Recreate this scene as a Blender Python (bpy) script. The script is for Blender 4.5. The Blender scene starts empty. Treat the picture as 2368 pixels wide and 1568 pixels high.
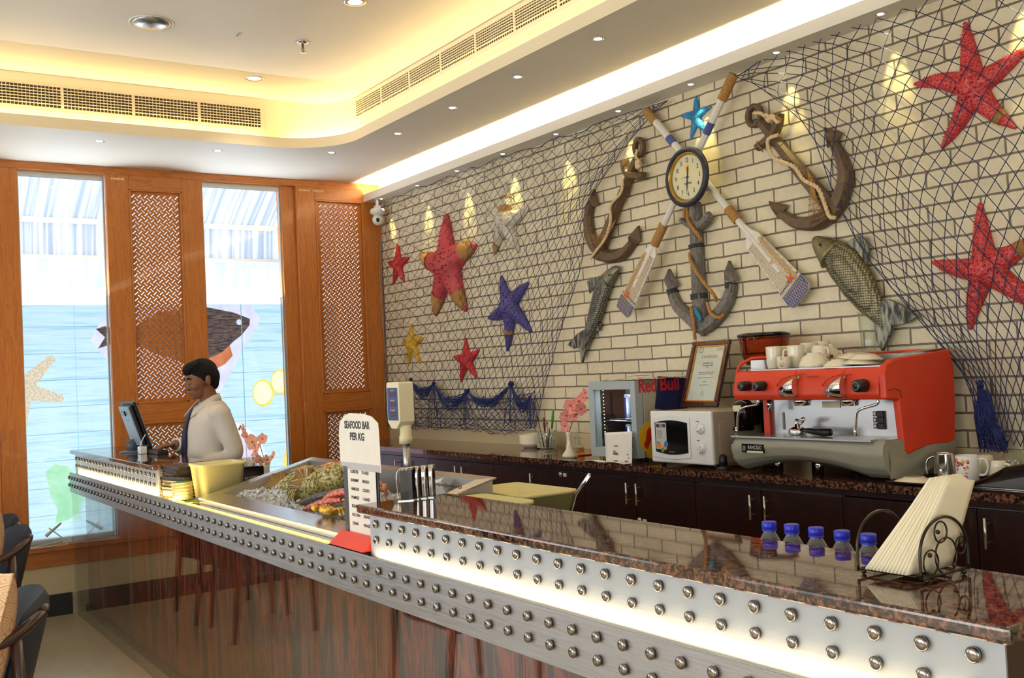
import bpy, math, random
from math import pi, sin, cos, sqrt, atan2, radians as R
from mathutils import Vector as V, Matrix as M, noise
S = bpy.context.scene
COL = S.collection
random.seed(7)

# ------------------------------------------------------------ camera, world, exposure
CAMZ, FPX = 1.5, 2373.6
def cam_axes():
    y, p, r = R(56.18), R(1.80), R(-2.73)
    f = V((-sin(y)*cos(p), cos(y)*cos(p), sin(p))); rt = V((cos(y), sin(y), 0)); up = rt.cross(f)
    return cos(r)*rt + sin(r)*up, -sin(r)*rt + cos(r)*up, f
RT, UP, FW = cam_axes()
cd = bpy.data.cameras.new('camera'); cam = bpy.data.objects.new('camera', cd); COL.objects.link(cam)
cam.matrix_world = M((( RT.x, UP.x, -FW.x, 0), (RT.y, UP.y, -FW.y, 0), (RT.z, UP.z, -FW.z, CAMZ), (0, 0, 0, 1)))
cd.sensor_width = 36; cd.lens = FPX/2368*36; cd.clip_start = .05
S.camera = cam
def P(px, py, ax, val):
    """the point seen at this spot of the photograph on the real plane axis=val"""
    d = RT*((px-1184)/FPX) + UP*(-(py-784)/FPX) + FW
    c = V((0, 0, CAMZ)); t = (val-c[ax])/d[ax]
    return c + d*t
W = bpy.data.worlds.new('daylight'); S.world = W; W.use_nodes = True
bg = W.node_tree.nodes['Background']; bg.inputs[0].default_value = (.90, .95, 1, 1); bg.inputs[1].default_value = 1.85
S.view_settings.view_transform = 'Standard'; S.view_settings.look = 'None'
S.view_settings.exposure = 0; S.view_settings.gamma = 1; S.view_settings.use_curve_mapping = False
S.cycles.use_denoising = True; S.cycles.max_bounces = 9; S.cycles.diffuse_bounces = 4
S.cycles.glossy_bounces = 5; S.cycles.transmission_bounces = 7; S.cycles.transparent_max_bounces = 14
S.cycles.caustics_reflective = False; S.cycles.caustics_refractive = False
S.cycles.sample_clamp_indirect = 6
S.cycles.use_adaptive_sampling = True; S.cycles.adaptive_threshold = .02

def lamp(kind, name, loc, power, color, size=None, sy=None, rot=None, **k):
    d = bpy.data.lights.new(name, kind); o = bpy.data.objects.new(name, d); COL.objects.link(o)
    o.location = loc; d.energy = power; d.color = color
    if kind == 'AREA':
        d.shape = 'RECTANGLE' if sy else 'SQUARE'; d.size = size
        if sy: d.size_y = sy
    elif size: d.shadow_soft_size = size
    if rot: o.rotation_euler = rot
    for a, b in k.items(): setattr(d, a, b)
    return o
WARM = (1, .70, .30); SOFTW = (1, .86, .66); DAY = (.87, .94, 1)
XW, YW, ZS, ZC = -7.55, 3.80, 3.075, 3.43      # window wall, brick wall, soffit, main ceiling
# daylight of the windows behind the camera and in the window wall left of the frame
lamp('AREA', 'daylight_rear', (-3.0, -4.3, 1.7), 100, (1, .95, .86), 5.0, 2.2, (R(-90), 0, pi), spread=2.9)
lamp('AREA', 'daylight_side', (2.9, -1.2, 1.8), 50, (1, .95, .86), 4.0, 2.2, (0, R(90), 0), spread=2.9)
lamp('AREA', 'daylight_left', (-7.4, -2.6, 1.7), 30, DAY, 2.6, 2.4, (0, R(-90), 0), spread=2.9)
# warm strip lights hidden in the ceiling coves and counter ledge
lamp('AREA', 'cove_left', (-6.625, -.2, 3.115), 25, WARM, .03, 5.4, (pi, 0, 0))
lamp('AREA', 'cove_right', (-2.25, 3.05, 3.115), 24, WARM, 7.9, .03, (pi, 0, 0))
for a_ in (98, 117, 135, 153, 172): lamp('AREA', 'cove_corner', (-6.24+.385*cos(R(a_)), 2.665+.385*sin(R(a_)), 3.115), .7, WARM, .13, .03, (pi, 0, R(a_+90)))
lamp('AREA', 'cornice_strip', (-2.7, 3.705, 2.945), 260, (1, .84, .58), 9.5, .04, (pi, 0, 0))
lamp('AREA', 'bar_strip', (-1.92, 1.390, .945), 2.3, (1, .78, .46), 2.02, .012, (R(180-16), 0, 0))
lamp('AREA', 'till_strip', (-6.46, 1.390, .945), 4, (1, .72, .34), 2.02, .012, (R(180-16), 0, 0))
for y_ in (1.38, 2.65): lamp('AREA', 'window_daylight', (XW-.09, y_, 2.16), 16, DAY, .05, .56, (pi, R(-2), 0))  # added up-facing lamps at the banner top, brighten the soffit for bounced daylight
lamp('AREA', 'display_strip', (-4.1, 1.40, .959), 1.6, (1, .66, .22), 2.2, .008, (R(180), 0, 0))
lamp('AREA', 'ledge_strip', (-5.2, 1.384, .957), 2.2, (1, .74, .28), .46, .010, (R(125), 0, 0))

# ------------------------------------------------------------ materials
def lin(c):
    c = c/255
    return c/12.92 if c <= .04045 else ((c+.055)/1.055)**2.4
def C(r, g, b): return (lin(r), lin(g), lin(b), 1)
def newmat(name):
    m = bpy.data.materials.new(name); m.use_nodes = True
    nt = m.node_tree
    return m, nt, nt.nodes['Principled BSDF']
def nd(nt, t, **k):
    n = nt.nodes.new('ShaderNode'+t)
    for a, v in k.items():
        if a.startswith('i_'):
            n.inputs[int(a[2:]) if a[2:].isdigit() else a[2:].replace('_', ' ')].default_value = v
        else: setattr(n, a, v)
    return n
def ramp(nt, stops, interp='LINEAR'):
    n = nt.nodes.new('ShaderNodeValToRGB'); e = n.color_ramp.elements; n.color_ramp.interpolation = interp
    while len(e) < len(stops): e.new(.5)
    for k, (p, c) in enumerate(stops): e[k].position = p; e[k].color = c
    return n
def coord(nt, scale=(1, 1, 1), rot=(0, 0, 0), kind='Object'):
    t = nd(nt, 'TexCoord'); mp = nd(nt, 'Mapping'); mp.inputs['Scale'].default_value = scale; mp.inputs['Rotation'].default_value = rot
    nt.links.new(t.outputs[kind], mp.inputs[0]); return mp
def plain(name, col, rough=.5, metal=0, var=.08, nscale=12, bump=0, bscale=60, coat=0, spec=.5, sss=0, emit=None, es=0, trans=0, ior=1.45):
    m, nt, b = newmat(name); L = nt.links.new
    b.inputs['Roughness'].default_value = rough; b.inputs['Metallic'].default_value = metal
    b.inputs['Specular IOR Level'].default_value = spec; b.inputs['Coat Weight'].default_value = coat; b.inputs['IOR'].default_value = ior
    if sss: b.inputs['Subsurface Weight'].default_value = sss; b.inputs['Subsurface Radius'].default_value = (.01, .006, .004)
    mp = coord(nt)
    n = nd(nt, 'TexNoise'); n.inputs['Scale'].default_value = nscale; n.inputs['Detail'].default_value = 4; L(mp.outputs[0], n.inputs[0])
    lo = tuple(c*(1-var) for c in col[:3])+(1,); hi = tuple(min(1, c*(1+var)) for c in col[:3])+(1,)
    r = ramp(nt, [(.3, lo), (.7, hi)]); L(n.outputs[0], r.inputs[0]); L(r.outputs[0], b.inputs['Base Color'])
    if bump:
        n2 = nd(nt, 'TexNoise'); n2.inputs['Scale'].default_value = bscale; n2.inputs['Detail'].default_value = 5; L(mp.outputs[0], n2.inputs[0])
        bp = nd(nt, 'Bump'); bp.inputs['Strength'].default_value = bump; bp.inputs['Distance'].default_value = .004
        L(n2.outputs[0], bp.inputs['Height']); L(bp.outputs[0], b.inputs['Normal'])
    if emit: b.inputs['Emission Color'].default_value = emit; b.inputs['Emission Strength'].default_value = es
    if trans: b.inputs['Transmission Weight'].default_value = trans
    return m
def woodmat(name, c1, c2, c3, grain=(14, 14, 1.2), rough=.38, coat=.15, ring=4):
    m, nt, b = newmat(name); L = nt.links.new
    mp = coord(nt, grain); n = nd(nt, 'TexNoise'); n.inputs['Scale'].default_value = 1.6; n.inputs['Detail'].default_value = 3; n.inputs['Distortion'].default_value = .6
    L(mp.outputs[0], n.inputs[0])
    mth = nd(nt, 'Math', operation='MULTIPLY'); mth.inputs[1].default_value = ring; L(n.outputs[0], mth.inputs[0])
    fr = nd(nt, 'Math', operation='FRACT'); L(mth.outputs[0], fr.inputs[0])
    mp2 = coord(nt, tuple(g*9 for g in grain)); n2 = nd(nt, 'TexNoise'); n2.inputs['Scale'].default_value = 2; L(mp2.outputs[0], n2.inputs[0])
    mx = nd(nt, 'Math', operation='MULTIPLY_ADD'); mx.inputs[1].default_value = .72; L(n2.outputs[0], mx.inputs[0])
    m3 = nd(nt, 'Math', operation='MULTIPLY'); m3.inputs[1].default_value = .28; L(fr.outputs[0], m3.inputs[0]); L(m3.outputs[0], mx.inputs[2])
    r = ramp(nt, [(.2, c1), (.5, c2), (.8, c3)]); L(mx.outputs[0], r.inputs[0]); L(r.outputs[0], b.inputs['Base Color'])
    b.inputs['Roughness'].default_value = rough; b.inputs['Coat Weight'].default_value = coat
    return m
def granite(name):
    m, nt, b = newmat(name); L = nt.links.new
    mp = coord(nt, (1, 1, 1)); v = nd(nt, 'TexVoronoi'); v.inputs['Scale'].default_value = 160; L(mp.outputs[0], v.inputs[0])
    n = nd(nt, 'TexNoise'); n.inputs['Scale'].default_value = 75; n.inputs['Detail'].default_value = 6; n.inputs['Distortion'].default_value = .8; L(mp.outputs[0], n.inputs[0])
    r = ramp(nt, [(.36, C(26, 20, 21)), (.46, C(50, 38, 36)), (.54, C(100, 66, 52)), (.62, C(140, 94, 72)), (.70, C(62, 54, 56))]); L(n.outputs[0], r.inputs[0])
    mx = nd(nt, 'MixRGB', blend_type='MULTIPLY'); mx.inputs[0].default_value = .45
    r2 = ramp(nt, [(0, (.25, .22, .22, 1)), (.5, (1, 1, 1, 1))]); L(v.outputs['Color'], r2.inputs[0])
    L(r.outputs[0], mx.inputs[1]); L(r2.outputs[0], mx.inputs[2]); L(mx.outputs[0], b.inputs['Base Color'])
    b.inputs['Roughness'].default_value = .035; b.inputs['Specular IOR Level'].default_value = .8; b.inputs['IOR'].default_value = 1.62
    return m
def steel(name, col, rough, sx=(1, 1, 60), bump=.05, metal=1):
    m, nt, b = newmat(name); L = nt.links.new
    mp = coord(nt, sx); n = nd(nt, 'TexNoise'); n.inputs['Scale'].default_value = 8; n.inputs['Detail'].default_value = 3; L(mp.outputs[0], n.inputs[0])
    r = ramp(nt, [(.3, tuple(c*.96 for c in col[:3])+(1,)), (.7, col)]); L(n.outputs[0], r.inputs[0]); L(r.outputs[0], b.inputs['Base Color'])
    rr = ramp(nt, [(.3, (rough*.8,)*3+(1,)), (.7, (rough*1.25,)*3+(1,))]); L(n.outputs[0], rr.inputs[0]); L(rr.outputs[0], b.inputs['Roughness'])
    b.inputs['Metallic'].default_value = metal
    return m
def thinglass(name, tint=(1, 1, 1, 1), refl=1.0, rough=0.0, ior=1.5):
    m, nt, b = newmat(name); L = nt.links.new; nt.nodes.remove(b)
    t = nd(nt, 'BsdfTransparent'); t.inputs[0].default_value = tint
    g = nd(nt, 'BsdfGlossy'); g.inputs['Roughness'].default_value = rough
    f = nd(nt, 'Fresnel'); ge = nd(nt, 'NewGeometry'); ma = nd(nt, 'Math', operation='MULTIPLY_ADD'); ma.inputs[1].default_value = 1/ior-ior; ma.inputs[2].default_value = ior
    L(ge.outputs['Backfacing'], ma.inputs[0]); L(ma.outputs[0], f.inputs[0])
    mu = nd(nt, 'Math', operation='MULTIPLY', use_clamp=True); mu.inputs[1].default_value = refl; L(f.outputs[0], mu.inputs[0])
    x = nd(nt, 'MixShader'); L(mu.outputs[0], x.inputs[0]); L(t.outputs[0], x.inputs[1]); L(g.outputs[0], x.inputs[2])
    L(x.outputs[0], nt.nodes['Material Output'].inputs[0]); return m
def translucent(name, col, frac=.75, strip=None, tex=None):
    m, nt, b = newmat(name); L = nt.links.new; nt.nodes.remove(b)
    d = nd(nt, 'BsdfDiffuse'); t = nd(nt, 'BsdfTranslucent'); x = nd(nt, 'MixShader'); x.inputs[0].default_value = frac
    d.inputs[0].default_value = col; t.inputs[0].default_value = col
    if tex:
        o = tex(nt); L(o, d.inputs[0]); L(o, t.inputs[0])
    L(d.outputs[0], x.inputs[1]); L(t.outputs[0], x.inputs[2]); L(x.outputs[0], nt.nodes['Material Output'].inputs[0]); return m
def clearplastic(name):
    m = thinglass(name, (.92, .95, .98, 1), 1.6, .04); nt = m.node_tree; o = nt.nodes['Material Output'].inputs[0]; s = o.links[0].from_socket
    d = nd(nt, 'BsdfDiffuse'); d.inputs[0].default_value = C(226, 230, 236); x = nd(nt, 'MixShader'); x.inputs[0].default_value = .09
    nt.links.new(s, x.inputs[1]); nt.links.new(d.outputs[0], x.inputs[2]); nt.links.new(x.outputs[0], o); return m
def emis(name, col, st):
    m, nt, b = newmat(name); nt.nodes.remove(b); e = nd(nt, 'Emission'); e.inputs[0].default_value = col; e.inputs[1].default_value = st
    nt.links.new(e.outputs[0], nt.nodes['Material Output'].inputs[0]); return m
def brickmat():
    m, nt, b = newmat('painted_brick'); L = nt.links.new
    t = nd(nt, 'TexCoord'); sx = nd(nt, 'SeparateXYZ'); L(t.outputs['Object'], sx.inputs[0])
    cb = nd(nt, 'CombineXYZ')
    ax = nd(nt, 'Math', operation='ADD'); ax.inputs[1].default_value = .233*40+4.755+.1165
    az = nd(nt, 'Math', operation='ADD'); az.inputs[1].default_value = -1.531+.0712*40
    L(sx.outputs[0], ax.inputs[0]); L(sx.outputs[2], az.inputs[0]); L(ax.outputs[0], cb.inputs[0]); L(az.outputs[0], cb.inputs[1])
    wn = nd(nt, 'TexNoise'); wn.inputs['Scale'].default_value = 16; L(t.outputs['Object'], wn.inputs[0])
    sub = nd(nt, 'VectorMath', operation='SUBTRACT'); sub.inputs[1].default_value = (.5, .5, .5); L(wn.outputs['Color'], sub.inputs[0])
    sc = nd(nt, 'VectorMath', operation='SCALE'); sc.inputs['Scale'].default_value = .007; L(sub.outputs[0], sc.inputs[0])
    ad = nd(nt, 'VectorMath', operation='ADD'); L(cb.outputs[0], ad.inputs[0]); L(sc.outputs[0], ad.inputs[1])
    br = nd(nt, 'TexBrick'); br.offset = .5; br.squash = 1
    for k, v in (('Scale', 1), ('Mortar Size', .0047), ('Mortar Smooth', .12), ('Bias', 0), ('Brick Width', .233), ('Row Height', .0712)): br.inputs[k].default_value = v
    br.inputs['Color1'].default_value = C(230, 218, 186); br.inputs['Color2'].default_value = C(218, 205, 172); br.inputs['Mortar'].default_value = C(118, 106, 88)
    L(ad.outputs[0], br.inputs[0])
    n = nd(nt, 'TexNoise'); n.inputs['Scale'].default_value = 30; n.inputs['Detail'].default_value = 6; L(t.outputs['Object'], n.inputs[0])
    rn = ramp(nt, [(.3, (.86, .85, .82, 1)), (.65, (1, 1, 1, 1))]); L(n.outputs[0], rn.inputs[0])
    mx = nd(nt, 'MixRGB', blend_type='MULTIPLY'); mx.inputs[0].default_value = .6; L(br.outputs[0], mx.inputs[1]); L(rn.outputs[0], mx.inputs[2])
    L(mx.outputs[0], b.inputs['Base Color'])
    inv = nd(nt, 'Math', operation='MULTIPLY_ADD'); inv.inputs[1].default_value = -1; inv.inputs[2].default_value = 1; L(br.outputs['Fac'], inv.inputs[0])
    s2 = nd(nt, 'Math', operation='MULTIPLY_ADD'); s2.inputs[1].default_value = .22; L(n.outputs[0], s2.inputs[0]); L(inv.outputs[0], s2.inputs[2])
    bp = nd(nt, 'Bump'); bp.inputs['Strength'].default_value = .9; bp.inputs['Distance'].default_value = .007; L(s2.outputs[0], bp.inputs['Height']); L(bp.outputs[0], b.inputs['Normal'])
    b.inputs['Roughness'].default_value = .42
    return m
def floormat():
    m, nt, b = newmat('beige_tile'); L = nt.links.new
    mp = coord(nt); br = nd(nt, 'TexBrick'); br.offset = 0
    for k, v in (('Scale', 1), ('Mortar Size', .0018), ('Mortar Smooth', .3), ('Brick Width', .6), ('Row Height', .6)): br.inputs[k].default_value = v
    br.inputs['Color1'].default_value = C(196, 178, 142); br.inputs['Color2'].default_value = C(190, 172, 136); br.inputs['Mortar'].default_value = C(150, 132, 100)
    L(mp.outputs[0], br.inputs[0]); mp2 = coord(nt, (1.2, 6, 1)); n = nd(nt, 'TexNoise'); n.inputs['Scale'].default_value = 4; n.inputs['Detail'].default_value = 8; L(mp2.outputs[0], n.inputs[0])
    rn = ramp(nt, [(.3, (.84, .82, .78, 1)), (.7, (1, 1, 1, 1))]); L(n.outputs[0], rn.inputs[0])
    mx = nd(nt, 'MixRGB', blend_type='MULTIPLY'); mx.inputs[0].default_value = .7; L(br.outputs[0], mx.inputs[1]); L(rn.outputs[0], mx.inputs[2]); L(mx.outputs[0], b.inputs['Base Color'])
    b.inputs['Roughness'].default_value = .28; return m
def laminate():
    m, nt, b = newmat('streaked_laminate'); L = nt.links.new
    mp = coord(nt, (7.5, 7.5, .8), (0, .10, 0)); n = nd(nt, 'TexNoise'); n.inputs['Scale'].default_value = 1.5; n.inputs['Detail'].default_value = 5; n.inputs['Distortion'].default_value = 1.6; L(mp.outputs[0], n.inputs[0])
    r = ramp(nt, [(.30, C(22, 9, 8)), (.44, C(36, 14, 10)), (.50, C(132, 50, 20)), (.54, C(44, 17, 11)), (.62, C(150, 62, 26)), (.70, C(26, 10, 8))]); L(n.outputs[0], r.inputs[0]); L(r.outputs[0], b.inputs['Base Color'])
    b.inputs['Roughness'].default_value = .3; return m
def cracklemat(name, base, line, scale=60, lw=.09, rough=.5, vary=None):
    m, nt, b = newmat(name); L = nt.links.new
    mp = coord(nt); v = nd(nt, 'TexVoronoi', feature='DISTANCE_TO_EDGE'); v.inputs['Scale'].default_value = scale; L(mp.outputs[0], v.inputs[0])
    r = ramp(nt, [(0, line), (lw, base)]); L(v.outputs[0], r.inputs[0])
    n = nd(nt, 'TexNoise'); n.inputs['Scale'].default_value = 14; n.inputs['Detail'].default_value = 6; L(mp.outputs[0], n.inputs[0])
    rn = ramp(nt, [(.35, (.66, .62, .62, 1)), (.65, (1, 1, 1, 1))]); L(n.outputs[0], rn.inputs[0])
    mx = nd(nt, 'MixRGB', blend_type='MULTIPLY'); mx.inputs[0].default_value = .8; L(r.outputs[0], mx.inputs[1]); L(rn.outputs[0], mx.inputs[2]); L(mx.outputs[0], b.inputs['Base Color'])
    bp = nd(nt, 'Bump'); bp.inputs['Strength'].default_value = .8; bp.inputs['Distance'].default_value = .004; L(v.outputs[0], bp.inputs['Height']); L(bp.outputs[0], b.inputs['Normal'])
    b.inputs['Roughness'].default_value = rough; return m
def scalemat(name, dark, light, gold):
    m, nt, b = newmat(name); L = nt.links.new
    mp = coord(nt, (1, 1, 1)); v = nd(nt, 'TexVoronoi'); v.inputs['Scale'].default_value = 88; v.inputs['Randomness'].default_value = .2; L(mp.outputs[0], v.inputs[0])
    r = ramp(nt, [(.0, light), (.35, gold), (.62, dark)]); L(v.outputs['Distance'], r.inputs[0]); L(r.outputs[0], b.inputs['Base Color'])
    bp = nd(nt, 'Bump', invert=True); bp.inputs['Strength'].default_value = .5; bp.inputs['Distance'].default_value = .006; L(v.outputs['Distance'], bp.inputs['Height']); L(bp.outputs[0], b.inputs['Normal'])
    b.inputs['Roughness'].default_value = .38; b.inputs['Metallic'].default_value = .55; return m
def stripes(nt, cols, scale, rot=(0, 0, 0), dist=1.5):
    mp = coord(nt, scale, rot); n = nd(nt, 'TexNoise'); n.inputs['Scale'].default_value = 1; n.inputs['Detail'].default_value = 5; nt.links.new(mp.outputs[0], n.inputs[0])
    r = ramp(nt, cols); nt.links.new(n.outputs[0], r.inputs[0]); return r.outputs[0]
def plankprint(nt):
    L = nt.links.new
    a = stripes(nt, [(.32, C(160, 200, 216)), (.5, C(200, 224, 232)), (.62, C(184, 214, 228)), (.70, C(232, 220, 224))], (1, 1.4, 26))
    t = nd(nt, 'TexCoord'); s = nd(nt, 'SeparateXYZ'); L(t.outputs['Object'], s.inputs[0])
    ad = nd(nt, 'Math', operation='ADD'); ad.inputs[1].default_value = 20*.1855-2.016+.09; L(s.outputs[2], ad.inputs[0])
    dv = nd(nt, 'Math', operation='DIVIDE'); dv.inputs[1].default_value = .1855; L(ad.outputs[0], dv.inputs[0])
    fr = nd(nt, 'Math', operation='FRACT'); L(dv.outputs[0], fr.inputs[0])
    r = ramp(nt, [(.47, (1, 1, 1, 1)), (.487, (.10, .30, .42, 1)), (.503, (1, 1, 1, 1))]); L(fr.outputs[0], r.inputs[0])
    mx = nd(nt, 'MixRGB', blend_type='MULTIPLY'); mx.inputs[0].default_value = .85; L(a, mx.inputs[1]); L(r.outputs[0], mx.inputs[2]); return mx.outputs[0]

T = {}
T['white_paint'] = plain('white_paint', C(222, 218, 208), .6, var=.02, nscale=3)
T['cream_wall'] = plain('cream_wall', C(206, 190, 150), .6, var=.03, nscale=4)
T['cove_paint'] = plain('cove_paint', C(232, 222, 196), .6, var=.02, nscale=3)
T['brick'] = brickmat(); T['floor'] = floormat()
T['black_base'] = plain('black_base', C(20, 18, 18), .25)
T['oak'] = woodmat('orange_oak', C(162, 88, 30), C(184, 108, 40), C(196, 122, 52))
T['oak_h'] = woodmat('orange_oak_across', C(158, 84, 28), C(184, 108, 40), C(198, 124, 54), grain=(10, 1.0, 10))
T['wenge'] = woodmat('dark_wenge', C(28, 11, 9), C(40, 17, 13), C(52, 23, 17), rough=.3, ring=3)
T['granite'] = granite('brown_granite')
T['steel'] = steel('brushed_steel', C(176, 176, 178), .42, metal=.9)
T['steelv'] = steel('brushed_steel_sheet', C(190, 190, 192), .42, (60, 1, 1))
T['rivet'] = plain('polished_rivet', C(150, 144, 138), .16, 1, .03)
T['steelp'] = steel('lit_brushed_steel', C(176, 182, 188), .5, metal=.6)
T['basin'] = steel('basin_steel', C(140, 134, 128), .45, (1, 1, 40))
T['chrome'] = plain('chrome', C(225, 225, 225), .06, 1, .02)
T['steelr'] = steel('polished_rim_steel', C(196, 194, 192), .22, (60, 1, 1))
T['alu'] = plain('aluminium', C(190, 190, 186), .35, 1, .04)
T['nickel'] = plain('satin_nickel', C(200, 196, 186), .28, 1, .04)
T['laminate'] = laminate()
T['frontglass'] = thinglass('front_glass', (.96, .97, .96, 1), 1.0, 0, 1.5)
T['glass'] = thinglass('clear_glass', (.95, .98, .97, 1), 1.0)
T['winglass'] = thinglass('window_glass', (.97, .99, 1, 1), .8)
T['black'] = plain('black_plastic', C(20, 20, 21), .35)
T['blackg'] = plain('glossy_black', C(10, 10, 11), .08)
T['grey'] = plain('grey_plastic', C(120, 120, 118), .4)
T['white'] = plain('white_plastic', C(228, 226, 220), .3, var=.02)
T['porcelain'] = plain('porcelain', C(232, 224, 200), .12, var=.02, coat=.4)
T['paper'] = plain('paper', C(226, 222, 214), .7, var=.03, nscale=30)
T['ink'] = plain('ink', C(48, 44, 52), .6, var=0)
T['rope'] = plain('jute_rope', C(184, 134, 76), .8, var=.25, nscale=90, bump=.5, bscale=220)
T['rope_w'] = plain('white_cotton_rope', C(222, 196, 152), .8, var=.15, nscale=90, bump=.5, bscale=220)
T['twine'] = plain('twine_wrap', C(186, 140, 80), .75, var=.35, nscale=160, bump=.8, bscale=300)
T['net'] = plain('navy_net_cord', C(42, 50, 88), .7, var=.2, nscale=40)
T['netblue'] = plain('blue_net_cord', C(28, 42, 98), .7, var=.25, nscale=60)
# ------------------------------------------------------------ mesh helpers
class MB:
    def __init__(s): s.v = []; s.f = []; s.sm = []
    def add(s, vs, fs, smooth=True, mat=None):
        o = len(s.v)
        s.v += [(mat @ V(p)) if mat else V(p) for p in vs]
        s.f += [tuple(i+o for i in f) for f in fs]; s.sm += [smooth]*len(fs); return s
    def box(s, c, d, mat=None):
        x, y, z = (k/2 for k in d); c = V(c)
        vs = [c+V((a*x, b*y, e*z)) for a in (-1, 1) for b in (-1, 1) for e in (-1, 1)]
        return s.add(vs, [(0, 1, 3, 2), (4, 6, 7, 5), (0, 4, 5, 1), (2, 3, 7, 6), (0, 2, 6, 4), (1, 5, 7, 3)], False, mat)
    def bb(s, a, b, mat=None):
        a, b = V(a), V(b); return s.box((a+b)/2, [abs(k) for k in (b-a)], mat)
    def tube(s, pts, r, n=8, closed=False, caps=True, up=None, flat=1.0, smooth=True, mat=None):
        """sweep a round (or flattened) section along pts; r number or list"""
        pts = [V(p) for p in pts]; k = len(pts); rs = r if isinstance(r, (list, tuple)) else [r]*k
        u = V(up) if up else None; vs = []; pu = None
        for i, p in enumerate(pts):
            a = pts[i-1] if (i > 0 or closed) else p; b = pts[(i+1) % k] if (i < k-1 or closed) else p
            t = (b-a)
            if t.length < 1e-9: t = V((0, 0, 1))
            t.normalize()
            if u: w = u - t*u.dot(t)
            elif pu is None: w = t.orthogonal()
            else: w = pu - t*pu.dot(t)
            if w.length < 1e-6: w = t.orthogonal()
            w.normalize(); pu = w; q = t.cross(w)
            for j in range(n):
                an = 2*pi*(j+.5)/n
                vs.append(p + q*(cos(an)*rs[i]) + w*(sin(an)*rs[i]*flat))
        fs = []
        for i in range(k if closed else k-1):
            for j in range(n):
                a = i*n+j; b = i*n+(j+1) % n; c = ((i+1) % k)*n+(j+1) % n; d = ((i+1) % k)*n+j
                fs.append((a, b, c, d))
        if caps and not closed: fs += [tuple(range(n-1, -1, -1)), tuple((k-1)*n+j for j in range(n))]
        return s.add(vs, fs, smooth, mat)
    def lathe(s, prof, n=24, c=(0, 0, 0), mat=None, smooth=True, sx=1, sy=1, caps=True):
        c = V(c); vs = [c+V((cos(2*pi*j/n)*r*sx, sin(2*pi*j/n)*r*sy, z)) for r, z in prof for j in range(n)]
        fs = [(i*n+j, i*n+(j+1) % n, (i+1)*n+(j+1) % n, (i+1)*n+j) for i in range(len(prof)-1) for j in range(n)]
        if caps:
            if prof[0][0] > 1e-5: fs.append(tuple(range(n-1, -1, -1)))
            if prof[-1][0] > 1e-5: fs.append(tuple((len(prof)-1)*n+j for j in range(n)))
        return s.add(vs, fs, smooth, mat)
    def cyl(s, a, b, r, n=16, r2=None, smooth=True): return s.tube([a, b], [r, r2 if r2 is not None else r], n, smooth=smooth)
    def prism(s, poly, d, mat=None, smooth=False):
        """poly in the local XY plane, thickness d along local Z (0..d)"""
        n = len(poly); vs = [(x, y, 0) for x, y in poly]+[(x, y, d) for x, y in poly]
        fs = [tuple(range(n-1, -1, -1)), tuple(range(n, 2*n))]+[(i, (i+1) % n, n+(i+1) % n, n+i) for i in range(n)]
        return s.add(vs, fs, smooth, mat)
    def ball(s, c, r, n=12, m=8, mat=None):
        rx, ry, rz = r if isinstance(r, (tuple, list)) else (r, r, r)
        vs = [(c[0]+rx*sin(pi*i/m)*cos(2*pi*j/n), c[1]+ry*sin(pi*i/m)*sin(2*pi*j/n), c[2]+rz*cos(pi*i/m)) for i in range(1, m) for j in range(n)]
        vs += [(c[0], c[1], c[2]+rz), (c[0], c[1], c[2]-rz)]
        fs = [(i*n+j, (i+1)*n+j, (i+1)*n+(j+1) % n, i*n+(j+1) % n) for i in range(m-2) for j in range(n)]
        fs += [(len(vs)-2, j, (j+1) % n) for j in range(n)]+[(len(vs)-1, (m-2)*n+(j+1) % n, (m-2)*n+j) for j in range(n)]
        return s.add(vs, fs, True, mat)
    def grid(s, fn, nu, nv, smooth=True, mat=None):
        vs = [fn(i/nu, j/nv) for j in range(nv+1) for i in range(nu+1)]
        return s.add(vs, [(j*(nu+1)+i, j*(nu+1)+i+1, (j+1)*(nu+1)+i+1, (j+1)*(nu+1)+i) for j in range(nv) for i in range(nu)], smooth, mat)
    def rope(s, pts, r, turns=60, k=3, n=5, step=None):
        pts = resample(pts, step or r*1.1); m = len(pts); L = 0
        for q in range(k):
            out = []; L = 0; pu = None
            for i, p in enumerate(pts):
                t = (pts[min(i+1, m-1)]-pts[max(i-1, 0)]).normalized()
                w = t.orthogonal() if pu is None else pu-t*pu.dot(t)
                w.normalize(); pu = w; b = t.cross(w)
                if i: L += (p-pts[i-1]).length
                a = L*turns+2*pi*q/k
                out.append(p+(w*cos(a)+b*sin(a))*r*.5)
            s.tube(out, r*.58, n)
        return s
def resample(pts, step):
    pts = [V(p) for p in pts]
    if len(pts) > 2: pts = spline(pts, 10)
    out = [pts[0]]; acc = 0
    for a, b in zip(pts, pts[1:]):
        d = (b-a).length; x = step-acc
        while x <= d: out.append(a+(b-a)*(x/d)); x += step
        acc = (acc+d) % step if d else acc
    out.append(pts[-1]); return out
def spline(P_, n=8, closed=False):
    P_ = [V(p) for p in P_]; k = len(P_); out = []
    rng = range(k) if closed else range(k-1)
    for i in rng:
        if closed: a, b, c, d = P_[i-1], P_[i], P_[(i+1) % k], P_[(i+2) % k]
        else: a, b, c, d = P_[max(i-1, 0)], P_[i], P_[i+1], P_[min(i+2, k-1)]
        for j in range(n):
            t = j/n
            out.append(.5*((2*b)+(c-a)*t+(2*a-5*b+4*c-d)*t*t+(3*b-a-3*c+d)*t**3))
    if not closed: out.append(P_[-1])
    return out
def wloc(o):
    p = V((0, 0, 0))
    while o: p += o.location; o = o.parent
    return p
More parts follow.
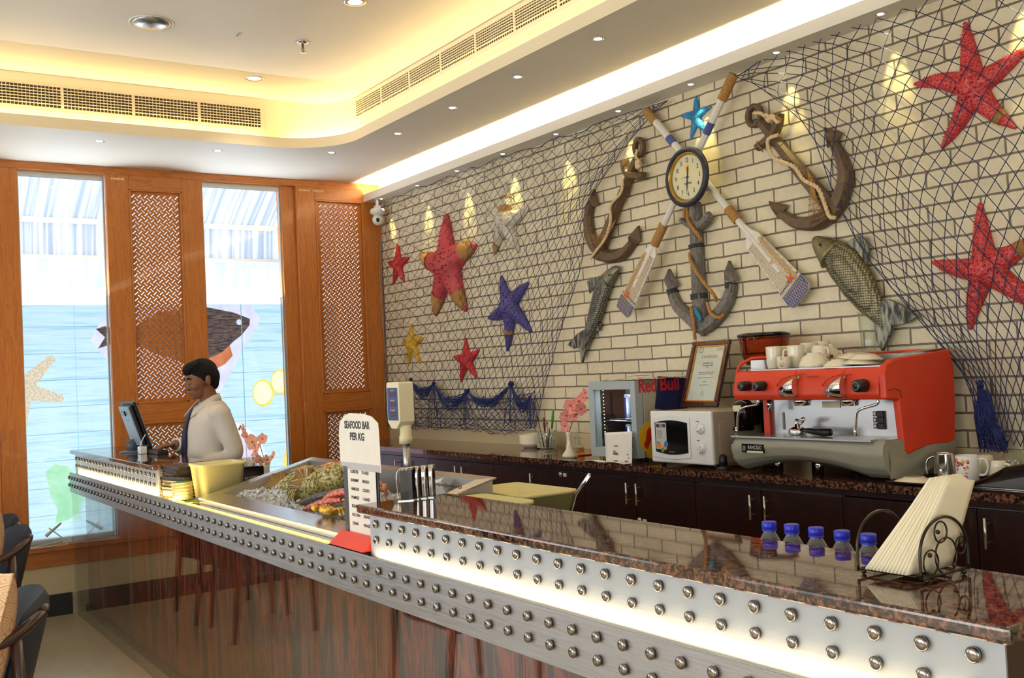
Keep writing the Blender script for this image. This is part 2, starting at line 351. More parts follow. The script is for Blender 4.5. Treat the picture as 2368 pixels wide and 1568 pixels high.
def link(name, me, mat, parent, bevel=0, subsurf=0, remesh=0, smooth=0, seg=2, angle=.6):
    o = bpy.data.objects.new(name, me); COL.objects.link(o)
    for m in (mat if isinstance(mat, (list, tuple)) else [mat]): me.materials.append(T[m] if isinstance(m, str) else m)
    if parent: o.parent = parent
    if remesh: q = o.modifiers.new('r', 'REMESH'); q.mode = 'VOXEL'; q.voxel_size = remesh; q.use_smooth_shade = True
    if smooth: q = o.modifiers.new('s', 'SMOOTH'); q.iterations = smooth; q.factor = .5
    if bevel: q = o.modifiers.new('b', 'BEVEL'); q.width = bevel; q.segments = seg; q.limit_method = 'ANGLE'; q.angle_limit = angle
    if subsurf: q = o.modifiers.new('u', 'SUBSURF'); q.levels = subsurf; q.render_levels = subsurf
    return o
def obj(name, mb, mat, parent=None, local=False, **k):
    """one mesh object; world-space vertices are moved to the parent's (or the base's) origin unless local"""
    if isinstance(mb, list): vs, fs, sm = mb
    else: vs, fs, sm = mb.v, mb.f, mb.sm
    loc = None
    if not local:
        if parent: o_ = wloc(parent)
        else:
            xs = [p[0] for p in vs]; ys = [p[1] for p in vs]; zs = [p[2] for p in vs]
            o_ = loc = V(((min(xs)+max(xs))/2, (min(ys)+max(ys))/2, min(zs)))
        vs = [p-o_ for p in vs]
    me = bpy.data.meshes.new(name); me.from_pydata(vs, [], fs); me.polygons.foreach_set('use_smooth', sm); me.update()
    o = link(name, me, mat, parent, **k)
    if loc: o.location = loc
    return o
def thing(name, label, cat, loc=(0, 0, 0), group=None, rz=0):
    o = bpy.data.objects.new(name, None); COL.objects.link(o); o.location = loc; o.rotation_euler.z = rz
    o.empty_display_size = .05; o['label'] = label; o['category'] = cat
    if group: o['group'] = group
    return o
def tag(o, label, cat, group=None):
    o['label'] = label; o['category'] = cat
    if group: o['group'] = group
    return o
def struct(name, mb, mat, **k):
    o = obj(name, mb, mat, **k); o['kind'] = 'structure'; return o
def dup(root, loc=None, rz=None, label=None, group=None, parent=None):
    r = root.copy(); COL.objects.link(r)
    if parent: r.parent = parent
    if loc is not None: r.location = loc
    if rz is not None: r.rotation_euler.z = rz
    if label: r['label'] = label
    if group: r['group'] = group
    for ch in list(root.children): dup(ch, parent=r)
    return r
FONT = None
def textmesh(body, size, mtx, align='CENTER', ext=.0004, bold=0, sx=1):
    c = bpy.data.curves.new('t', 'FONT'); c.body = body; c.size = size; c.align_x = align; c.align_y = 'CENTER'; c.extrude = ext; c.offset = bold; c.resolution_u = 3
    o = bpy.data.objects.new('t', c); COL.objects.link(o)
    me = bpy.data.meshes.new_from_object(o); bpy.data.objects.remove(o); bpy.data.curves.remove(c)
    mb = MB(); q = mtx @ M.Diagonal((sx, 1, 1, 1))
    mb.add([v.co for v in me.vertices], [tuple(p.vertices) for p in me.polygons], False, q); bpy.data.meshes.remove(me); return mb
def frame(o, x, y, z):
    x, y, z = V(x), V(y), V(z)
    return M(((x.x, y.x, z.x, o[0]), (x.y, y.y, z.y, o[1]), (x.z, y.z, z.z, o[2]), (0, 0, 0, 1)))
def wallf(x, z, off=.0, rot=0):
    """frame on the brick wall facing the room: local x right, y up, z out of the wall"""
    return frame((x, YW-off, z), (1, 0, 0), (0, 0, 1), (0, -1, 0)) @ M.Rotation(rot, 4, 'Z')
def BW(px, py, off=.03): return P(px, py, 1, YW-off)
def ell(cx, cy, rx, ry, n=24, a0=0, a1=2*pi): return [(cx+rx*cos(a0+(a1-a0)*i/n), cy+ry*sin(a0+(a1-a0)*i/n)) for i in range(n)]
def rrect(x0, y0, x1, y1, r, n=5):
    out = []
    for cx, cy, a in ((x1-r, y1-r, 0), (x0+r, y1-r, pi/2), (x0+r, y0+r, pi), (x1-r, y0+r, 1.5*pi)):
        out += [(cx+r*cos(a+pi/2*i/n), cy+r*sin(a+pi/2*i/n)) for i in range(n+1)]
    return out

# ------------------------------------------------------------ the room
X1, Y0 = 3.0, -4.5
struct('floor', MB().bb((XW-.2, Y0-.2, -.1), (X1+.2, YW+.2, 0)), 'floor')
struct('wall_right', MB().bb((XW-.2, YW, 0), (X1+.2, YW+.15, 3.6)), 'brick', local=True)
# rear and side walls behind the camera: piers around large daylight openings
m = MB()
m.bb((XW, Y0-.15, 0), (X1+.2, Y0, .5)).bb((XW, Y0-.15, 2.9), (X1+.2, Y0, 3.6))
for x in (-7.5, -5.6, -3.05, -.5, 2.1): m.bb((x, Y0-.15, .5), (x+.25, Y0, 2.9))
struct('wall_back', m, 'cream_wall')
m = MB()
m.bb((X1, Y0, 0), (X1+.15, YW, .6)).bb((X1, Y0, 2.9), (X1+.15, YW, 3.6)).bb((X1, .9, .6), (X1+.15, YW, 2.9))
for y in (-4.5, -1.9, .7): m.bb((X1, y, .6), (X1+.15, y+.25, 2.9))
struct('wall_front', m, 'cream_wall')
# ceiling: low soffit ring around a raised tray with round corners
TX0, TY1, TX1, TY0, RR = -6.525, 2.95, 2.0, -3.4, .42
def tray(off=0, r=None, n=10):
    r = RR+off if r is None else r; out = []
    x0, x1, y0, y1 = TX0-off, TX1+off, TY0-off, TY1+off
    for cx, cy, a, cn in ((x1-r, y1-r, 0, (1, 1)), (x0+r, y1-r, pi/2, (0, 1)), (x0+r, y0+r, pi, (0, 0)), (x1-r, y0+r, 1.5*pi, (1, 0))):
        out += [((cx+r*cos(a+pi/2*i/n), cy+r*sin(a+pi/2*i/n)), cn, i, n) for i in range(n+1)]
    return out
def soffit(z, X0, X1_, Y0_, Y1_):
    m = MB(); pts = tray(); vs = []; n = len(pts)
    for (x, y), (a, b), i, k in pts:
        ox, oy = (X1_ if a else X0), (Y1_ if b else Y0_)
        first = (x, oy) if (a == b) == (i > k/2) else (ox, y)
        o = first if i in (0, k) else (ox, oy)
        vs += [(x, y, z), (o[0], o[1], z)]
    fs = [(2*i, 2*i+1, 2*((i+1) % n)+1, 2*((i+1) % n)) for i in range(n)]
    m.add(vs, fs, False); return m
def ringwall(off, z0, z1, off2=None, r=None):
    p = [q[0] for q in tray(off, r)]; p2 = [q[0] for q in tray(off if off2 is None else off2, r)]; n = len(p)
    return MB().add([(x, y, z0) for x, y in p]+[(x, y, z1) for x, y in p2], [(i, (i+1) % n, n+(i+1) % n, n+i) for i in range(n)], True)
sf = soffit(ZS, XW, X1, Y0, YW)
struct('ceiling', MB().bb((XW-.2, Y0-.2, ZC), (X1+.2, YW+.2, ZC+.1)), 'white_paint')
struct('trim_1', sf, 'white_paint')
struct('trim_2', ringwall(0, ZS, 3.143), 'cove_paint')       # lip of the light cove
lip = MB()
for a in (ringwall(.015, 3.095, 3.143), ringwall(0, 3.143, 3.143, .015), ringwall(.015, 3.095, 3.095, .30)): lip.add(a.v, a.f, True)
struct('trim_3', lip, 'cove_paint')
struct('trim_4', ringwall(.12, 3.09, ZC, r=.29), 'cove_paint')      # upright wall of the tray
# cornice box along the brick wall
m = MB(); m.bb((XW, 3.65, 2.925), (X1, 3.665, 2.985)).bb((XW, 3.665, 2.925), (X1, 3.80, 2.94))
struct('trim_5', m, 'white_paint')
# backsplash strip under the bricks
struct('trim_6', MB().bb((XW, 3.792, 1.015), (X1, 3.80, 1.105)), 'cream_wall')
# ---------- window wall (left)
def yz(name, y0, y1, z0, z1, mat, dx=.06, x=XW, **k): return struct(name, MB().bb((x-.06, y0, z0), (x+dx-.06, y1, z1)), mat, **k)
m = MB()
for a in ((Y0, -3.3, 0, 3.2), (-1.0, -.75, .46, 3.02), (Y0, YW, 0, .333), (Y0, YW, ZS, 3.5)): m.bb((XW-.12, a[0], a[2]), (XW, a[1], a[3]))
struct('wall_left', m, 'cream_wall')
struct('baseboard_left', MB().bb((XW, Y0, 0), (XW+.012, 1.36, .145)), 'black_base')
m = MB().bb((XW-.10, -3.3, .333), (XW+.012, YW, .44)).bb((XW-.10, -3.3, .44), (XW+.045, YW, .478))
for k in range(9): m.bb((XW+.011, -2.7+k*.7, .335), (XW+.016, -2.68+k*.7, .438))
struct('trim_7', m, 'oak_h', bevel=.003)                      # wooden sill
struct('trim_8', MB().bb((XW-.10, -3.3, 3.022), (XW+.03, YW, ZS)), 'oak_h', bevel=.003)
struct('trim_9', MB().bb((XW-.10, 2.965, .478), (XW+.0, 3.075, 3.022)), 'oak', bevel=.002)
for k, (a, b) in enumerate(((1.10, 1.665), (2.345, 2.965), (-.75, .42), (-3.3, -1.0))):
    w = MB()
    for x in (-.045, -.02): w.bb((XW+x-.012, a, 2.985), (XW+x, b, 3.022)).bb((XW+x-.012, a, .478), (XW+x, b, .515))
    f = struct('window_%d' % (k+1), w, 'alu')
    g = obj('window_pane', MB().bb((XW-.032, a, .515), (XW-.028, b, 2.985)), 'winglass', f)
    obj('window_stile', MB().bb((XW-.045, a, .515), (XW-.02, a+.012, 2.985)).bb((XW-.045, b-.012, .515), (XW-.02, b, 2.985)), 'alu', f)
# ---------- carved sliding panels
def lattice(y0, z0, ny, nz, p, x, th=.012, hl=.40, w0=.105, w1=.052):
    """board of bow-tie cut-outs in a pinwheel lattice, in the plane x=const"""
    m = MB(); cache = {}; vs = []; fs = []
    def vid(y, z, k):
        key = (round(y, 5), round(z, 5), k)
        if key not in cache: cache[key] = len(vs); vs.append((x-k*th, y, z))
        return cache[key]
    def cell(cy, cz, sgn):
        d = V((1, sgn)).normalized(); q = V((-d.y, d.x)); c = V((cy, cz)); h = p/2
        corners = [c+V(t)*h for t in ((1, 0), (0, 1), (-1, 0), (0, -1))]
        out = []; inn = []
        a0 = 0
        ring = []
        for i in range(4): ring += [corners[i], (corners[i]+corners[(i+1) % 4])/2]
        e = d*hl*p*.82; hole = []
        # hole points matched to the ring: corner, mid, corner, mid...
        if sgn > 0: seq = [('e', 1, -1), ('m', 1), ('e', 1, 1), ('w', 1), ('e', -1, 1), ('m', -1), ('e', -1, -1), ('w', -1)]
        else: seq = [('e', 1, 1), ('w', 1), ('e', -1, 1), ('m', -1), ('e', -1, -1), ('w', -1), ('e', 1, -1), ('m', 1)]
        for t in seq:
            if t[0] == 'e': hole.append(c+e*t[1]+q*(w0*p*t[2]))
            elif t[0] == 'm': hole.append(c+e*1.12*t[1])
            else: hole.append(c+q*(w1*p*t[1]))
        for k in (0, 1):
            A = [vid(v.x, v.y, k) for v in ring]; B = [vid(v.x, v.y, k) for v in hole]
            for i in range(8):
                j = (i+1) % 8; f = (A[i], A[j], B[j], B[i]); fs.append(f if k == 0 else f[::-1])
            if k == 0: B0 = B
            else:
                for i in range(8): j = (i+1) % 8; fs.append((B0[i], B0[j], B[j], B[i]))
    for j in range(nz):
        for i in range(ny): cell(y0+i*p, z0+j*p, 1)
    for j in range(nz-1):
        for i in range(ny-1): cell(y0+(i+.5)*p, z0+(j+.5)*p, -1)
    h = p/2; Y1 = y0+(ny-1)*p; Z1 = z0+(nz-1)*p
    for k in (0, 1):
        def tri(*q):
            fs.append(tuple(vid(a, b, k) for a, b in q))
        for i in range(ny-1):
            a = y0+i*p; tri((a, z0-h), (a+p, z0-h), (a+h, z0)); tri((a, Z1+h), (a+p, Z1+h), (a+h, Z1))
        for j in range(nz-1):
            b = z0+j*p; tri((y0-h, b), (y0-h, b+p), (y0, b+h)); tri((Y1+h, b), (Y1+h, b+p), (Y1, b+h))
        for a, b, c, d in ((y0, z0, -h, -h), (Y1, z0, h, -h), (y0, Z1, -h, h), (Y1, Z1, h, h)):
            tri((a+c, b+d), (a, b+d), (a+c, b))
    return m.add(vs, fs, False)
def panel(k, y0, y1, lat=True, x=XW+.035, z0=.478, z1=3.022):
    st = .155; xb = x-.045
    d = struct('door_%d' % k, MB().bb((xb, y0, z0), (x, y0+st, z1)).bb((xb, y1-st, z0), (x, y1, z1)), 'oak', bevel=.003)
    r = MB()
    for a, b in ((2.925, z1), (1.262, 1.394), (z0, .60)): r.bb((xb, y0+st, a), (x, y1-st, b))
    obj('rail', r, 'oak_h', d, bevel=.002)
    mo = MB(); w = y1-y0-2*st
    for a, b in ((1.394, 2.925), (.60, 1.262)):
        for c in ((y0+st, y0+st+.014), (y1-st-.014, y1-st)): mo.bb((x-.012, c[0], a), (x+.004, c[1], b))
        mo.bb((x-.012, y0+st, b-.014), (x+.004, y1-st, b)).bb((x-.012, y0+st, a), (x+.004, y1-st, a+.014))
    obj('moulding', mo, 'oak', d, bevel=.003)
    ny = 8; p = .0437
    c0 = (y0+y1)/2-(ny-1)/2*p
    for a, b, nz in ((1.394, 2.925, 34), (.60, 1.262, 14)):
        zc = (a+b)/2-(nz-1)/2*p
        L = lattice(c0, zc, ny, nz, p, x-.018)
        h = p/2; ya, yb = c0-h, c0+(ny-1)*p+h; za, zb = zc-h, zc+(nz-1)*p+h
        L.bb((x-.030, y0+st, a), (x-.018, ya, b)).bb((x-.030, yb, a), (x-.018, y1-st, b)).bb((x-.030, ya, a), (x-.018, yb, za)).bb((x-.030, ya, zb), (x-.018, yb, b))
        obj('lattice', L, 'oak', d)
panel(1, 1.665, 2.345); panel(2, 3.075, 3.80); panel(3, .42, 1.10)
# pale old tape marks near the door tops
m = MB()
for y in (1.70, 3.10, 3.22): m.bb((XW+.0348, y, 2.985), (XW+.0356, y+.09, 3.0))
tag(obj('tape_strip', m, plain('old_tape', C(214, 180, 120), .6, var=.3, nscale=60)), 'faded strips of old tape across the tops of the carved wooden panels', 'tape')

# ---------- the printed banner and awning outside
T['plankprint'] = translucent('banner_print', C(170, 215, 235), .8, tex=plankprint)
bn = thing('window_banner', 'large backlit banner of pale blue planks with seafood pictures outside the windows', 'banner', (XW-.13, 1.3, .5))
XB = XW-.13
from mathutils.geometry import delaunay_2d_cdt
PICS = []
def pic(name, pts, mat, lay=1, lab=None): PICS.append((lay, pts, mat))
def inside(p, poly):
    c = False; n = len(poly)
    for i in range(n):
        (x1, y1), (x2, y2) = poly[i], poly[i-1]
        if (y1 > p[1]) != (y2 > p[1]) and p[0] < (x2-x1)*(p[1]-y1)/(y2-y1)+x1: c = not c
    return c
def tl(name, a, b, sc=(1, 9, 9), f=.8): return translucent(name, a, .8, tex=lambda nt: stripes(nt, [(.35, a), (.65, b)], sc))
T['p_white'] = tl('print_white', C(206, 204, 222), C(222, 220, 234)); T['p_star'] = tl('print_starfish', C(196, 176, 150), C(226, 208, 184), (1, 60, 60))
T['p_fish'] = tl('print_fish', C(52, 44, 46), C(112, 92, 86), (1, 14, 90), .35); T['p_red'] = tl('print_orange', C(186, 96, 66), C(214, 130, 92))
T['p_lem'] = tl('print_lemon_flesh', C(232, 226, 176), C(240, 236, 206), (1, 30, 30)); T['p_lemr'] = tl('print_lemon_rind', C(226, 206, 90), C(236, 220, 120))
T['p_leaf'] = tl('print_leaf', C(150, 206, 160), C(178, 222, 186)); T['p_pink'] = tl('print_pink', C(226, 190, 208), C(236, 206, 220))
T['p_ring'] = tl('print_onion', C(226, 226, 244), C(240, 240, 250))
def starpts(cx, cy, tips, inner):
    n = len(tips); out = []
    for i, (a, b) in enumerate(tips):
        c, d = tips[(i+1) % n]; t1 = V((a-cx, b-cy)); t2 = V((c-cx, d-cy)); pr = V((-t1.y, t1.x)).normalized()*.024
        out += [(a-pr.x, b-pr.y), (a+t1.x*.03, b+t1.y*.03), (a+pr.x, b+pr.y)]
        md = (t1.normalized()+t2.normalized()).normalized()*inner; out.append((cx+md.x, cy+md.y))
    return out
pic('starfish_picture', starpts(1.10, 1.535, [(1.31, 1.745), (1.00, 1.80), (.86, 1.50), (1.11, 1.29), (1.365, 1.455)], .100), 'p_star', 1, 'sandy starfish printed on the blue planks')
pic('plate_picture', [(1.695, 2.106), (1.56, 1.86), (1.695, 1.675), (2.05, 1.30), (2.40, 1.20), (2.474, 1.446), (2.813, 1.998), (2.731, 2.11)], 'p_white', 1, 'pale angular plate printed on the banner')
fishp = [(1.60, 1.94), (1.66, 1.96), (1.80, 1.92), (2.05, 2.06), (2.40, 2.09), (2.60, 2.05), (2.727, 1.999), (2.72, 1.95), (2.66, 1.88), (2.58, 1.82), (2.50, 1.74), (2.42, 1.70), (2.2, 1.68), (2.0, 1.76), (1.80, 1.86), (1.70, 1.83), (1.61, 1.80), (1.66, 1.88)]
pic('fish_picture', fishp, 'p_fish', 2, 'dark whole fish printed on the plate')
pic('carrot_picture', [(2.38, 1.70), (2.50, 1.75), (2.56, 1.80), (2.58, 1.72), (2.52, 1.66), (2.44, 1.62), (2.36, 1.64)], 'p_red', 3)
pic('fish_eye_picture', ell(2.64, 1.975, .022, .022, 16), 'p_white', 3)
for cy, cz, ry, rz in ((2.81, 1.425, .088, .107), (2.95, 1.505, .078, .100)):
    pic('lemon_picture', ell(cy, cz, ry, rz, 28), 'p_lemr', 1 if cz > 1.5 else 2, 'lemon half printed on the banner'); pic('lemon_flesh_picture', ell(cy-.006, cz, ry*.82, rz*.82, 28), 'p_lem', 3)
pic('leaf_picture', [(1.24, .96), (1.30, 1.01), (1.38, .99), (1.47, .88), (1.50, .76), (1.46, .68), (1.38, .62), (1.29, .60), (1.31, .70), (1.27, .78)], 'p_leaf', 1, 'green leaf printed on the banner')
pic('onion_picture', [(2.50+.30*cos(a)*.95, .82+.36*sin(a)) for a in [i*pi/20-.3 for i in range(26)]], 'p_pink', 1)
m_ = [(2.50+.33*cos(a), .82+.40*sin(a)) for a in [i*pi/20-.3 for i in range(26)]]; pic('onion_ring_picture', m_+[(2.50+.27*cos(a), .82+.33*sin(a)) for a in [i*pi/20-.3 for i in range(25, -1, -1)]], 'p_ring', 2)
pic('corn_picture', ell(3.02, .86, .07, .16, 20), 'p_lemr', 1)
pic('banner_seam', [(2.655, .505), (2.661, .505), (2.661, 2.11), (2.655, 2.11)], tl('seam', C(90, 160, 170), C(110, 176, 186)), 3)
pic('banner_seam', [(1.4575, .505), (1.461, .505), (1.461, 2.11), (1.4575, 2.11)], tl('seam_faint', C(140, 190, 210), C(150, 200, 215)), 1)
rect = [(-1.0, .505), (3.45, .505), (3.45, 2.112), (-1.0, 2.112)]
vin = []; ein = []
for poly in [rect]+[q[1] for q in PICS]:
    k = len(vin); vin += [V(q) for q in poly]; ein += [(k+i, k+(i+1) % len(poly)) for i in range(len(poly))]
vo, eo, fo = delaunay_2d_cdt(vin, ein, [], 0, 1e-5)[:3]
mats = ['plankprint']+sorted(set(q[2] if isinstance(q[2], str) else q[2].name for q in PICS)); mm = {}
for q in PICS:
    if not isinstance(q[2], str): T[q[2].name] = q[2]
fl_ = []; mi = []
for f in fo:
    cx, cy = sum(vo[i].x for i in f)/len(f), sum(vo[i].y for i in f)/len(f)
    if not inside((cx, cy), rect): continue
    best = None
    for q in PICS:
        if inside((cx, cy), q[1]) and (best is None or q[0] >= best[0]): best = q
    fl_.append(tuple(f)); mi.append(0 if best is None else mats.index(best[2] if isinstance(best[2], str) else best[2].name))
bs_ = obj('banner_sheet', MB().add([(XB, v.x, v.y) for v in vo], fl_, False), mats, bn)
bs_.data.polygons.foreach_set('material_index', mi)
obj('hem_rod', MB().cyl((XB-.006, -1.0, .50), (XB-.006, 3.45, .50), .006, 8), 'alu', bn)
T['awning'] = translucent('corrugated_sheet', C(186, 194, 208), .8, tex=lambda nt: stripes(nt, [(.38, C(176, 186, 204)), (.5, C(212, 218, 228)), (.6, C(236, 240, 244))], (.6, 34, .5)))
aw = thing('awning', 'white corrugated awning and hanging shade sheets outside the windows', 'awning', (XW-.6, 1.2, 2.3))
def corr(p, q, amp=.012, wl=.055):
    p, q = V(p), V(q); n = int(5.0/wl*4)
    nrm = V((q.z-p.z, 0, -(q.x-p.x))).normalized()
    return MB().grid(lambda u, v: p.lerp(q, v)+V((0, u*5.0, 0))+nrm*(amp*sin(u*5/wl*2*pi)), n, 2)
obj('awning_sheet', corr((-7.98, -1.2, 3.10), (-8.40, -1.2, 2.83)), 'awning', aw); obj('shade_sheet', corr((-8.42, -1.2, 2.80), (-8.45, -1.2, 2.56)), 'awning', aw)
obj('shade_sheet', corr((-8.47, -1.2, 2.53), (-8.49, -1.2, 2.31), .006), translucent('pale_shade', C(222, 228, 238), .85, tex=lambda nt: stripes(nt, [(.3, C(206, 216, 236)), (.7, C(236, 240, 246))], (.6, 14, 3))), aw)
obj('awning_beam', MB().bb((-8.44, -1.2, 2.80), (-8.36, 3.8, 2.835)).bb((-8.50, -1.2, 2.535), (-8.44, 3.8, 2.56)), T['white'], aw)
obj('awning_strut', MB().tube([(-7.98, 1.58, 3.07), (-8.38, 1.58, 2.82)], .012, 6).tube([(-7.98, 2.83, 3.07), (-8.38, 2.83, 2.82)], .012, 6), T['white'], aw)

# ---------- ceiling fittings
T['lampglow'] = emis('cool_lamp', (.93, .94, 1, 1), 14); T['lampwarm'] = emis('warm_lamp', (1, .86, .62, 1), 14)
ORD = ['first', 'second', 'third', 'fourth', 'fifth', 'sixth', 'seventh', 'eighth', 'ninth', 'tenth', 'eleventh', 'twelfth']
def downlight(x, y, z, r, warm, label, group, tilt=None, power=0):
    t = thing('spotlight' if r < .03 else 'downlight', label, 'light', (x, y, z), group)
    obj('trim_ring', MB().lathe([(r*1.0, -.001), (r*1.5, -.003), (r*1.6, 0), (r*1.0, .003)], 20, (x, y, z), caps=False), 'chrome' if not warm else T['nickel'], t)
    obj('bulb', MB().lathe([(0, -.004), (r*.7, -.0035), (r*1.05, -.0005)], 16, (x, y, z), caps=False), 'lampwarm' if warm else 'lampglow', t)
CL = [-7.32, -6.72, -6.14, -5.55, -4.96, -4.37, -3.79, -3.22, -2.65, -2.08, -1.5, -.9]
for i, x in enumerate(CL):
    if x > -1.2: continue
    downlight(x, 3.715, 2.925, .014, 0, 'tiny cornice spotlight over the brick wall, '+ORD[i]+' from the corner with the security camera', 'cornice spotlights')
    lamp('SPOT', 'cornice_beam', (x, 3.715, 2.915), 16, (1, .86, .34), .004, rot=(R(15), 0, 0), spot_size=R(34), spot_blend=.8)
for k, (x, y) in enumerate(((-5.87, 3.118), (-5.17, 3.118), (-4.48, 3.118), (-3.79, 3.118), (-6.755, 1.47), (-6.755, 2.22), (-6.54, 2.95))):
    downlight(x, y, ZS, .020, 0, 'tiny soffit spotlight, '+(ORD[k]+' from the far corner in the row beside the cornice' if k < 4 else ('above the left window', 'above the middle carved panel and second window', 'nearest the rounded corner of the tray ceiling')[k-4]), 'soffit spotlights')
downlight(-6.22, 2.30, ZC, .038, 1, 'warm tilted downlight in the raised ceiling beyond the sprinkler', None)
downlight(-4.73, 2.30, ZC, .038, 1, 'warm downlight cut off by the top edge of the photo', None)
for p_ in ((-6.22, 2.30), (-4.73, 2.30), (-3.2, 2.3), (-4.7, .3), (-3.0, .3), (-1.2, .3), (-1.2, 2.0)):
    lamp('SPOT', 'downlight_beam', (p_[0], p_[1], ZC-.03), 16, SOFTW, .03, rot=(0, 0, 0), spot_size=R(110), spot_blend=.9)
sp = thing('ceiling_speaker', 'round brushed metal speaker cover on the raised ceiling at upper left', 'speaker', (-5.47, 1.47, ZC))
obj('cover', MB().lathe([(0, -.028), (.05, -.026), (.092, -.014), (.100, -.004), (.10, 0)], 40, (-5.47, 1.47, ZC)), steel('spun_metal', C(170, 176, 182), .3), sp)
obj('rim', MB().lathe([(.100, 0), (.112, -.006), (.116, 0)], 40, (-5.47, 1.47, ZC)), 'white', sp)
sk = thing('sprinkler', 'small chrome fire sprinkler hanging from the raised ceiling', 'sprinkler', (-5.43, 2.30, ZC))
obj('flange', MB().lathe([(.036, 0), (.034, -.006), (.012, -.010), (0, -.01)], 20, (-5.43, 2.30, ZC)), 'chrome', sk)
obj('nozzle', MB().lathe([(.008, -.008), (.008, -.04), (.012, -.042), (.005, -.05), (.018, -.058), (.018, -.060), (0, -.061)], 14, (-5.43, 2.30, ZC)), T['nickel'], sk)
m = MB()
for k in range(5): m.ball((-5.48+k*.014, 1.94+random.uniform(-.01, .01), ZC-.001), (.006, .004, .002), 6, 4)
tag(obj('ceiling_scuff', m, plain('scuff', C(120, 110, 100), .8)), 'small dark scuff marks on the raised ceiling', 'stain')
def vent(axis, off, cells, z0, z1, label):
    """linear air grille on the tray wall; cells along y (axis 1) or x (axis 0)"""
    a, b = cells[0][0], cells[-1][1]
    def pt(u, d, z): return (off+d, u, z) if axis == 1 else (u, off-d, z)
    t = thing('air_vent', label, 'vent', pt((a+b)/2, 0, z0))
    fr = MB(); bd = .026
    def bx(m, u0, u1, d0, d1, z0_, z1_): m.bb(pt(u0, d0, z0_), pt(u1, d1, z1_))
    bx(fr, a-bd, b+bd, 0, .007, z0, z0+.03); bx(fr, a-bd, b+bd, 0, .007, z1-.022, z1)
    prev = a-bd
    for c, d in cells: bx(fr, prev, c, 0, .007, z0+.03, z1-.022); prev = d
    bx(fr, prev, b+bd, 0, .007, z0+.03, z1-.022)
    obj('frame', fr, 'cove_paint', t, bevel=.0015)
    bk = MB(); bx(bk, a, b, .0005, .001, z0+.03, z1-.022); obj('duct_opening', bk, plain('dark_duct', C(74, 62, 40), .8), t)
    for c, d in cells:
        g = MB(); n = int((d-c)/.021)
        for i in range(1, n): bx(g, c+(d-c)*i/n-.0015, c+(d-c)*i/n+.0015, .001, .006, z0+.03, z1-.022)
        h = z1-z0-.052
        for i in range(1, 7): zz = z0+.03+h*i/7; bx(g, c, d, .005, .013, zz-.0022, zz+.0022)
        obj('grille', g, 'cove_paint', t)
vent(1, TX0-.12, [(.02, .40), (.42, .82), (.84, 1.227), (1.245, 1.646), (1.665, 2.061), (2.081, 2.485)], 3.20, 3.378, 'long slatted air vent above the windows, on the left side of the raised ceiling')
vent(0, TY1+.12, [(-6.36+i*.392, -6.36+i*.392+.37) for i in range(9)], 3.265, 3.42, 'long slatted air vent on the raised ceiling side facing the brick wall')
# dome camera
cx_, cy_ = -7.37, 3.70
cm = thing('security_camera', 'small white dome camera hanging under the end of the cornice', 'camera', (cx_, cy_, 2.925))
obj('bracket', MB().cyl((cx_, cy_, 2.925), (cx_, cy_, 2.85), .012, 12).bb((cx_-.02, cy_-.022, 2.85), (cx_+.02, cy_+.022, 2.875)), 'white', cm, bevel=.002)
obj('housing', MB().lathe([(0, 2.852), (.05, 2.85), (.060, 2.835), (.058, 2.812), (.035, 2.80), (0, 2.798)], 24, (cx_, cy_, 0)), 'white', cm)
obj('dome', MB().ball((cx_, cy_, 2.763), (.044, .044, .046), 20, 14), 'white', cm)
nrm = V((-cx_, -cy_, -1.2)).normalized()
obj('lens', MB().tube([V((cx_, cy_, 2.783))+nrm*.036, V((cx_, cy_, 2.765))+nrm*.043, V((cx_, cy_, 2.745))+nrm*.038], [.008, .014, .008], 12, up=nrm, flat=.5), 'blackg', cm)
m = MB()
for k in range(3): m.tube(spline([(XW+.04, 3.785-k*.006, 2.6), (XW+.05, 3.78-k*.01, 2.1), (XW+.045, 3.788-k*.004, 1.7), (XW+.06, 3.775-k*.012, 1.3), (XW+.05, 3.785, 1.03)], 8), .0028, 5)
tag(obj('cable', m, plain('pale_cable', C(160, 140, 110), .5)), 'thin loose cables running down the corner beside the wooden panel', 'cable')
# ------------------------------------------------------------ the service counter
XL, XR = XW+.005, -.86
def rivet(x, y, z):
    return MB().lathe([(0, .0125), (.006, .0122), (.0105, .0110), (.0125, .0085), (.0125, .0050), (.0105, .0045), (.0105, 0)], 14, mat=M.Translation((x, y, z)) @ M.Rotation(R(90), 4, 'X'))
def rivets(parent, xs, zs, y, cap=None):
    first = None; rest = MB(); k = 0
    for x in sorted(xs, reverse=True):
        for z in zs:
            if cap is not None and k >= cap: q = rivet(x, y, z); rest.add(q.v, q.f, True); continue
            if first is None: first = obj('rivet', rivet(0, 0, 0), 'rivet', parent, local=True); o = first
            else: o = first.copy(); COL.objects.link(o)
            o.parent = parent; o.location = V((x, y, z))-wloc(parent); k += 1
    if rest.v:
        o = obj('rivets_far', rest, 'rivet', parent); o['kind'] = 'stuff'
ct = thing('service_counter', 'long service counter with riveted steel band over glossy dark streaked panels', 'counter', (-4.2, 1.7, 0))
obj('counter_body', MB().bb((XL, 1.465, 0), (XR-.03, 1.48, .90)), 'laminate', ct)
m = MB().bb((XL, 1.48, .0), (-5.45, 1.66, .90)).bb((-5.45, 1.48, 0), (XR-.03, 2.30, .90)); obj('carcass', m, 'wenge', ct)
obj('plinth', MB().bb((XL, 1.445, 0), (XR-.03, 1.465, .045)), 'wenge', ct)
seams = [XL, -6.72, -5.98, -5.24, -4.45, -3.66, -2.87, -2.08, -1.29, XR-.03]
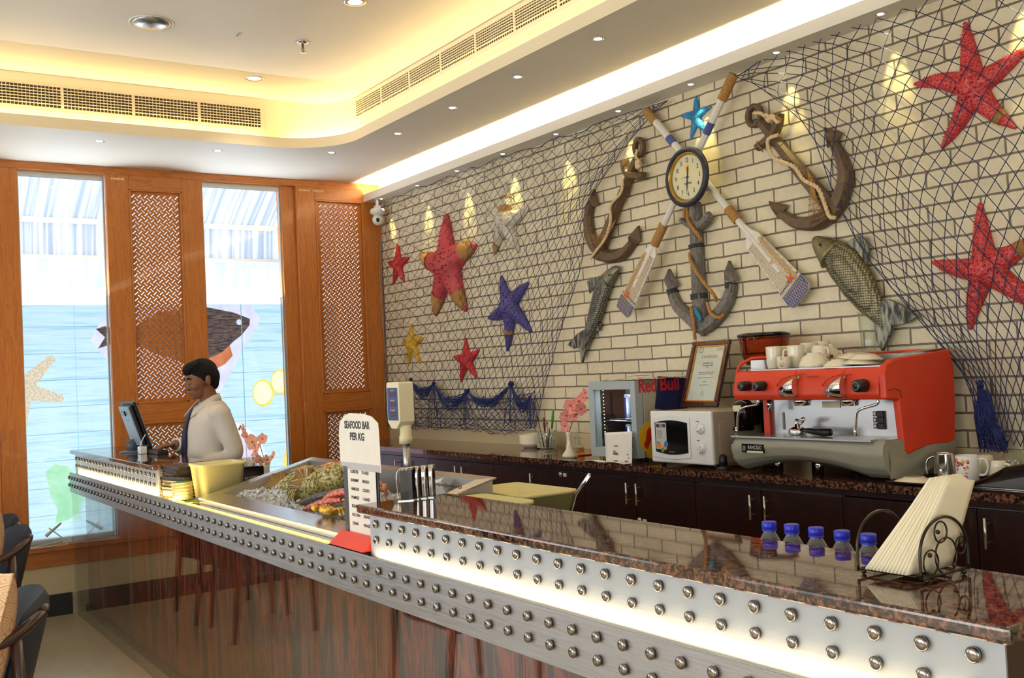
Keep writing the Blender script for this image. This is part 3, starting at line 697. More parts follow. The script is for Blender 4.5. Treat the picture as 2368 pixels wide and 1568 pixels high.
for a, b in zip(seams, seams[1:]):
    obj('glass_panel', MB().bb((a+.002, 1.378, 0.002), (b-.002, 1.386, .822)), 'frontglass', ct)
top = MB().bb((XL, 1.373, .903), (-5.45, 1.66, .935)).bb((-5.45, 1.40, .903), (-4.9, 2.30, .945)).bb((-3.14, 1.44, .903), (XR-.03, 2.30, .935)).bb((-4.9, 2.04, .903), (-3.14, 2.30, .925))
obj('worktop', top, 'steelv', ct, bevel=.001)
band = obj('steel_band', MB().bb((XL, 1.369, .822), (XR-.03, 1.374, .953)).bb((XL, 1.374, .822), (XR-.03, 1.465, .826)).bb((XL, 1.369, .951), (XR-.03, 1.378, .954)), 'steel', ct, bevel=.0008)
rivets(band, [-7.54+.0875*i for i in range(76)], (.921, .871), 1.369, 100)
def raised(name, lab, x0, x1, y1, n):
    t = thing(name, lab, 'counter top', ((x0+x1)/2, 1.55, .935))
    p = obj('front_panel', MB().bb((x0, 1.410, .935), (x1, 1.414, 1.079)), 'steelp', t)
    ep = T['wenge'] if x1 > -2 else T['steel']; obj('end_panel', MB().bb((x0, 1.414, .935), (x0+.008, y1-.03, 1.079)), ep, t); obj('end_panel', MB().bb((x1-.012, 1.414, .935), (x1, y1-.03, 1.079)), ep, t)
    obj('back_panel', MB().bb((x0+.01, y1-.045, .935), (x1-.014, y1-.03, 1.079)), 'wenge', t)
    obj('granite_top', MB().bb((x0-.025 if x1 > -2 else x0, 1.375, 1.079), (x1+.03, y1, 1.106)), 'granite', t, bevel=.007, seg=3)
    rivets(p, [x0+.048+.0868*i for i in range(n)], (1.048, .999), 1.410)
raised('raised_bar', 'raised bar ledge with brown granite top and riveted steel front, nearest the camera', -2.953, -.862, 1.715, 24)
raised('raised_till_ledge', 'raised granite-topped ledge with glowing riveted front at the till by the windows', XL, -5.44, 1.685, 24)

# ---------- back counter with cabinets
bc = thing('back_worktop', 'long brown granite worktop along the brick wall', 'worktop', (-3.4, 3.5, .985))
# with the opening for the sink
SX0, SX1, SY0, SY1 = -2.16, -1.62, 3.36, 3.70
m = MB().bb((-7.25, 3.245, .985), (SX0, 3.80, 1.015)).bb((SX1, 3.245, .985), (-.5, 3.80, 1.015)).bb((SX0, 3.245, .985), (SX1, SY0, 1.015)).bb((SX0, SY1, .985), (SX1, 3.80, 1.015))
obj('slab', m, 'granite', bc)
sk = thing('sink', 'steel sink basin set into the back worktop beside the brown tray', 'sink', ((SX0+SX1)/2, 3.53, .84))
m = MB()
for a in ((SX0, SY0, SX1, SY0+.008), (SX0, SY1-.008, SX1, SY1), (SX0, SY0, SX0+.008, SY1), (SX1-.008, SY0, SX1, SY1)): m.bb((a[0], a[1], .86), (a[2], a[3], 1.018))
m.bb((SX0, SY0, .85), (SX1, SY1, .86)); obj('basin', m, 'steelv', sk)
m = MB()
for a in ((SX0-.022, SY0-.022, SX1+.022, SY0), (SX0-.022, SY1, SX1+.022, SY1+.022), (SX0-.022, SY0, SX0, SY1), (SX1, SY0, SX1+.022, SY1)): m.bb((a[0], a[1], 1.0155), (a[2], a[3], 1.020))
obj('rim', m, 'steelv', sk, bevel=.001)
edges = [(-7.25, -6.70), (-6.70, -5.93), (-5.93, -5.14), (-5.14, -4.27), (-4.27, -3.45), (-3.45, -2.633), (-2.633, -1.75), (-1.75, -.6)]
hand = [None, (-6.36, -6.20), (-5.55, -5.47), (-4.726, None), (-3.902, -3.828), (-3.091, -3.009), (-2.115, -2.027), None]
labs = ['leftmost, beside the carved wooden panel', 'beyond the price sign, left of the scale', 'behind the weighing scale pole', 'with one handle and a lock, below the glass mug', 'below the drinks fridge', 'below the espresso machine', 'behind the napkin holder, right of the bottles', 'at the far right edge']
for k, (a, b) in enumerate(edges):
    t = thing('base_cabinet', 'dark wenge base cabinet '+labs[k], 'cabinet', ((a+b)/2, 3.5, 0), 'base cabinets along the brick wall')
    obj('cabinet_body', MB().bb((a+.001, 3.29, .10), (b-.001, 3.78, .984 if k < 6 else .84)).bb((a+.001, 3.275, .958), (b-.001, 3.29, .984)), 'wenge', t)
    obj('toe_kick', MB().bb((a, 3.34, 0), (b, 3.76, .10)), 'black_base', t)
    mid = (a+b)/2 if not hand[k] or hand[k][1] is None else (hand[k][0]+hand[k][1])/2
    if k == 3: mid = -4.69
    for i, (c, d) in enumerate(((a, mid), (mid, b))):
        zt = .955 if k < 5 else .952
        dr = obj('door', MB().bb((c+.002, 3.27, .11), (d-.002, 3.289, zt)), 'wenge', t, bevel=.001)
        hx = hand[k][i] if hand[k] else ((mid-.04) if i == 0 else (mid+.04))
        if hx is None: continue
        h = MB().cyl((hx, 3.243, .824), (hx, 3.243, .928), .0055, 8)
        for z in (.844, .908): h.cyl((hx, 3.243, z), (hx, 3.27, z), .003, 6)
        obj('handle', h, 'nickel', dr)
    if k in (3, 4):
        x, z = (-4.472, .935) if k == 3 else (-3.841, .748)
        lk = obj('lock', MB().lathe([(0, .008), (.012, .007), (.014, .002), (.014, 0)], 16, mat=M.Translation((x, 3.27, z)) @ M.Rotation(R(90), 4, 'X')), 'nickel', t)
        obj('lock_tag', MB().bb((x+.022, 3.2685, z-.010), (x+.05, 3.27, z+.008)), 'white', t)
# ---------- steel ice display
dp = thing('ice_display', 'sloping stainless steel display basin filled with ice and seafood', 'display', (-4.0, 1.75, .93))
xa, xb = -4.87, -3.16
ya, za, yb, zb = 1.445, .975, 2.02, 1.118
def slab(pts, th, n=None):
    pts = [V(p) for p in pts]; n = V(n) if n else (pts[1]-pts[0]).cross(pts[2]-pts[0]).normalized(); k = len(pts)
    return pts+[p-n*th for p in pts], [tuple(range(k)), tuple(range(2*k-1, k-1, -1))]+[(i, k+i, k+(i+1) % k, (i+1) % k) for i in range(k)]
def rim(t): return [(xa+t, ya+t*1.3, za+t*.22), (xb-t, ya+t*1.3, za+t*.22), (xb-t, yb-t*.6, zb-t*.12), (xa+t, yb-t*.6, zb-t*.12)]
o_, i_ = rim(0), rim(.075)
m = MB()
m.add([V(p) for p in o_]+[V(p) for p in i_]+[V(p)+V((0, 0, -.006)) for p in o_], [(0, 1, 5, 4), (1, 2, 6, 5), (2, 3, 7, 6), (3, 0, 4, 7), (0, 8, 9, 1), (1, 9, 10, 2), (2, 10, 11, 3), (3, 11, 8, 0)], False)
obj('rim', m, 'steelr', dp)
m = MB(); fl = [(xa+.11, ya+.12, .905), (xb-.11, ya+.12, .905), (xb-.11, yb-.07, .955), (xa+.11, yb-.07, .955)]
m.add([V(p) for p in i_]+[V(p) for p in fl], [(0, 1, 5, 4), (1, 2, 6, 5), (2, 3, 7, 6), (3, 0, 4, 7), (4, 5, 6, 7)], False)
obj('basin', m, 'basin', dp)
m = MB(); g = .012
m.add([V(p) for p in [(xa+g, ya+.0, .925), (xb-g, ya, .925), (xb-g, yb-.01, .925), (xa+g, yb-.01, .925)]]+[V(p)-V((0, 0, .006)) for p in [(xa+g, ya, za), (xb-g, ya, za), (xb-g, yb-.01, zb), (xa+g, yb-.01, zb)]], [(0, 1, 5, 4), (1, 2, 6, 5), (2, 3, 7, 6), (3, 0, 4, 7)], False)
obj('skirt', m, 'steelv', dp)
obj('light_strip', MB().bb((-5.2, 1.396, .9535), (-3.24, 1.402, .957)), emis('golden_strip', (1, .66, .16, 1), 3.2), dp)
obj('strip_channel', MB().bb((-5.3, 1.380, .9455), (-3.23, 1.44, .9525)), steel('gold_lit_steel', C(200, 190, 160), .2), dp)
# ice surface (sloping with the basin)
def icez(x, y):
    t = (y-ya)/(yb-ya); n_ = noise.noise(V((x*7, y*7, 1)))*.016+noise.noise(V((x*19, y*19, 3)))*.008
    return .952+t*.085+n_+max(0, .03-abs(x+3.3)*.10)*0
m = MB(); random.seed(3)
m.grid(lambda u, v: V((xa+.10+u*(xb-xa-.2), ya+.105+v*(yb-ya-.17), icez(xa+.1+u*(xb-xa-.2), ya+.1+v*(yb-ya-.16))-.012)), 60, 24)
for _ in range(3600):
    x = random.uniform(xa+.115, xb-.115); y = random.uniform(ya+.12, yb-.085); s = random.uniform(.007, .017)
    q = M.Translation((x, y, icez(x, y)-.006+random.uniform(0, .012))) @ M.Rotation(random.uniform(0, 6), 4, V((random.random(), random.random(), random.random())).normalized())
    m.box((0, 0, 0), (s, s*random.uniform(.6, 1), s*random.uniform(.5, 1)), q)
mt, nt, b = newmat('ice'); b.inputs['Base Color'].default_value = (.94, .95, .96, 1); b.inputs['Roughness'].default_value = .04; b.inputs['Transmission Weight'].default_value = .45; b.inputs['Specular IOR Level'].default_value = 1; b.inputs['IOR'].default_value = 1.31
o = tag(obj('crushed_ice', m, mt), 'bed of crushed ice in the steel display', 'ice'); o['kind'] = 'stuff'
ib = MB().box((0, 0, 0), (.045, .04, .05), M.Translation((-3.42, 1.93, 1.075)) @ M.Rotation(.5, 4, 'X') @ M.Rotation(.6, 4, 'Z'))
tag(obj('ice_block', ib, mt, bevel=.004), 'large clear chunk of ice standing above the others behind the right lobster', 'ice')
# ------------------------------------------------------------ wall decorations
def pw(px, py, off=.03):
    p = BW(px, py, off); return (p.x, p.z)
T['red_star'] = cracklemat('red_starfish', C(206, 44, 50), C(236, 150, 140), 62, .05)
T['red_star2'] = cracklemat('bright_red_starfish', C(208, 40, 36), C(230, 90, 80), 110, .04)
T['pink_star'] = cracklemat('faded_red_starfish', C(196, 62, 70), C(214, 110, 104), 85, .05)
T['white_star'] = cracklemat('white_starfish', C(222, 216, 198), C(200, 192, 170), 120, .05)
T['purple_star'] = cracklemat('purple_starfish', C(76, 68, 142), C(112, 106, 168), 120, .05)
T['yellow_star'] = cracklemat('yellow_starfish', C(226, 176, 36), C(240, 206, 90), 120, .05)
T['blue_star'] = cracklemat('blue_starfish', C(22, 132, 196), C(120, 200, 232), 120, .05, .2)
def starfish(cpx, tips, mat, label, r0=.30, r1=.10, H=.34, spikes=5, wraps=(), off=.0, group='starfish on the brick wall', seed=1):
    """tips given at their spots on the wall; arms taper; height field over the wall"""
    rnd = random.Random(seed)
    c = V(pw(*cpx, .03)); tp = [V(pw(*t, .03)) for t in tips]
    Ls = [(t-c).length for t in tp]; Lm = sum(Ls)/len(Ls); hw = Lm*r0; tw = Lm*r1
    bends = [rnd.uniform(-.07, .07) for _ in tp]
    def arms(p):
        best = 0; acc = 0
        for t, b in zip(tp, bends):
            d = t-c; L = d.length; e = d/L; q = V((-e.y, e.x)); w = p-c
            s = w.dot(e)/L; u = w.dot(q)-b*L*sin(max(0, min(1, s))*pi)
            if s < 0: u = w.length; s = 0
            elif s > 1: u = sqrt(u*u+((s-1)*L)**2); s = 1
            rr = hw*(1-s)**1.05+tw*(1-s)**.25*(.35+.65*s) if s < 1 else tw*.35
            rr = max(rr, tw*.45)
            x = 1-(u/rr)**2
            if x > 0: acc += (sqrt(x)*rr)**6
        return acc**(1/6)
    angs = []
    base = sorted(atan2((t-c).y, (t-c).x) for t in tp)
    for i, a in enumerate(base):
        b = base[(i+1) % len(base)]+(2*pi if i == len(base)-1 else 0); g = b-a; n = 26
        for j in range(n):
            t = j/n; s = t*2 if t < .5 else (1-t)*2
            s = s**2.3/2; angs.append(a+g*(s if t < .5 else 1-s))
    m = MB(); NR = 13; vs = []
    Hs = H/.30
    rads = []
    for a in angs:
        e = V((cos(a), sin(a))); lo, hi = 0, Lm*1.9; r = Lm*1.9
        step = Lm*.012; x = 0; last = step
        while x < Lm*1.9:
            if arms(c+e*x) > 0: last = x
            elif x > last+Lm*.25: break
            x += step
        lo, hi = last, last+step
        for _ in range(10):
            md = (lo+hi)/2
            if arms(c+e*md) > 0: lo = md
            else: hi = md
        rads.append(lo)
    for i in range(NR+1):
        f = sin(pi/2*i/NR)
        for a, r in zip(angs, rads):
            p = c+V((cos(a), sin(a)))*(r*f); h = arms(p)*.62*Hs if i < NR else 0
            vs.append((p.x, YW-.006-off-h, p.y))
    n = len(angs); fs = [(i*n+j, i*n+(j+1) % n, (i+1)*n+(j+1) % n, (i+1)*n+j) for i in range(NR) for j in range(n)]
    vs += [(c.x+cos(a)*r, YW-.001-off*.5, c.y+sin(a)*r) for a, r in zip(angs, rads)]
    fs += [(NR*n+j, NR*n+(j+1) % n, (NR+1)*n+(j+1) % n, (NR+1)*n+j) for j in range(n)]
    m.add(vs, fs, True)
    for t, L, b in zip(tp, Ls, bends):      # spines along each arm's ridge and edges
        d = (t-c)/L; q = V((-d.y, d.x))
        for k in range(spikes+3):
            s = .12+.8*k/(spikes+3)
            for sd in ((0,) if k > 2 else (-.4, 0, .4)):
                rr = hw*(1-s)+tw*.7; p = c+d*(L*s)+q*(rr*sd+b*L*sin(s*pi)); h = arms(p)*.62*Hs
                z = V((p.x, YW-.006-off-h+.002, p.y)); sz = Lm*.036*(1.2-s*.7)
                m.tube([z, z+V((rnd.uniform(-.2, .2)*sz, -sz*1.3, rnd.uniform(-.2, .2)*sz))], [sz*.5, sz*.12], 6)
        for k in range(spikes*2+4):
            s = .18+.72*k/(spikes*2+4); 
            for sd in (-1, 1):
                rr = hw*(1-s)**1.05+tw*(1-s)**.25*(.35+.65*s); p = c+d*(L*s)+q*(rr*sd*.86+b*L*sin(s*pi)); z = V((p.x, YW-.012-off, p.y)); sz = Lm*.030
                e = V((q.x*sd, -.5, q.y*sd)); m.tube([z, z+e*sz], [sz*.42, sz*.08], 5)
    st = thing('starfish', label, 'starfish', (c.x, YW, c.y-Lm*.5), group)
    obj('body', m, mat, st)
    for ai, s0, s1 in wraps:
        t = tp[ai]; L = Ls[ai]; d = (t-c)/L; w = MB(); b = bends[ai]; q = V((-d.y, d.x)); k = max(2, int((s1-s0)*L/.0035)); pts = []
        for i in range(k*10+1):
            s = s0+(s1-s0)*i/(k*10); a = 2*pi*i/10; rr = max(hw*(1-s)**1.05+tw*(1-s)**.25*(.35+.65*s), tw*.45)*1.04+.001
            p = c+d*(L*s)+q*(b*L*sin(s*pi)+rr*cos(a)); h = max(0, sin(a))*rr*.66*Hs
            pts.append((p.x, YW-.008-off-h, p.y))
        w.tube(pts, .0021, 5); obj('twine_wrap', w, 'twine', st)
    return st
starfish((1038, 612), [(1027, 503), (1090, 570), (1070, 712), (1002, 722), (970, 592)], 'pink_star', 'largest red starfish left of the clock, four arm tips wrapped in brown twine',   .26, .17, .40, 5, ((1, .62, 1.0), (2, .66, 1.0), (3, .66, 1.0), (4, .66, 1.0)), seed=2)
starfish((916, 612), [(913, 567), (939, 596), (928, 650), (904, 655), (892, 607)], 'red_star2', 'small red starfish at the left edge of the brick wall, below the security camera', .25, .12, .4, 3, ((2, .72, .82),), seed=3)
starfish((1163, 510), [(1163, 425), (1214, 482), (1193, 580), (1138, 586), (1118, 488)], 'white_star', 'off-white starfish under the net, the topmost one left of the clock', .24, .12, .38, 4, ((0, .25, .42), (0, .62, .68), (3, .72, 1)), seed=4)
starfish((1172, 710), [(1153, 642), (1213, 656), (1220, 765), (1167, 808), (1125, 735)], 'purple_star', 'purple starfish hanging under the net between the red ones and the small fish', .22, .12, .38, 4, ((3, .55, .64),), seed=5)
starfish((948, 797), [(945, 752), (971, 783), (965, 839), (937, 843), (926, 792)], 'yellow_star', 'yellow starfish low on the left of the net', .25, .13, .4, 3, (), seed=6)
starfish((1073, 832), [(1070, 784), (1100, 810), (1094, 872), (1060, 882), (1044, 826)], 'red_star2', 'small red starfish low in the net, above the blue net swags', .24, .12, .4, 3, (), seed=7)
starfish((1602, 271), [(1601, 223), (1635, 247), (1628, 303), (1590, 318), (1568, 267)], 'blue_star', 'shiny bright blue starfish above the clock between the oar handles', .22, .11, .36, 4, (), seed=8)
starfish((2243, 202), [(2224, 54), (2367, 110), (2337, 292), (2172, 338), (2110, 193)], 'red_star', 'big red starfish at upper right, one arm tip bound with twine', .19, .09, .42, 6, ((2, .66, .78),), seed=9)
starfish((2272, 622), [(2258, 474), (2400, 545), (2420, 730), (2236, 757), (2152, 607)], 'red_star', 'big red starfish at the right edge, the lower of the two', .19, .09, .42, 6, ((1, .62, .76),), seed=10)

# ---------- oars
T['oarwhite'] = plain('white_washed_wood', C(226, 222, 210), .5, var=.05, nscale=30); T['oarblue'] = plain('faded_blue_paint', C(74, 88, 146), .5, var=.12, nscale=50)
T['sand'] = plain('sandy_stripe', C(206, 172, 128), .8, var=.12, nscale=80, bump=.3); T['coral'] = plain('orange_starfish', C(224, 118, 62), .6, var=.1)
T['shell'] = plain('pale_shell', C(224, 190, 150), .4, var=.1, nscale=80)
def oar(a, b, hw, label, off, bands, wrap0, collar, flip):
    """a handle end, b blade end (pixel spots on the wall); widths in metres"""
    A, B = V(pw(*a, off)), V(pw(*b, off)); L = (B-A).length; d = (B-A)/L; q = V((-d.y, d.x))*flip
    o = V((A.x, YW-off, A.y)); F = frame(o, (d.x, 0, d.y), (q.x, 0, q.y), (V((d.x, 0, d.y)).cross(V((q.x, 0, q.y)))))
    s = 1 if F.col[2][1] < 0 else -1           # +1 when local z points out of the wall
    t = thing('oar', label, 'oar', (o.x, o.y, o.z), 'crossed decorative oars')
    r = .021
    bl = .66                                     # blade begins at this share
    m = MB(); m.tube([F @ V((x*L, 0, 0)) for x in (0, .1, bl+.22)], [r, r, r*.75], 8, up=F.col[2].xyz, smooth=False)
    obj('shaft', m, 'oarwhite', t)
    th = .011
    pl = [(bl*L, -.020), (bl*L, .020), ((bl+.035)*L, .024), ((bl+.055)*L, hw*.95), (L*.985, hw*1.25), (L, hw*.95), (L, -hw*.95), (L*.985, -hw*1.25), ((bl+.06)*L, -hw*.75), ((bl+.03)*L, -.026)]
    obj('blade', MB().prism(pl, th, F @ M.Translation((0, 0, -.004 if s > 0 else -.007))), 'oarwhite', t, bevel=.002)
    fz = .008*s
    def patch(name, poly, mat, z, dz=.0008): obj(name, MB().prism(poly, dz*s, F @ M.Translation((0, 0, z*s))), mat, t)
    patch('blue_tip', [(L*.945, -hw*1.22), (L*.945, hw*1.22), (L*.985, hw*1.26), (L*1.001, hw*.96), (L*1.001, -hw*.96), (L*.985, -hw*1.26)], 'oarblue', .0078, .0012)
    patch('blue_line', [(L*.928, -hw*1.2), (L*.928, hw*1.2), (L*.934, hw*1.2), (L*.934, -hw*1.2)], 'oarblue', .0075)
    patch('sandy_stripe', [((bl+.075)*L, -hw*.72), ((bl+.075)*L, -hw*.35), (L*.945, -hw*.45), (L*.945, -hw*.95)], 'sand', .0076)
    for x0, x1 in bands: obj('blue_band', MB().tube([F @ V((x0*L, 0, 0)), F @ V((x1*L, 0, 0))], r*1.03, 8, up=F.col[2].xyz, smooth=False), 'oarblue', t)
    for x0, x1 in (wrap0, collar):
        k = int((x1-x0)*L/.004)*10; m = MB()
        m.tube([F @ V(((x0+(x1-x0)*i/k)*L, cos(2*pi*i/10)*r*1.12, sin(2*pi*i/10)*r*1.12)) for i in range(k+1)], .0026, 5)
        m.tube([F @ V((x0*L, 0, 0)), F @ V((x1*L, 0, 0))], r*1.05, 10); obj('twine_wrap', m, 'twine', t)
    m = MB(); c0, c1 = bl+.07, 1.0; N = 11
    def nz(x, y): return F @ V((x*L, y, (.011)*s))
    for i in range(-N, 2*N):
        for sg in (1, -1):
            pts = []
            for j in range(25):
                x = c0+(c1-c0)*j/24; u = (i/N)*2-1+sg*(j/24)*1.6
                wv = hw*(.85+.38*(j/24)); y = u*wv
                if abs(u) <= 1 and not (u < -.2+0 and j < 2): pts.append(nz(x, y))
                elif len(pts) > 1: m.tube(pts, .0011, 4); pts = []
                else: pts = []
            if len(pts) > 1: m.tube(pts, .0011, 4)
    obj('netting', m, 'rope_w', t)
    def mini(cx, cy, R_):
        vs = [F @ V((cx*L, cy, .020*s))]+[F @ V((cx*L+cos(a)*rr, cy+sin(a)*rr, .013*s)) for a, rr in [(2*pi*i/10+.3, R_ if i % 2 == 0 else R_*.32) for i in range(10)]]
        obj('mini_starfish', MB().add(vs, [(0, 1+i, 1+(i+1) % 10) for i in range(10)]+[tuple(range(10, 0, -1))], False), 'coral', t)
    mini(.925, -hw*.35, .032)
    for cx, cy, rr in ((.835, -hw*.05, .013), (bl+.085, -hw*.72, .011)): obj('shell', MB().ball((0, 0, 0), (rr, rr*.8, rr*.7), 10, 7, F @ M.Translation((cx*L, cy, .012*s))), 'shell', t)
oar((1495, 256), (1856, 690), .062, 'white wooden oar crossing down to the right, blade net-covered with a blue tip', .045, ((.165, .205),), (0, .07), (.565, .625), -1)
oar((1697, 172), (1441, 722), .052, 'white wooden oar crossing down to the left, blade net-covered with a blue tip', .092, ((.18, .225),), (0, .095), (.60, .69), 1)

# ---------- clock
cc = V(pw(1587.5, 409.5, .13)); CR = .153
ck = thing('wall_clock', 'round wall clock with dark navy rim and gold inner ring over the crossed oars', 'clock', (cc.x, YW-.12, cc.y-CR))
Fc = wallf(cc.x, cc.y, .115)
obj('clock_case', MB().lathe([(.02, 0), (CR-.01, 0), (CR, .006), (CR, .020), (CR-.012, .030), (CR-.024, .028), (CR-.026, .016), (CR-.026, .006), (0, .006)], 56, mat=Fc), plain('navy_rim', C(38, 42, 56), .45, var=.04), ck)
obj('gold_ring', MB().lathe([(CR-.0255, .022), (CR-.040, .0075), (CR-.0265, .0070)], 56, mat=Fc, caps=False), plain('gold', C(214, 176, 92), .22, 1, .03), ck)
obj('clock_face', MB().lathe([(CR-.026, .0068), (0, .0072)], 48, mat=Fc, caps=False), plain('cream_face', C(228, 220, 178), .5, var=.02), ck)
T['navy'] = plain('navy_ink', C(34, 38, 66), .5, var=0)
rot0 = R(0)
m = MB()
for h in range(1, 13):
    a = R(90-30*h); q = textmesh(str(h), .032, Fc @ M.Translation((cos(a)*.086, sin(a)*.086, .0076)), sx=.72, bold=.0004); m.add(q.v, q.f, False)
obj('numerals', m, 'navy', ck)
m = MB()
for k in range(60):
    a = 2*pi*k/60; r_ = .104
    m.box((0, 0, 0), (.003 if k % 5 else .004, .0008 if k % 5 else .002, .0004), Fc @ M.Rotation(a, 4, 'Z') @ M.Translation((r_, 0, .0076)))
obj('minute_marks', m, 'navy', ck)
obj('lettering', textmesh('FOSTERS', .0135, Fc @ M.Translation((0, -.032, .0076)), bold=.0003), 'navy', ck)
obj('yellow_patch', MB().lathe([(.017, .0074), (0, .0076)], 20, mat=Fc @ M.Translation((0, .043, 0)) @ M.Diagonal((.85, 1, 1, 1)), caps=False), plain('yellow', C(230, 204, 40), .5), ck)
obj('red_patch', MB().lathe([(.010, .0077), (0, .0079)], 16, mat=Fc @ M.Translation((0, .043, 0)) @ M.Diagonal((.6, 1, 1, 1)), caps=False), plain('red_print', C(206, 80, 72), .5), ck)
def hand(name, ang, L_, w, tail, z, mat='navy'):
    Q = Fc @ M.Rotation(-ang, 4, 'Z') @ M.Translation((0, 0, z)); obj(name, MB().prism([(-w*.5, -tail), (w*.5, -tail), (w*.9, L_*.4), (0, L_), (-w*.9, L_*.4)], .0012, Q), mat, ck)
hand('hour_hand', R(8), .062, .0055, .008, .0095); hand('minute_hand', R(186), .088, .004, .012, .0108); hand('second_hand', R(273), .05, .0012, .018, .0125)
obj('hub', MB().lathe([(.005, .008), (.005, .0145), (0, .015)], 12, mat=Fc), 'navy', ck)
obj('clock_glass', MB().lathe([(CR-.025, .021), (0, .0215)], 40, mat=Fc, caps=False), thinglass('clock_cover', (1, 1, 1, 1), .5), ck)

# ---------- anchors
T['brownwood'] = woodmat('brown_anchor_wood', C(76, 58, 40), C(98, 76, 52), C(114, 90, 62), grain=(5, 5, 5), rough=.5, coat=0)
T['greywood'] = woodmat('grey_weathered_wood', C(74, 68, 64), C(112, 106, 100), C(156, 150, 140), grain=(22, 22, 5), rough=.65, coat=0)
T['charband'] = plain('charcoal_band', C(54, 56, 56), .75, var=.2, nscale=200)
def bar(pts, ws, th, off, smooth_=True, n=8, closed=False):
    """flat bar lying along the wall through pixel spots; ws = half widths"""
    if smooth_:
        P3 = spline([V((*pw(*p, off), 0)) for p in pts], n); W_ = []
        for i in range(len(pts)-1): W_ += [ws[i]+(ws[i+1]-ws[i])*j/n for j in range(n)]
        W_.append(ws[-1])
    else: P3 = [V((*pw(*p, off), 0)) for p in pts]; W_ = ws
    vs = []; k = len(P3)
    for i, p in enumerate(P3):
        t = (P3[min(i+1, k-1)]-P3[max(i-1, 0)]).normalized(); q = V((-t.y, t.x, 0)); w = W_[i]; h = th*min(1, .55+w*12)
        for a, b in ((-1, 0), (-1, .55), (-.6, 1), (.6, 1), (1, .55), (1, 0)):
            e = p+q*(a*w); vs.append((e.x, YW-(off-th/2)-b*h, e.y))
    fs = [(i*6+j, i*6+(j+1) % 6, (i+1)*6+(j+1) % 6, (i+1)*6+j) for i in range(k-1) for j in range(6)]+[tuple(range(5, -1, -1)), tuple((k-1)*6+j for j in range(6))]
    return MB().add(vs, fs, False)
def fluke(tip, base, side1, side2, th, off):
    """pyramid-like arrow head"""
    t, b, a, c = [V((*pw(*p, off), 0)) for p in (tip, base, side1, side2)]
    m_ = (t*.45+b*.55)
    def q(v, h): return V((v.x, YW-off-h, v.y))
    z0 = -th/2
    return MB().add([q(t, 0), q(a, z0), q(b, th*.3), q(c, z0), q(m_, th), q(b, z0), q(t, z0)], [(0, 4, 1), (1, 4, 2), (2, 4, 3), (3, 4, 0), (0, 1, 6), (0, 6, 3), (6, 1, 5, 3), (1, 2, 5), (2, 3, 5)], False)
def ropewall(pts, r, off): return MB().rope([V((*BW(x, y, o if o else off),)) for x, y, *z in pts for o in [z[0] if z else 0]], r, turns=95)
def pt3(x, y, off): return BW(x, y, off)
# left brown anchor
o = .035
an = thing('anchor', 'brown wooden anchor with white rope, left of the clock', 'anchor', (*BW(1400, 605, 0),), 'decorative anchors')
c = BW(1478, 341, o); obj('anchor_ring', MB().tube([c+V((cos(2*pi*i/24)*.033, 0, sin(2*pi*i/24)*.045)) for i in range(24)], .015, 6, closed=True, up=(0, 1, 0), flat=1.5), 'brownwood', an)
obj('shank', bar([(1472, 366), (1400, 540), (1383, 600)], [.022, .028, .034], .05, o+.008, n=6), 'brownwood', an)
obj('stock', bar([(1440, 372), (1449, 402), (1487, 407)], [.017, .022, .022], .045, o+.016, n=5), 'brownwood', an)
obj('arms', bar([(1367, 464), (1358, 505), (1368, 560), (1400, 592), (1436, 588), (1463, 558)], [.016, .026, .034, .038, .032, .02], .05, o, n=7), 'brownwood', an)
obj('fluke', fluke((1372, 437), (1374, 478), (1357, 470), (1379, 474), .035, o), 'brownwood', an)
obj('fluke', fluke((1475, 522), (1458, 568), (1446, 548), (1476, 560), .035, o), 'brownwood', an)
rp = ropewall([(1474, 346), (1470, 360), (1474, 368)], .009, .065); q = ropewall([(1440, 412), (1436, 445), (1412, 475), (1412, 510), (1400, 550), (1375, 585), (1366, 598)], .009, .075)
rp.add(q.v, q.f); rp.ball(BW(1476, 380, .06), (.022, .02, .032), 10, 8); rp.tube([BW(1476+3*sin(i), 372+i*1.6, .075) for i in range(12)], .008, 6); obj('white_rope', rp, 'rope_w', an)
m = MB()
for i in range(9):
    t = i/8; m.tube([BW(1358+t*14, 545+t*28, .062+.0*t), BW(1396+10*t, 542+12*t-t*t*10, .072), BW(1424-6*t, 508+t*14, .062)], .0016, 4)
for i in range(8):
    t = i/7; m.tube([BW(1362+56*t, 548-34*t, .064+.01*sin(t*pi)), BW(1372+46*t, 574-48*t, .066+.01*sin(t*pi))], .0016, 4)
obj('netting', m, 'twine', an)
m = MB()
for a, b in (((1436, 382), (1450, 378)), ((1468, 398), (1471, 416))):
    m = MB()
    for k in range(3): m.tube([BW(a[0]+k*1.5, a[1]+k*1.5, .05), BW((a[0]+b[0])/2+k*1.5, (a[1]+b[1])/2+k*1.5, .082), BW(b[0]+k*1.5, b[1]+k*1.5, .05)], .002, 4)
    obj('twine_wrap', m, 'twine', an)
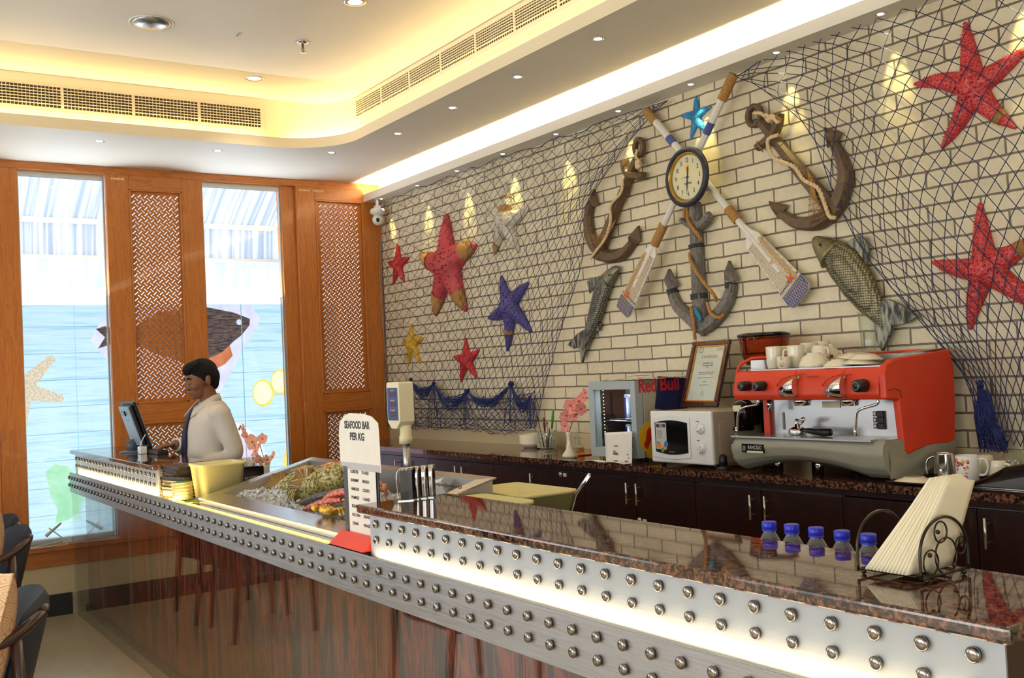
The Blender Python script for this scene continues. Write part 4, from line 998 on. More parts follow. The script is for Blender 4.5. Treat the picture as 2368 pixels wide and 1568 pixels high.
# right brown anchor
an = thing('anchor', 'brown wooden anchor with white rope, right of the clock and partly behind the net', 'anchor', (*BW(1870, 520, 0),), 'decorative anchors')
c = BW(1745, 268, o); obj('anchor_ring', MB().tube([c+V((cos(2*pi*i/24)*.040, 0, sin(2*pi*i/24)*.046)) for i in range(24)], .015, 6, closed=True, up=(0, 1, 0), flat=1.5), 'brownwood', an)
obj('shank', bar([(1758, 284), (1850, 400), (1935, 497)], [.020, .030, .036], .05, o+.008, n=6), 'brownwood', an)
obj('stock', bar([(1748, 341), (1779, 318), (1795, 290), (1800, 262)], [.018, .024, .022, .018], .045, o+.016, n=5), 'brownwood', an)
obj('arms', bar([(1800, 492), (1840, 515), (1890, 512), (1935, 470), (1952, 400), (1926, 332)], [.018, .028, .038, .04, .032, .018], .05, o, n=7), 'brownwood', an)
obj('fluke', fluke((1777, 465), (1808, 497), (1795, 508), (1817, 474), .035, o), 'brownwood', an)
obj('fluke', fluke((1905, 294), (1933, 330), (1907, 342), (1942, 306), .035, o), 'brownwood', an)
rp = ropewall([(1742, 262), (1760, 262), (1775, 275)], .009, .07); q = ropewall([(1800, 312), (1775, 325), (1790, 365), (1835, 385), (1858, 415), (1890, 434), (1905, 465), (1918, 500), (1932, 503)], .010, .08)
rp.add(q.v, q.f); rp.ball(BW(1782, 274, .07), (.030, .02, .020), 10, 8); rp.tube([BW(1762+i*3.2, 263+i*1.6+3*sin(i*1.3), .085) for i in range(13)], .008, 6); obj('white_rope', rp, 'rope_w', an)
m = MB()
for i in range(9):
    t = i/8; m.tube([BW(1866+t*14, 388+t*26, .07), BW(1874+t*12, 440+t*14, .08), BW(1868+t*40, 522-t*20, .07)], .0017, 4)
for i in range(9):
    t = i/8; m.tube([BW(1870-4*t, 410+t*105, .078), BW(1882+t*25, 408+t*90, .078)], .0017, 4)
obj('netting', m, 'twine', an)
m = MB(); m2 = MB()
for k in range(4): m.tube([BW(1786, 268+k*3, .05), BW(1796, 270+k*3, .082), BW(1808, 274+k*3, .05)], .002, 4); m2.tube([BW(1749+k*2, 326+k*2, .05), BW(1752+k*2, 334+k*2, .082), BW(1758+k*2, 346+k*2, .05)], .002, 4)
obj('twine_wrap', m, 'twine', an); obj('twine_wrap', m2, 'twine', an)
# grey anchor under the clock
an = thing('anchor', 'weathered grey anchor with jute rope and a small blue fish, directly below the clock', 'anchor', (*BW(1623, 778, 0),), 'decorative anchors')
obj('shank', bar([(1605, 468), (1610, 600), (1619, 745)], [.026, .034, .042], .05, o, n=4), 'greywood', an)
obj('stock', bar([(1573, 508), (1592, 520), (1614, 522), (1630, 508), (1640, 496)], [.012, .018, .024, .022, .022], .045, o+.02, n=4), 'greywood', an)
obj('arms', bar([(1549, 668), (1565, 708), (1597, 738), (1622, 755), (1652, 735), (1680, 695), (1691, 655)], [.020, .030, .036, .04, .038, .032, .022], .05, o, n=6), 'greywood', an)
obj('crown', bar([(1612, 725), (1621, 752), (1624, 778)], [.06, .038, .006], .045, o+.005, smooth_=False), 'greywood', an)
obj('fluke', fluke((1545, 622), (1549, 670), (1536, 664), (1564, 660), .04, o+.01), 'greywood', an)
obj('fluke', fluke((1684, 603), (1692, 652), (1668, 648), (1702, 648), .04, o+.01), 'greywood', an)
for a, b, w in (((1607, 565), (1608, 574), .037), ((1613, 679), (1614, 692), .044), ((1549, 668), (1555, 680), .023), ((1688, 654), (1686, 667), .024)): obj('band', bar([a, b], [w, w], .054, o, smooth_=False), 'charband', an)
rp = MB()
for pts in ([(1590, 478, .03), (1592, 510, .07), (1612, 540, .085), (1621, 556, .06)], [(1585, 478, .03), (1582, 503, .07)], [(1595, 585, .05), (1600, 610, .085), (1625, 650, .085), (1650, 680, .07), (1657, 697, .05)], [(1636, 700, .06), (1644, 724, .08), (1662, 735, .08), (1673, 728, .05)], [(1598, 708, .08), (1604, 750, .08), (1607, 785, .06)]):
    q = ropewall([(a, b, c_) for a, b, c_ in pts], .0095, .08); rp.add(q.v, q.f)
obj('jute_rope', rp, 'rope', an)
def flatfish(spine, ws, off, depth):
    P3 = spline([V((*pw(*p, off), 0)) for p in spine], 6); W_ = []
    for i in range(len(ws)-1): W_ += [ws[i]+(ws[i+1]-ws[i])*j/6 for j in range(6)]
    W_.append(ws[-1]); vs = []; k = len(P3); N = 16
    for i, p in enumerate(P3):
        t = (P3[min(i+1, k-1)]-P3[max(i-1, 0)]).normalized(); q = V((-t.y, t.x, 0)); w = W_[i]
        for j in range(N):
            a = 2*pi*j/N; e = p+q*(cos(a)*w); vs.append((e.x, YW-off-sin(a)*w*depth, e.y))
    fs = [(i*N+j, i*N+(j+1) % N, (i+1)*N+(j+1) % N, (i+1)*N+j) for i in range(k-1) for j in range(N)]+[tuple(range(N-1, -1, -1)), tuple((k-1)*N+j for j in range(N))]
    return MB().add(vs, fs, True)
def fin(pts, off, th=.008):
    p2 = [pw(*p, off) for p in pts]; n = len(p2)
    return MB().add([(x, YW-off-th, z) for x, z in p2]+[(x, YW-off, z) for x, z in p2], [tuple(range(n)), tuple(range(2*n-1, n-1, -1))]+[(i, (i+1) % n, n+(i+1) % n, n+i) for i in range(n)], False)
bf = MB(); q = flatfish([(1606, 709), (1611, 722), (1617, 734), (1621, 742)], [.004, .017, .013, .005], .075, .5); bf.add(q.v, q.f); q = fin([(1618, 738), (1625, 736), (1620, 745), (1618, 746)], .073); bf.add(q.v, q.f, False)
obj('blue_fish', bf, plain('teal_fish', C(28, 118, 150), .4, var=.2, nscale=90), an)
# ---------- silver fish
T['fishskin'] = scalemat('silver_scales', C(70, 70, 64), C(172, 172, 160), C(128, 124, 108)); T['fishskin2'] = scalemat('golden_scales', C(78, 74, 58), C(186, 182, 160), C(142, 134, 100))
def finmat(name, a, b):
    m, nt, bs = newmat(name); o = stripes(nt, [(.4, a), (.6, b)], (60, 60, 14), (0, .5, 0)); nt.links.new(o, bs.inputs['Base Color']); bs.inputs['Roughness'].default_value = .4; bs.inputs['Metallic'].default_value = .5; return m
T['fin'] = finmat('ribbed_fin', C(44, 44, 38), C(150, 148, 130))
f = thing('fish_ornament', 'smaller silver scaled fish hanging head-up, left of the lower oar blade', 'fish ornament', (*BW(1353, 838, 0),), 'silver fish on the brick wall')
obj('body', flatfish([(1426, 624), (1410, 640), (1392, 675), (1380, 715), (1366, 760), (1352, 800), (1349, 826)], [.018, .046, .062, .060, .046, .022, .012], .03, .55), 'fishskin', f)
obj('tail_fin', fin([(1356, 762), (1340, 772), (1318, 797), (1332, 806), (1345, 800), (1350, 838), (1362, 800), (1366, 775)], .02, .02), 'fin', f)
obj('dorsal_fin', fin([(1396, 636), (1374, 643), (1361, 650), (1366, 678), (1380, 660)], .02, .012), 'fin', f)
obj('anal_fin', fin([(1378, 735), (1392, 748), (1387, 765), (1368, 768)], .02, .012), 'fin', f)
hd = flatfish([(1431, 621), (1422, 626), (1404, 648)], [.010, .030, .052], .034, .62); obj('head', hd, plain('fish_head', C(120, 118, 100), .35, .6, .3, 40, .4), f)
obj('eye', MB().ball(BW(1408, 636, .066), (.006, .004, .006), 10, 6), 'blackg', f)
f = thing('fish_ornament', 'larger golden grey scaled fish diving toward the espresso machine', 'fish ornament', (*BW(2050, 808, 0),), 'silver fish on the brick wall')
obj('body', flatfish([(1888, 560), (1915, 578), (1950, 610), (1983, 655), (2012, 700), (2032, 735), (2048, 770)], [.020, .062, .086, .086, .064, .034, .016], .035, .5), 'fishskin2', f)
obj('tail_fin', fin([(2038, 700), (2060, 692), (2100, 712), (2126, 732), (2098, 748), (2070, 752), (2062, 775), (2046, 811), (2034, 790), (2028, 740)], .025, .022), 'fin', f)
obj('dorsal_fin', fin([(1962, 560), (1985, 545), (2004, 550), (2012, 580), (2005, 615), (1985, 590)], .02, .014), 'fin', f)
obj('pelvic_fin', fin([(1972, 690), (1985, 680), (2005, 700), (2000, 708), (1978, 705)], .02, .012), 'fin', f)
obj('head', flatfish([(1881, 552), (1893, 563), (1922, 590)], [.012, .038, .074], .040, .58), plain('fish_head_gold', C(132, 126, 92), .35, .6, .3, 40, .4), f)
obj('eye', MB().ball(BW(1896, 566, .072), (.007, .004, .007), 10, 6), 'blackg', f)

# ---------- fishing nets
def netmesh(corner_rows, nu, nv, off, r=.0021, seed=0, jit=.25, keep=None):
    """corner_rows: rows (top to bottom) of pixel spots; diamond mesh interpolated over the patch"""
    rnd = random.Random(seed); rows = [[V(pw(*p, off)) for p in r_] for r_ in corner_rows]
    def cr(a, b, c, d, t): return .5*((2*b)+(c-a)*t+(2*a-5*b+4*c-d)*t*t+(3*b-a-3*c+d)*t**3)
    def ev(row, u):
        k = len(row)-1; x = min(max(u, 0), .99999)*k; i = int(x); t = x-i
        g = lambda j: row[min(max(j, 0), k)]
        return cr(g(i-1), g(i), g(i+1), g(i+2), t)
    def at(u, v): return ev([ev(r_, u) for r_ in rows], v)
    cache = {}
    def node(i, j):
        if (i, j) not in cache:
            u, v = i/nu, j/nv; p = at(u, v); e = .4/nu
            cell = (at(min(u+e, 1), v)-p).length*2.4 or .01
            p = p+V((noise.noise(V((i*.31, j*.23, seed)))*cell*jit*1.6+rnd.uniform(-1, 1)*cell*jit*.35, noise.noise(V((i*.27, j*.33, seed+9)))*cell*jit*1.6+rnd.uniform(-1, 1)*cell*jit*.35))
            cache[(i, j)] = V((p.x, YW-off-.012*abs(noise.noise(V((i*.2, j*.2, 4)))), p.y))
        return cache[(i, j)]
    m = MB()
    for s in (1, -1):
        starts = [(i, 0 if s > 0 else 0) for i in range(0, nu+1, 2)]
        starts += [((0 if s > 0 else nu), j) for j in range(2, nv+1, 2)]
        for i, j in starts:
            pts = []
            while 0 <= i <= nu and j <= nv:
                if keep is None or keep(i/nu, j/nv): pts.append(node(i, j))
                elif len(pts) > 1: m.tube(pts, r, 3, caps=False); pts = []
                else: pts = []
                i += s; j += 1
            if len(pts) > 1: m.tube(pts, r, 3, caps=False)
    for j in (0,):
        m.tube([node(i, 0) for i in range(0, nu+1, 2)], r*1.3, 4)
    m.tube([node(0, j) for j in range(0, nv+1, 2)], r*1.1, 3); m.tube([node(nu, j) for j in range(0, nv+1, 2)], r*1.1, 3)
    for (i, j), p in cache.items():
        if (i+j) % 2 == 0 and r > .0015: m.ball(p, r*1.75, 4, 3)
    return m
nt1 = thing('fishing_net', 'dark blue fishing net spread over the left half of the brick wall', 'net', (*BW(1070, 1000, 0),), 'blue fishing nets on the wall')
rowsL = [[(880, 470), (1040, 408), (1200, 352), (1370, 292), (1545, 232)],
         [(884, 560), (1040, 500), (1180, 455), (1330, 395), (1478, 300)],
         [(887, 660), (1030, 615), (1150, 580), (1270, 530), (1362, 470)],
         [(889, 760), (1020, 725), (1130, 700), (1240, 670), (1345, 610)],
         [(891, 860), (1010, 840), (1110, 820), (1210, 805), (1290, 790)],
         [(893, 950), (1000, 945), (1090, 940), (1180, 930), (1258, 905)],
         [(896, 985), (990, 988), (1080, 992), (1170, 998), (1240, 985)]]
obj('net_mesh', netmesh(rowsL, 56, 50, .045, .0017, 3, .4), 'net', nt1)
def swag(m, a, b, sag, n, off=.06, r=.0022, seed=1, w=.02):
    rnd = random.Random(seed); A, B = BW(*a, off), BW(*b, off)
    for k in range(n):
        g = sag*(.75+.5*rnd.random()); pts = []
        for i in range(11):
            t = i/10; p = A.lerp(B, t); j = sin(pi*t)
            pts.append(p+V((rnd.uniform(-1, 1)*w*j*.5, -rnd.random()*.02*j, -4*g*t*(1-t)+rnd.uniform(-1, 1)*w*j)))
        m.tube(spline(pts, 2), r, 4)
def knot(m, p, s=.018, off=.065, seed=2):
    rnd = random.Random(seed); c = BW(*p, off)
    for k in range(9):
        a = V((rnd.uniform(-1, 1), rnd.uniform(-1, 1), rnd.uniform(-1, 1))).normalized(); b = a.orthogonal().normalized(); d = a.cross(b)
        m.tube([c+(b*cos(t*pi/4)+d*sin(t*pi/4))*s*rnd.uniform(.7, 1) for t in range(8)], .0035, 5, closed=True)
    m.ball(c, s*.7, 8, 6)
m = MB(); hooks = [(950, 878), (1003, 886), (1080, 905), (1182, 888), (1228, 915)]
for i, (a, b) in enumerate(zip(hooks, hooks[1:])):
    swag(m, a, b, [.10, .13, .10, .11][i], 20, seed=i, w=.022); swag(m, a, b, [.06, .09, .085, .08][i], 5, r=.004, seed=i+9, w=.006)
for i, h in enumerate(hooks[:4]): knot(m, h, .014 if i < 2 else .02, seed=i)
for i, h in enumerate(hooks):
    for k in range(9):
        rnd = random.Random(i*20+k); e = BW(h[0]+rnd.uniform(-20, 20), 985+rnd.uniform(-12, 8), .05); a = BW(*h, .06); m.tube([a, a.lerp(e, .4)+V((rnd.uniform(-.012, .012), -.01, 0)), a.lerp(e, .75)+V((rnd.uniform(-.02, .02), 0, 0)), e], .0018, 4)
obj('gathered_swags', m, 'netblue', nt1)
nb = netmesh([[(930, 895), (1000, 930), (1080, 925), (1160, 930), (1238, 905)], [(930, 950), (1000, 965), (1080, 965), (1160, 975), (1236, 960)], [(936, 990), (1000, 992), (1080, 996), (1160, 1004), (1228, 992)]], 44, 12, .058, .0019, 8, .5)
obj('bunched_hem', nb, 'netblue', nt1)
nt2 = thing('fishing_net', 'dark blue fishing net draped over the right end of the brick wall', 'net', (*BW(2330, 1040, 0),), 'blue fishing nets on the wall')
rowsR = [[(1702, 178), (1800, 120), (1905, 82), (2050, 20), (2230, -70), (2420, -160)],
         [(1760, 205), (1880, 180), (1980, 165), (2110, 130), (2270, 70), (2430, 10)],
         [(1870, 300), (1950, 290), (2040, 280), (2160, 260), (2300, 220), (2440, 190)],
         [(1925, 440), (1995, 430), (2080, 420), (2190, 410), (2320, 390), (2450, 370)],
         [(2010, 600), (2080, 590), (2150, 585), (2240, 580), (2345, 570), (2455, 560)],
         [(2135, 750), (2180, 748), (2230, 745), (2300, 740), (2375, 740), (2460, 735)],
         [(2235, 880), (2262, 880), (2295, 885), (2335, 890), (2390, 895), (2465, 900)],
         [(2262, 1010), (2285, 1015), (2310, 1020), (2345, 1030), (2400, 1035), (2470, 1035)]]
obj('net_mesh', netmesh(rowsR, 30, 38, .05, .0021, 5, .3), 'net', nt2)
m = MB(); knot(m, (2267, 888), .016, seed=4)
for k in range(34):
    rnd = random.Random(k+50); a = BW(2267, 890, .065); e = BW(2262+rnd.random()*62, 1030+rnd.uniform(-15, 18), .055); q = a.lerp(e, .5)+V((rnd.uniform(-.02, .012), -.012*rnd.random(), 0)); m.tube([a, q, e], .0026, 4)
q = netmesh([[(2262, 900), (2272, 900), (2285, 905)], [(2262, 970), (2285, 970), (2310, 985)], [(2268, 1035), (2292, 1040), (2330, 1045)]], 16, 26, .066, .0022, 9, .5); m.add(q.v, q.f)
for k in range(26):
    rnd = random.Random(k+150); a = BW(2292+rnd.uniform(-4, 8), 985+rnd.uniform(-8, 8), .06); e = BW(2325+rnd.uniform(-12, 8), 1030+rnd.uniform(-25, 15), .055); m.tube([a, a.lerp(e, .5)+V((0, -.015, .01)), e], .0032, 4)
obj('gathered_end', m, 'netblue', nt2)
# ------------------------------------------------------------ things on the back worktop
ZB = 1.015
T['red'] = plain('orange_red_enamel', C(212, 62, 34), .38, var=.04); T['redg'] = plain('glossy_red', C(196, 24, 22), .15)
T['greytrough'] = plain('khaki_grey_body', C(150, 148, 132), .4, var=.03); T['ssteel'] = plain('stainless_sheet', C(186, 184, 184), .3, 1, .03)
T['amber'] = thinglass('amber_plastic', (.62, .24, .12, 1), 1.2); T['label'] = plain('pale_label', C(226, 214, 180), .6)
T['fridgegrey'] = plain('fridge_frame_grey', C(168, 176, 178), .35, var=.02); T['fridgeside'] = plain('fridge_side_silver', C(176, 170, 152), .35, var=.02)
T['fblue'] = plain('fridge_blue', C(26, 34, 84), .3); T['fred'] = plain('print_red', C(206, 34, 34), .4, var=0); T['fyel'] = plain('print_yellow', C(232, 180, 30), .4, var=0)
T['mwhite'] = plain('microwave_white', C(226, 226, 224), .22, var=.015); T['mbeige'] = plain('microwave_side', C(178, 166, 144), .4, var=.02)
T['orange'] = plain('print_orange_ink', C(232, 120, 50), .5, var=0); T['green'] = plain('green_plastic', C(60, 150, 56), .4); T['blueink'] = plain('print_blue', C(40, 110, 180), .5, var=0)
T['browns'] = plain('brown_handle', C(92, 54, 38), .4); T['stripegold'] = plain('gold_leaf', C(206, 150, 62), .3, .6)
T['petal'] = plain('pink_petal', C(226, 144, 134), .6, var=.08, nscale=60, sss=.2); T['petal2'] = plain('peach_petal', C(220, 158, 128), .6, var=.08, nscale=60, sss=.2)
T['petalc'] = plain('petal_centre', C(206, 60, 60), .5); T['stem'] = plain('brown_stem', C(96, 84, 52), .6); T['bud'] = plain('green_bud', C(130, 140, 60), .6)
# espresso machine
ex0, ex1, ey0, ey1 = -3.20, -2.45, 3.30, 3.74
em = thing('espresso_machine', 'large orange-red two-group espresso machine with cups on top', 'coffee machine', ((ex0+ex1)/2, 3.5, ZB))
def trough(u, v):      # u along x, v around the front profile
    x = ex0-.02+(ex1+.02-(ex0-.02))*u; ar = max(0, 1-((u-.46)/.40)**2)
    zb = ZB+.012+.045*ar; prof = [(3.44, 1.172), (3.285, 1.172), (3.268, 1.155), (3.262, 1.12), (3.275, 1.07), (3.30, ZB+.03), (3.335, ZB+.012), (3.50, ZB+.012), (3.60, ZB+.05)]
    i = min(int(v*8), 7); t = v*8-i; y = prof[i][0]*(1-t)+prof[i+1][0]*t; z = prof[i][1]*(1-t)+prof[i+1][1]*t
    z = zb+(z-(ZB+.012))*(1.172-zb)/(1.172-ZB-.012)
    e = max(0, 1-u/.06); x += .0; z -= .03*e*e if v < .3 else 0; y += .02*e*e
    return V((x, y, z))
m = MB().grid(trough, 36, 32); 
for u in (0, 1): vs = [trough(u, j/32) for j in range(33)]; m.add(vs, [tuple(range(33))], False)
obj('drip_trough', m, 'greytrough', em)
m = MB()
def wing(u, v):         # sweeping grey wing under the red side
    y = 3.30+.42*u; zt = 1.155-.06*sin(min(u*1.6, 1)*pi)+.02*u; zb_ = ZB+.014+.075*u*u
    return V((ex1+.025-.012*abs(v-.5), y, zb_+(zt-zb_)*v))
m.grid(wing, 20, 6); m.bb((ex1-.06, 3.32, ZB+.10), (ex1+.015, 3.72, 1.13)); obj('side_wing', m, 'greytrough', em)
m = MB().bb((ex0, 3.262, 1.168), (ex1-.03, 3.30, 1.176)).bb((ex0, 3.30, 1.165), (ex1+.005, 3.47, 1.174)); obj('drip_tray', m, 'ssteel', em, bevel=.001)
for x in (-3.08, -2.86, -2.6):
    for y in (3.42, 3.66): obj('foot', MB().cyl((x, y, ZB), (x, y, ZB+.07), .018, 14), 'black' if y > 3.5 else 'chrome', em)
obj('backsplash', MB().bb((ex0+.055, 3.47, 1.17), (ex1+.005, 3.485, 1.335)), 'ssteel', em)
obj('chassis', MB().bb((ex0+.03, 3.485, 1.09), (ex1-.005, ey1, 1.45)), 'black', em)
obj('side_strip', MB().bb((ex0+.02, 3.45, 1.17), (ex0+.055, 3.70, 1.33)), 'red', em, bevel=.004)
# red fascia, rounded front
fa = MB(); pr = [(3.47, 1.327), (3.305, 1.327), (3.292, 1.345), (3.292, 1.38), (3.305, 1.425), (3.325, 1.447), (3.345, 1.452), (3.47, 1.452)]
fa.prism([(y, z) for y, z in pr], ex1-.005-(ex0-.0), frame((ex0, 0, 0), (0, 1, 0), (0, 0, 1), (1, 0, 0))); obj('fascia', fa, 'red', em, bevel=.006, seg=3)
sp_ = [P(px, py, 0, ex1) for px, py in ((2033, 868), (2037, 843), (2052, 831), (2185, 808), (2194, 850), (2198, 930), (2197, 1030), (2165, 1027), (2135, 1030), (2110, 1040), (2088, 1052), (2080, 1040), (2066, 925), (2037, 924))]
m = MB().prism([(p.y, p.z) for p in sp_], .030, frame((ex1-.006, 0, 0), (0, 1, 0), (0, 0, 1), (1, 0, 0))); obj('side_panel', m, 'red', em, bevel=.008, seg=3, angle=.9)
obj('panel_seam', MB().tube([(ex1+.0245, 3.305, 1.36), (ex1+.0245, 3.35, 1.366), (ex1+.0245, 3.385, 1.355), (ex1+.0245, 3.39, 1.33)], .0012, 4), 'black', em)
obj('cup_tray', MB().bb((ex0+.06, 3.345, 1.452), (ex1-.008, 3.73, 1.456)), 'ssteel', em)
m = MB().tube(spline([(ex0+.005, 3.31, 1.40), (ex0-.005, 3.34, 1.47), (ex0+.02, 3.38, 1.50), (ex0+.07, 3.42, 1.508), (ex0+.28, 3.74, 1.505)], 6), .007, 8); m.tube([(ex0+.28, 3.735, 1.505), (ex1-.02, 3.735, 1.505)], .006, 8); obj('cup_rail', m, 'red', em)
obj('rail_plate', MB().grid(lambda u, v: V((ex0+.02+.26*u, 3.39+.345*u, 1.453+(.045)*v)), 4, 1), 'ssteel', em)
obj('rear_rail', MB().bb((ex0+.28, 3.732, 1.455), (ex1-.01, 3.738, 1.50)), 'ssteel', em)
m = MB().add(*slab([(ex1-.13, 3.60, 1.500), (ex1-.01, 3.42, 1.492), (ex1+.0, 3.73, 1.512), (ex1-.13, 3.73, 1.506)], .003)); obj('tray_lid', m, 'alu', em)
def ekn(x, z, r=.026):
    k = obj('knob', MB().lathe([(r*.9, 0), (r, .008), (r*.92, .050), (r*.78, .056), (0, .057)], 24, mat=M.Translation((x, 3.296, z)) @ M.Rotation(R(90), 4, 'X')), 'black', em)
    obj('knob_mark', MB().lathe([(r*.62, .0573), (r*.5, .0576)], 20, mat=M.Translation((x, 3.296, z)) @ M.Rotation(R(90), 4, 'X'), caps=False), 'grey', k)
for px, py in ((1722, 893), (1757, 893)): q = P(px, py, 1, 3.27); ekn(q.x, q.z, .022)
q = P(1990, 892, 1, 3.27); ekn(q.x, q.z, .026)
for px0 in (1800, 1906):
    a = P(px0, 905, 1, 3.29); g = MB()
    def gh(u, v, a=a): 
        th = pi*(v-.5); w = .105
        x = a.x-.006+w*u; prof = (.012+.040*u**.6); zc_ = a.z+.012
        return V((x, 3.292-.034*sin(min(u*1.25, 1)*pi*.5)*cos(th), zc_-.014+prof*sin(th)*.9+.018*u))
    g.grid(gh, 10, 12); g.add([gh(1, j/12) for j in range(13)], [tuple(range(13))], False); obj('group_head', g, 'chrome', em)
    cx = a.x+.085; obj('brew_group', MB().lathe([(.036, 0), (.038, -.006), (.034, -.012), (.032, -.024), (0, -.026)], 24, (cx, 3.335, 1.327)), 'chrome', em)
    q = P(px0+45, 867, 1, 3.29); obj('espresso_lettering', textmesh('espresso', .015, frame((q.x+.012, 3.2895, q.z+.0), (1, 0, .16), (0, .0, 1), (0, -1, 0))), plain('dark_red_ink', C(110, 24, 12), .5), em)
    obj('raised_trim', MB().tube(spline([(a.x-.01, 3.291, a.z+.022), (a.x+.02, 3.290, a.z+.05), (a.x+.07, 3.291, a.z+.064), (a.x+.095, 3.292, a.z+.07), (a.x+.100, 3.292, a.z+.086)], 5), .0022, 5), 'red', em)
    q = P(px0+45, 872, 1, 3.29); obj('indicator', MB().lathe([(.0065, .001), (0, .003)], 12, mat=M.Translation((q.x, 3.292, q.z)) @ M.Rotation(R(90), 4, 'X'), caps=False), plain('indicator_cream', C(200, 180, 120), .3), em)
q = P(1880, 872, 1, 3.29); obj('maker_lettering', textmesh('RANCILIO', .014, frame((q.x, 3.2910, q.z), (1, 0, 0), (0, 0, 1), (0, -1, 0))), plain('dark_red_print', C(130, 40, 24), .5), em)
a = P(1717, 1026, 1, 3.262); b = P(1767, 1048, 1, 3.262)
bdg = obj('badge', MB().bb((a.x, 3.256, b.z), (b.x, 3.266, a.z)), 'blackg', em); w_ = b.x-a.x
obj('badge_lettering', textmesh('RANCILIO', .022, frame((a.x+w_*.62, 3.2555, (a.z+b.z)/2+.004), (1, 0, 0), (0, 0, 1), (0, -1, 0)), sx=.78, bold=.0004), 'alu', bdg)
obj('badge_plate', MB().bb((a.x+w_*.25, 3.2553, b.z), (b.x, 3.2558, b.z+.008)), 'label', bdg)
m = MB()
for sg in (1, -1): m.tube([(a.x+.014+sg*(.003+.004*cos(t)), 3.2552, (a.z+b.z)/2+.010*sin(t)*1) for t in [i*pi/8-pi/2 for i in range(16)]], .0012, 4, closed=True)
obj('badge_emblem', m, 'alu', bdg)
g_ = P(1776, 968, 1, 3.468); obj('pressure_gauge', MB().lathe([(0, .004), (.017, .004), (.019, .008), (.021, .006), (.021, 0)], 24, mat=M.Translation((g_.x, 3.47, g_.z)) @ M.Rotation(R(90), 4, 'X')), 'chrome', em)
obj('gauge_dial', MB().lathe([(0, .0045), (.016, .0043)], 20, mat=M.Translation((g_.x, 3.47, g_.z)) @ M.Rotation(R(90), 4, 'X'), caps=False), plain('gauge_face', C(60, 66, 50), .4), em)
obj('gauge_patch', MB().bb((g_.x-.012, 3.4653, g_.z-.006), (g_.x-.004, 3.4655, g_.z+.002)), 'fyel', em)
obj('sight_slot', MB().bb((P(1812, 960, 1, 3.47).x-.006, 3.467, 1.19), (P(1812, 960, 1, 3.47).x+.006, 3.4695, 1.265)), 'grey', em, bevel=.003)
q = P(1923, 936, 1, 3.47); obj('paper_label', MB().bb((q.x-.045, 3.466, q.z-.012), (q.x+.045, 3.469, q.z+.014)), 'label', em)
q0 = P(2035, 950, 1, 3.468); q1 = P(2050, 993, 1, 3.468)
sw = obj('switch_bank', MB().bb((q0.x-.012, 3.462, q1.z), (q0.x+.022, 3.47, q0.z)), 'black', em, bevel=.002)
for k in range(3):
    z = q0.z-.012-k*(q0.z-q1.z)/3; obj('rocker_switch', MB().bb((q0.x-.009, 3.457, z-.012), (q0.x+.019, 3.463, z+.012)), 'black', sw, bevel=.002)
    obj('switch_symbol', MB().bb((q0.x-.034, 3.4675, z-.010), (q0.x-.018, 3.4695, z+.010)), 'black', em)
    obj('symbol_mark', MB().bb((q0.x-.031, 3.4665, z-.006), (q0.x-.021, 3.4678, z+.006)), 'label', em)
for pts in ([(1753, 925), (1750, 935), (1722, 942), (1708, 955), (1704, 1003)], [(2030, 925), (2027, 935), (1992, 946), (1981, 958), (1978, 1006)]):
    m = MB().tube(spline([P(x, y, 1, 3.335) for x, y in pts], 6), .0055, 10); e_ = P(*pts[-1], 1, 3.335); m.cyl(e_+V((0, 0, .03)), e_-V((0, 0, .004)), .007, 10); obj('steam_wand', m, 'chrome', em)
q = P(1778, 925, 1, 3.4); obj('hot_water_spout', MB().cyl((q.x, 3.40, 1.33), (q.x, 3.40, 1.275), .010, 12), 'chrome', em)
# portafilter lying on the drip tray
pf = thing('portafilter', 'chrome portafilter with black handle resting on the drip tray', 'portafilter', (-2.92, 3.36, 1.176))
c = P(1845, 1003, 2, 1.18); obj('basket', MB().lathe([(.034, .0), (.038, .006), (.037, .022), (.028, .030), (.012, .034), (.010, .046), (0, .047)], 26, (c.x, c.y, 1.176)), 'chrome', pf)
obj('spout', MB().tube(spline([(c.x, c.y, 1.216), (c.x-.004, c.y, 1.236), (c.x+.02, c.y-.01, 1.232), (c.x+.042, c.y-.012, 1.243)], 5), .008, 8).tube(spline([(c.x, c.y, 1.216), (c.x+.012, c.y+.01, 1.225), (c.x+.03, c.y+.012, 1.246)], 5), .007, 8), 'chrome', pf)
hd_ = [(c.x+.036, c.y-.005, 1.196), (c.x+.07, c.y-.01, 1.195), (c.x+.11, c.y-.015, 1.191), (c.x+.155, c.y-.02, 1.190), (c.x+.19, c.y-.025, 1.192)]
obj('handle', MB().tube(hd_, [.008, .012, .012, .016, .014], 14), 'black', pf)
# grinder with amber hopper
gx, gy = P(1770, 1000, 1, 3.63).x-.0, 3.63; gx = P(1769, 835, 1, gy).x
gr = thing('coffee_grinder', 'black coffee grinder with round amber bean hopper left of the espresso machine', 'coffee grinder', (gx, gy, ZB))
obj('body', MB().lathe([(.048, ZB), (.048, ZB+.03), (.044, ZB+.05), (.042, ZB+.28), (.050, ZB+.36), (.075, ZB+.42), (.075, ZB+.46)], 24, (gx+.012, gy, 0)), 'blackg', gr)
obj('doser', MB().lathe([(.045, 1.18), (.045, 1.30), (.03, 1.32)], 20, (gx-.02, gy-.14, 0)).bb((gx-.04, gy-.12, 1.2), (gx+.0, gy, 1.3)), 'blackg', gr)
obj('paper_label', MB().grid(lambda u, v: V((gx-.02+.0465*cos(-2.2+1.2*u), gy-.14+.0465*sin(-2.2+1.2*u), 1.268+.028*v)), 8, 1), 'label', gr)
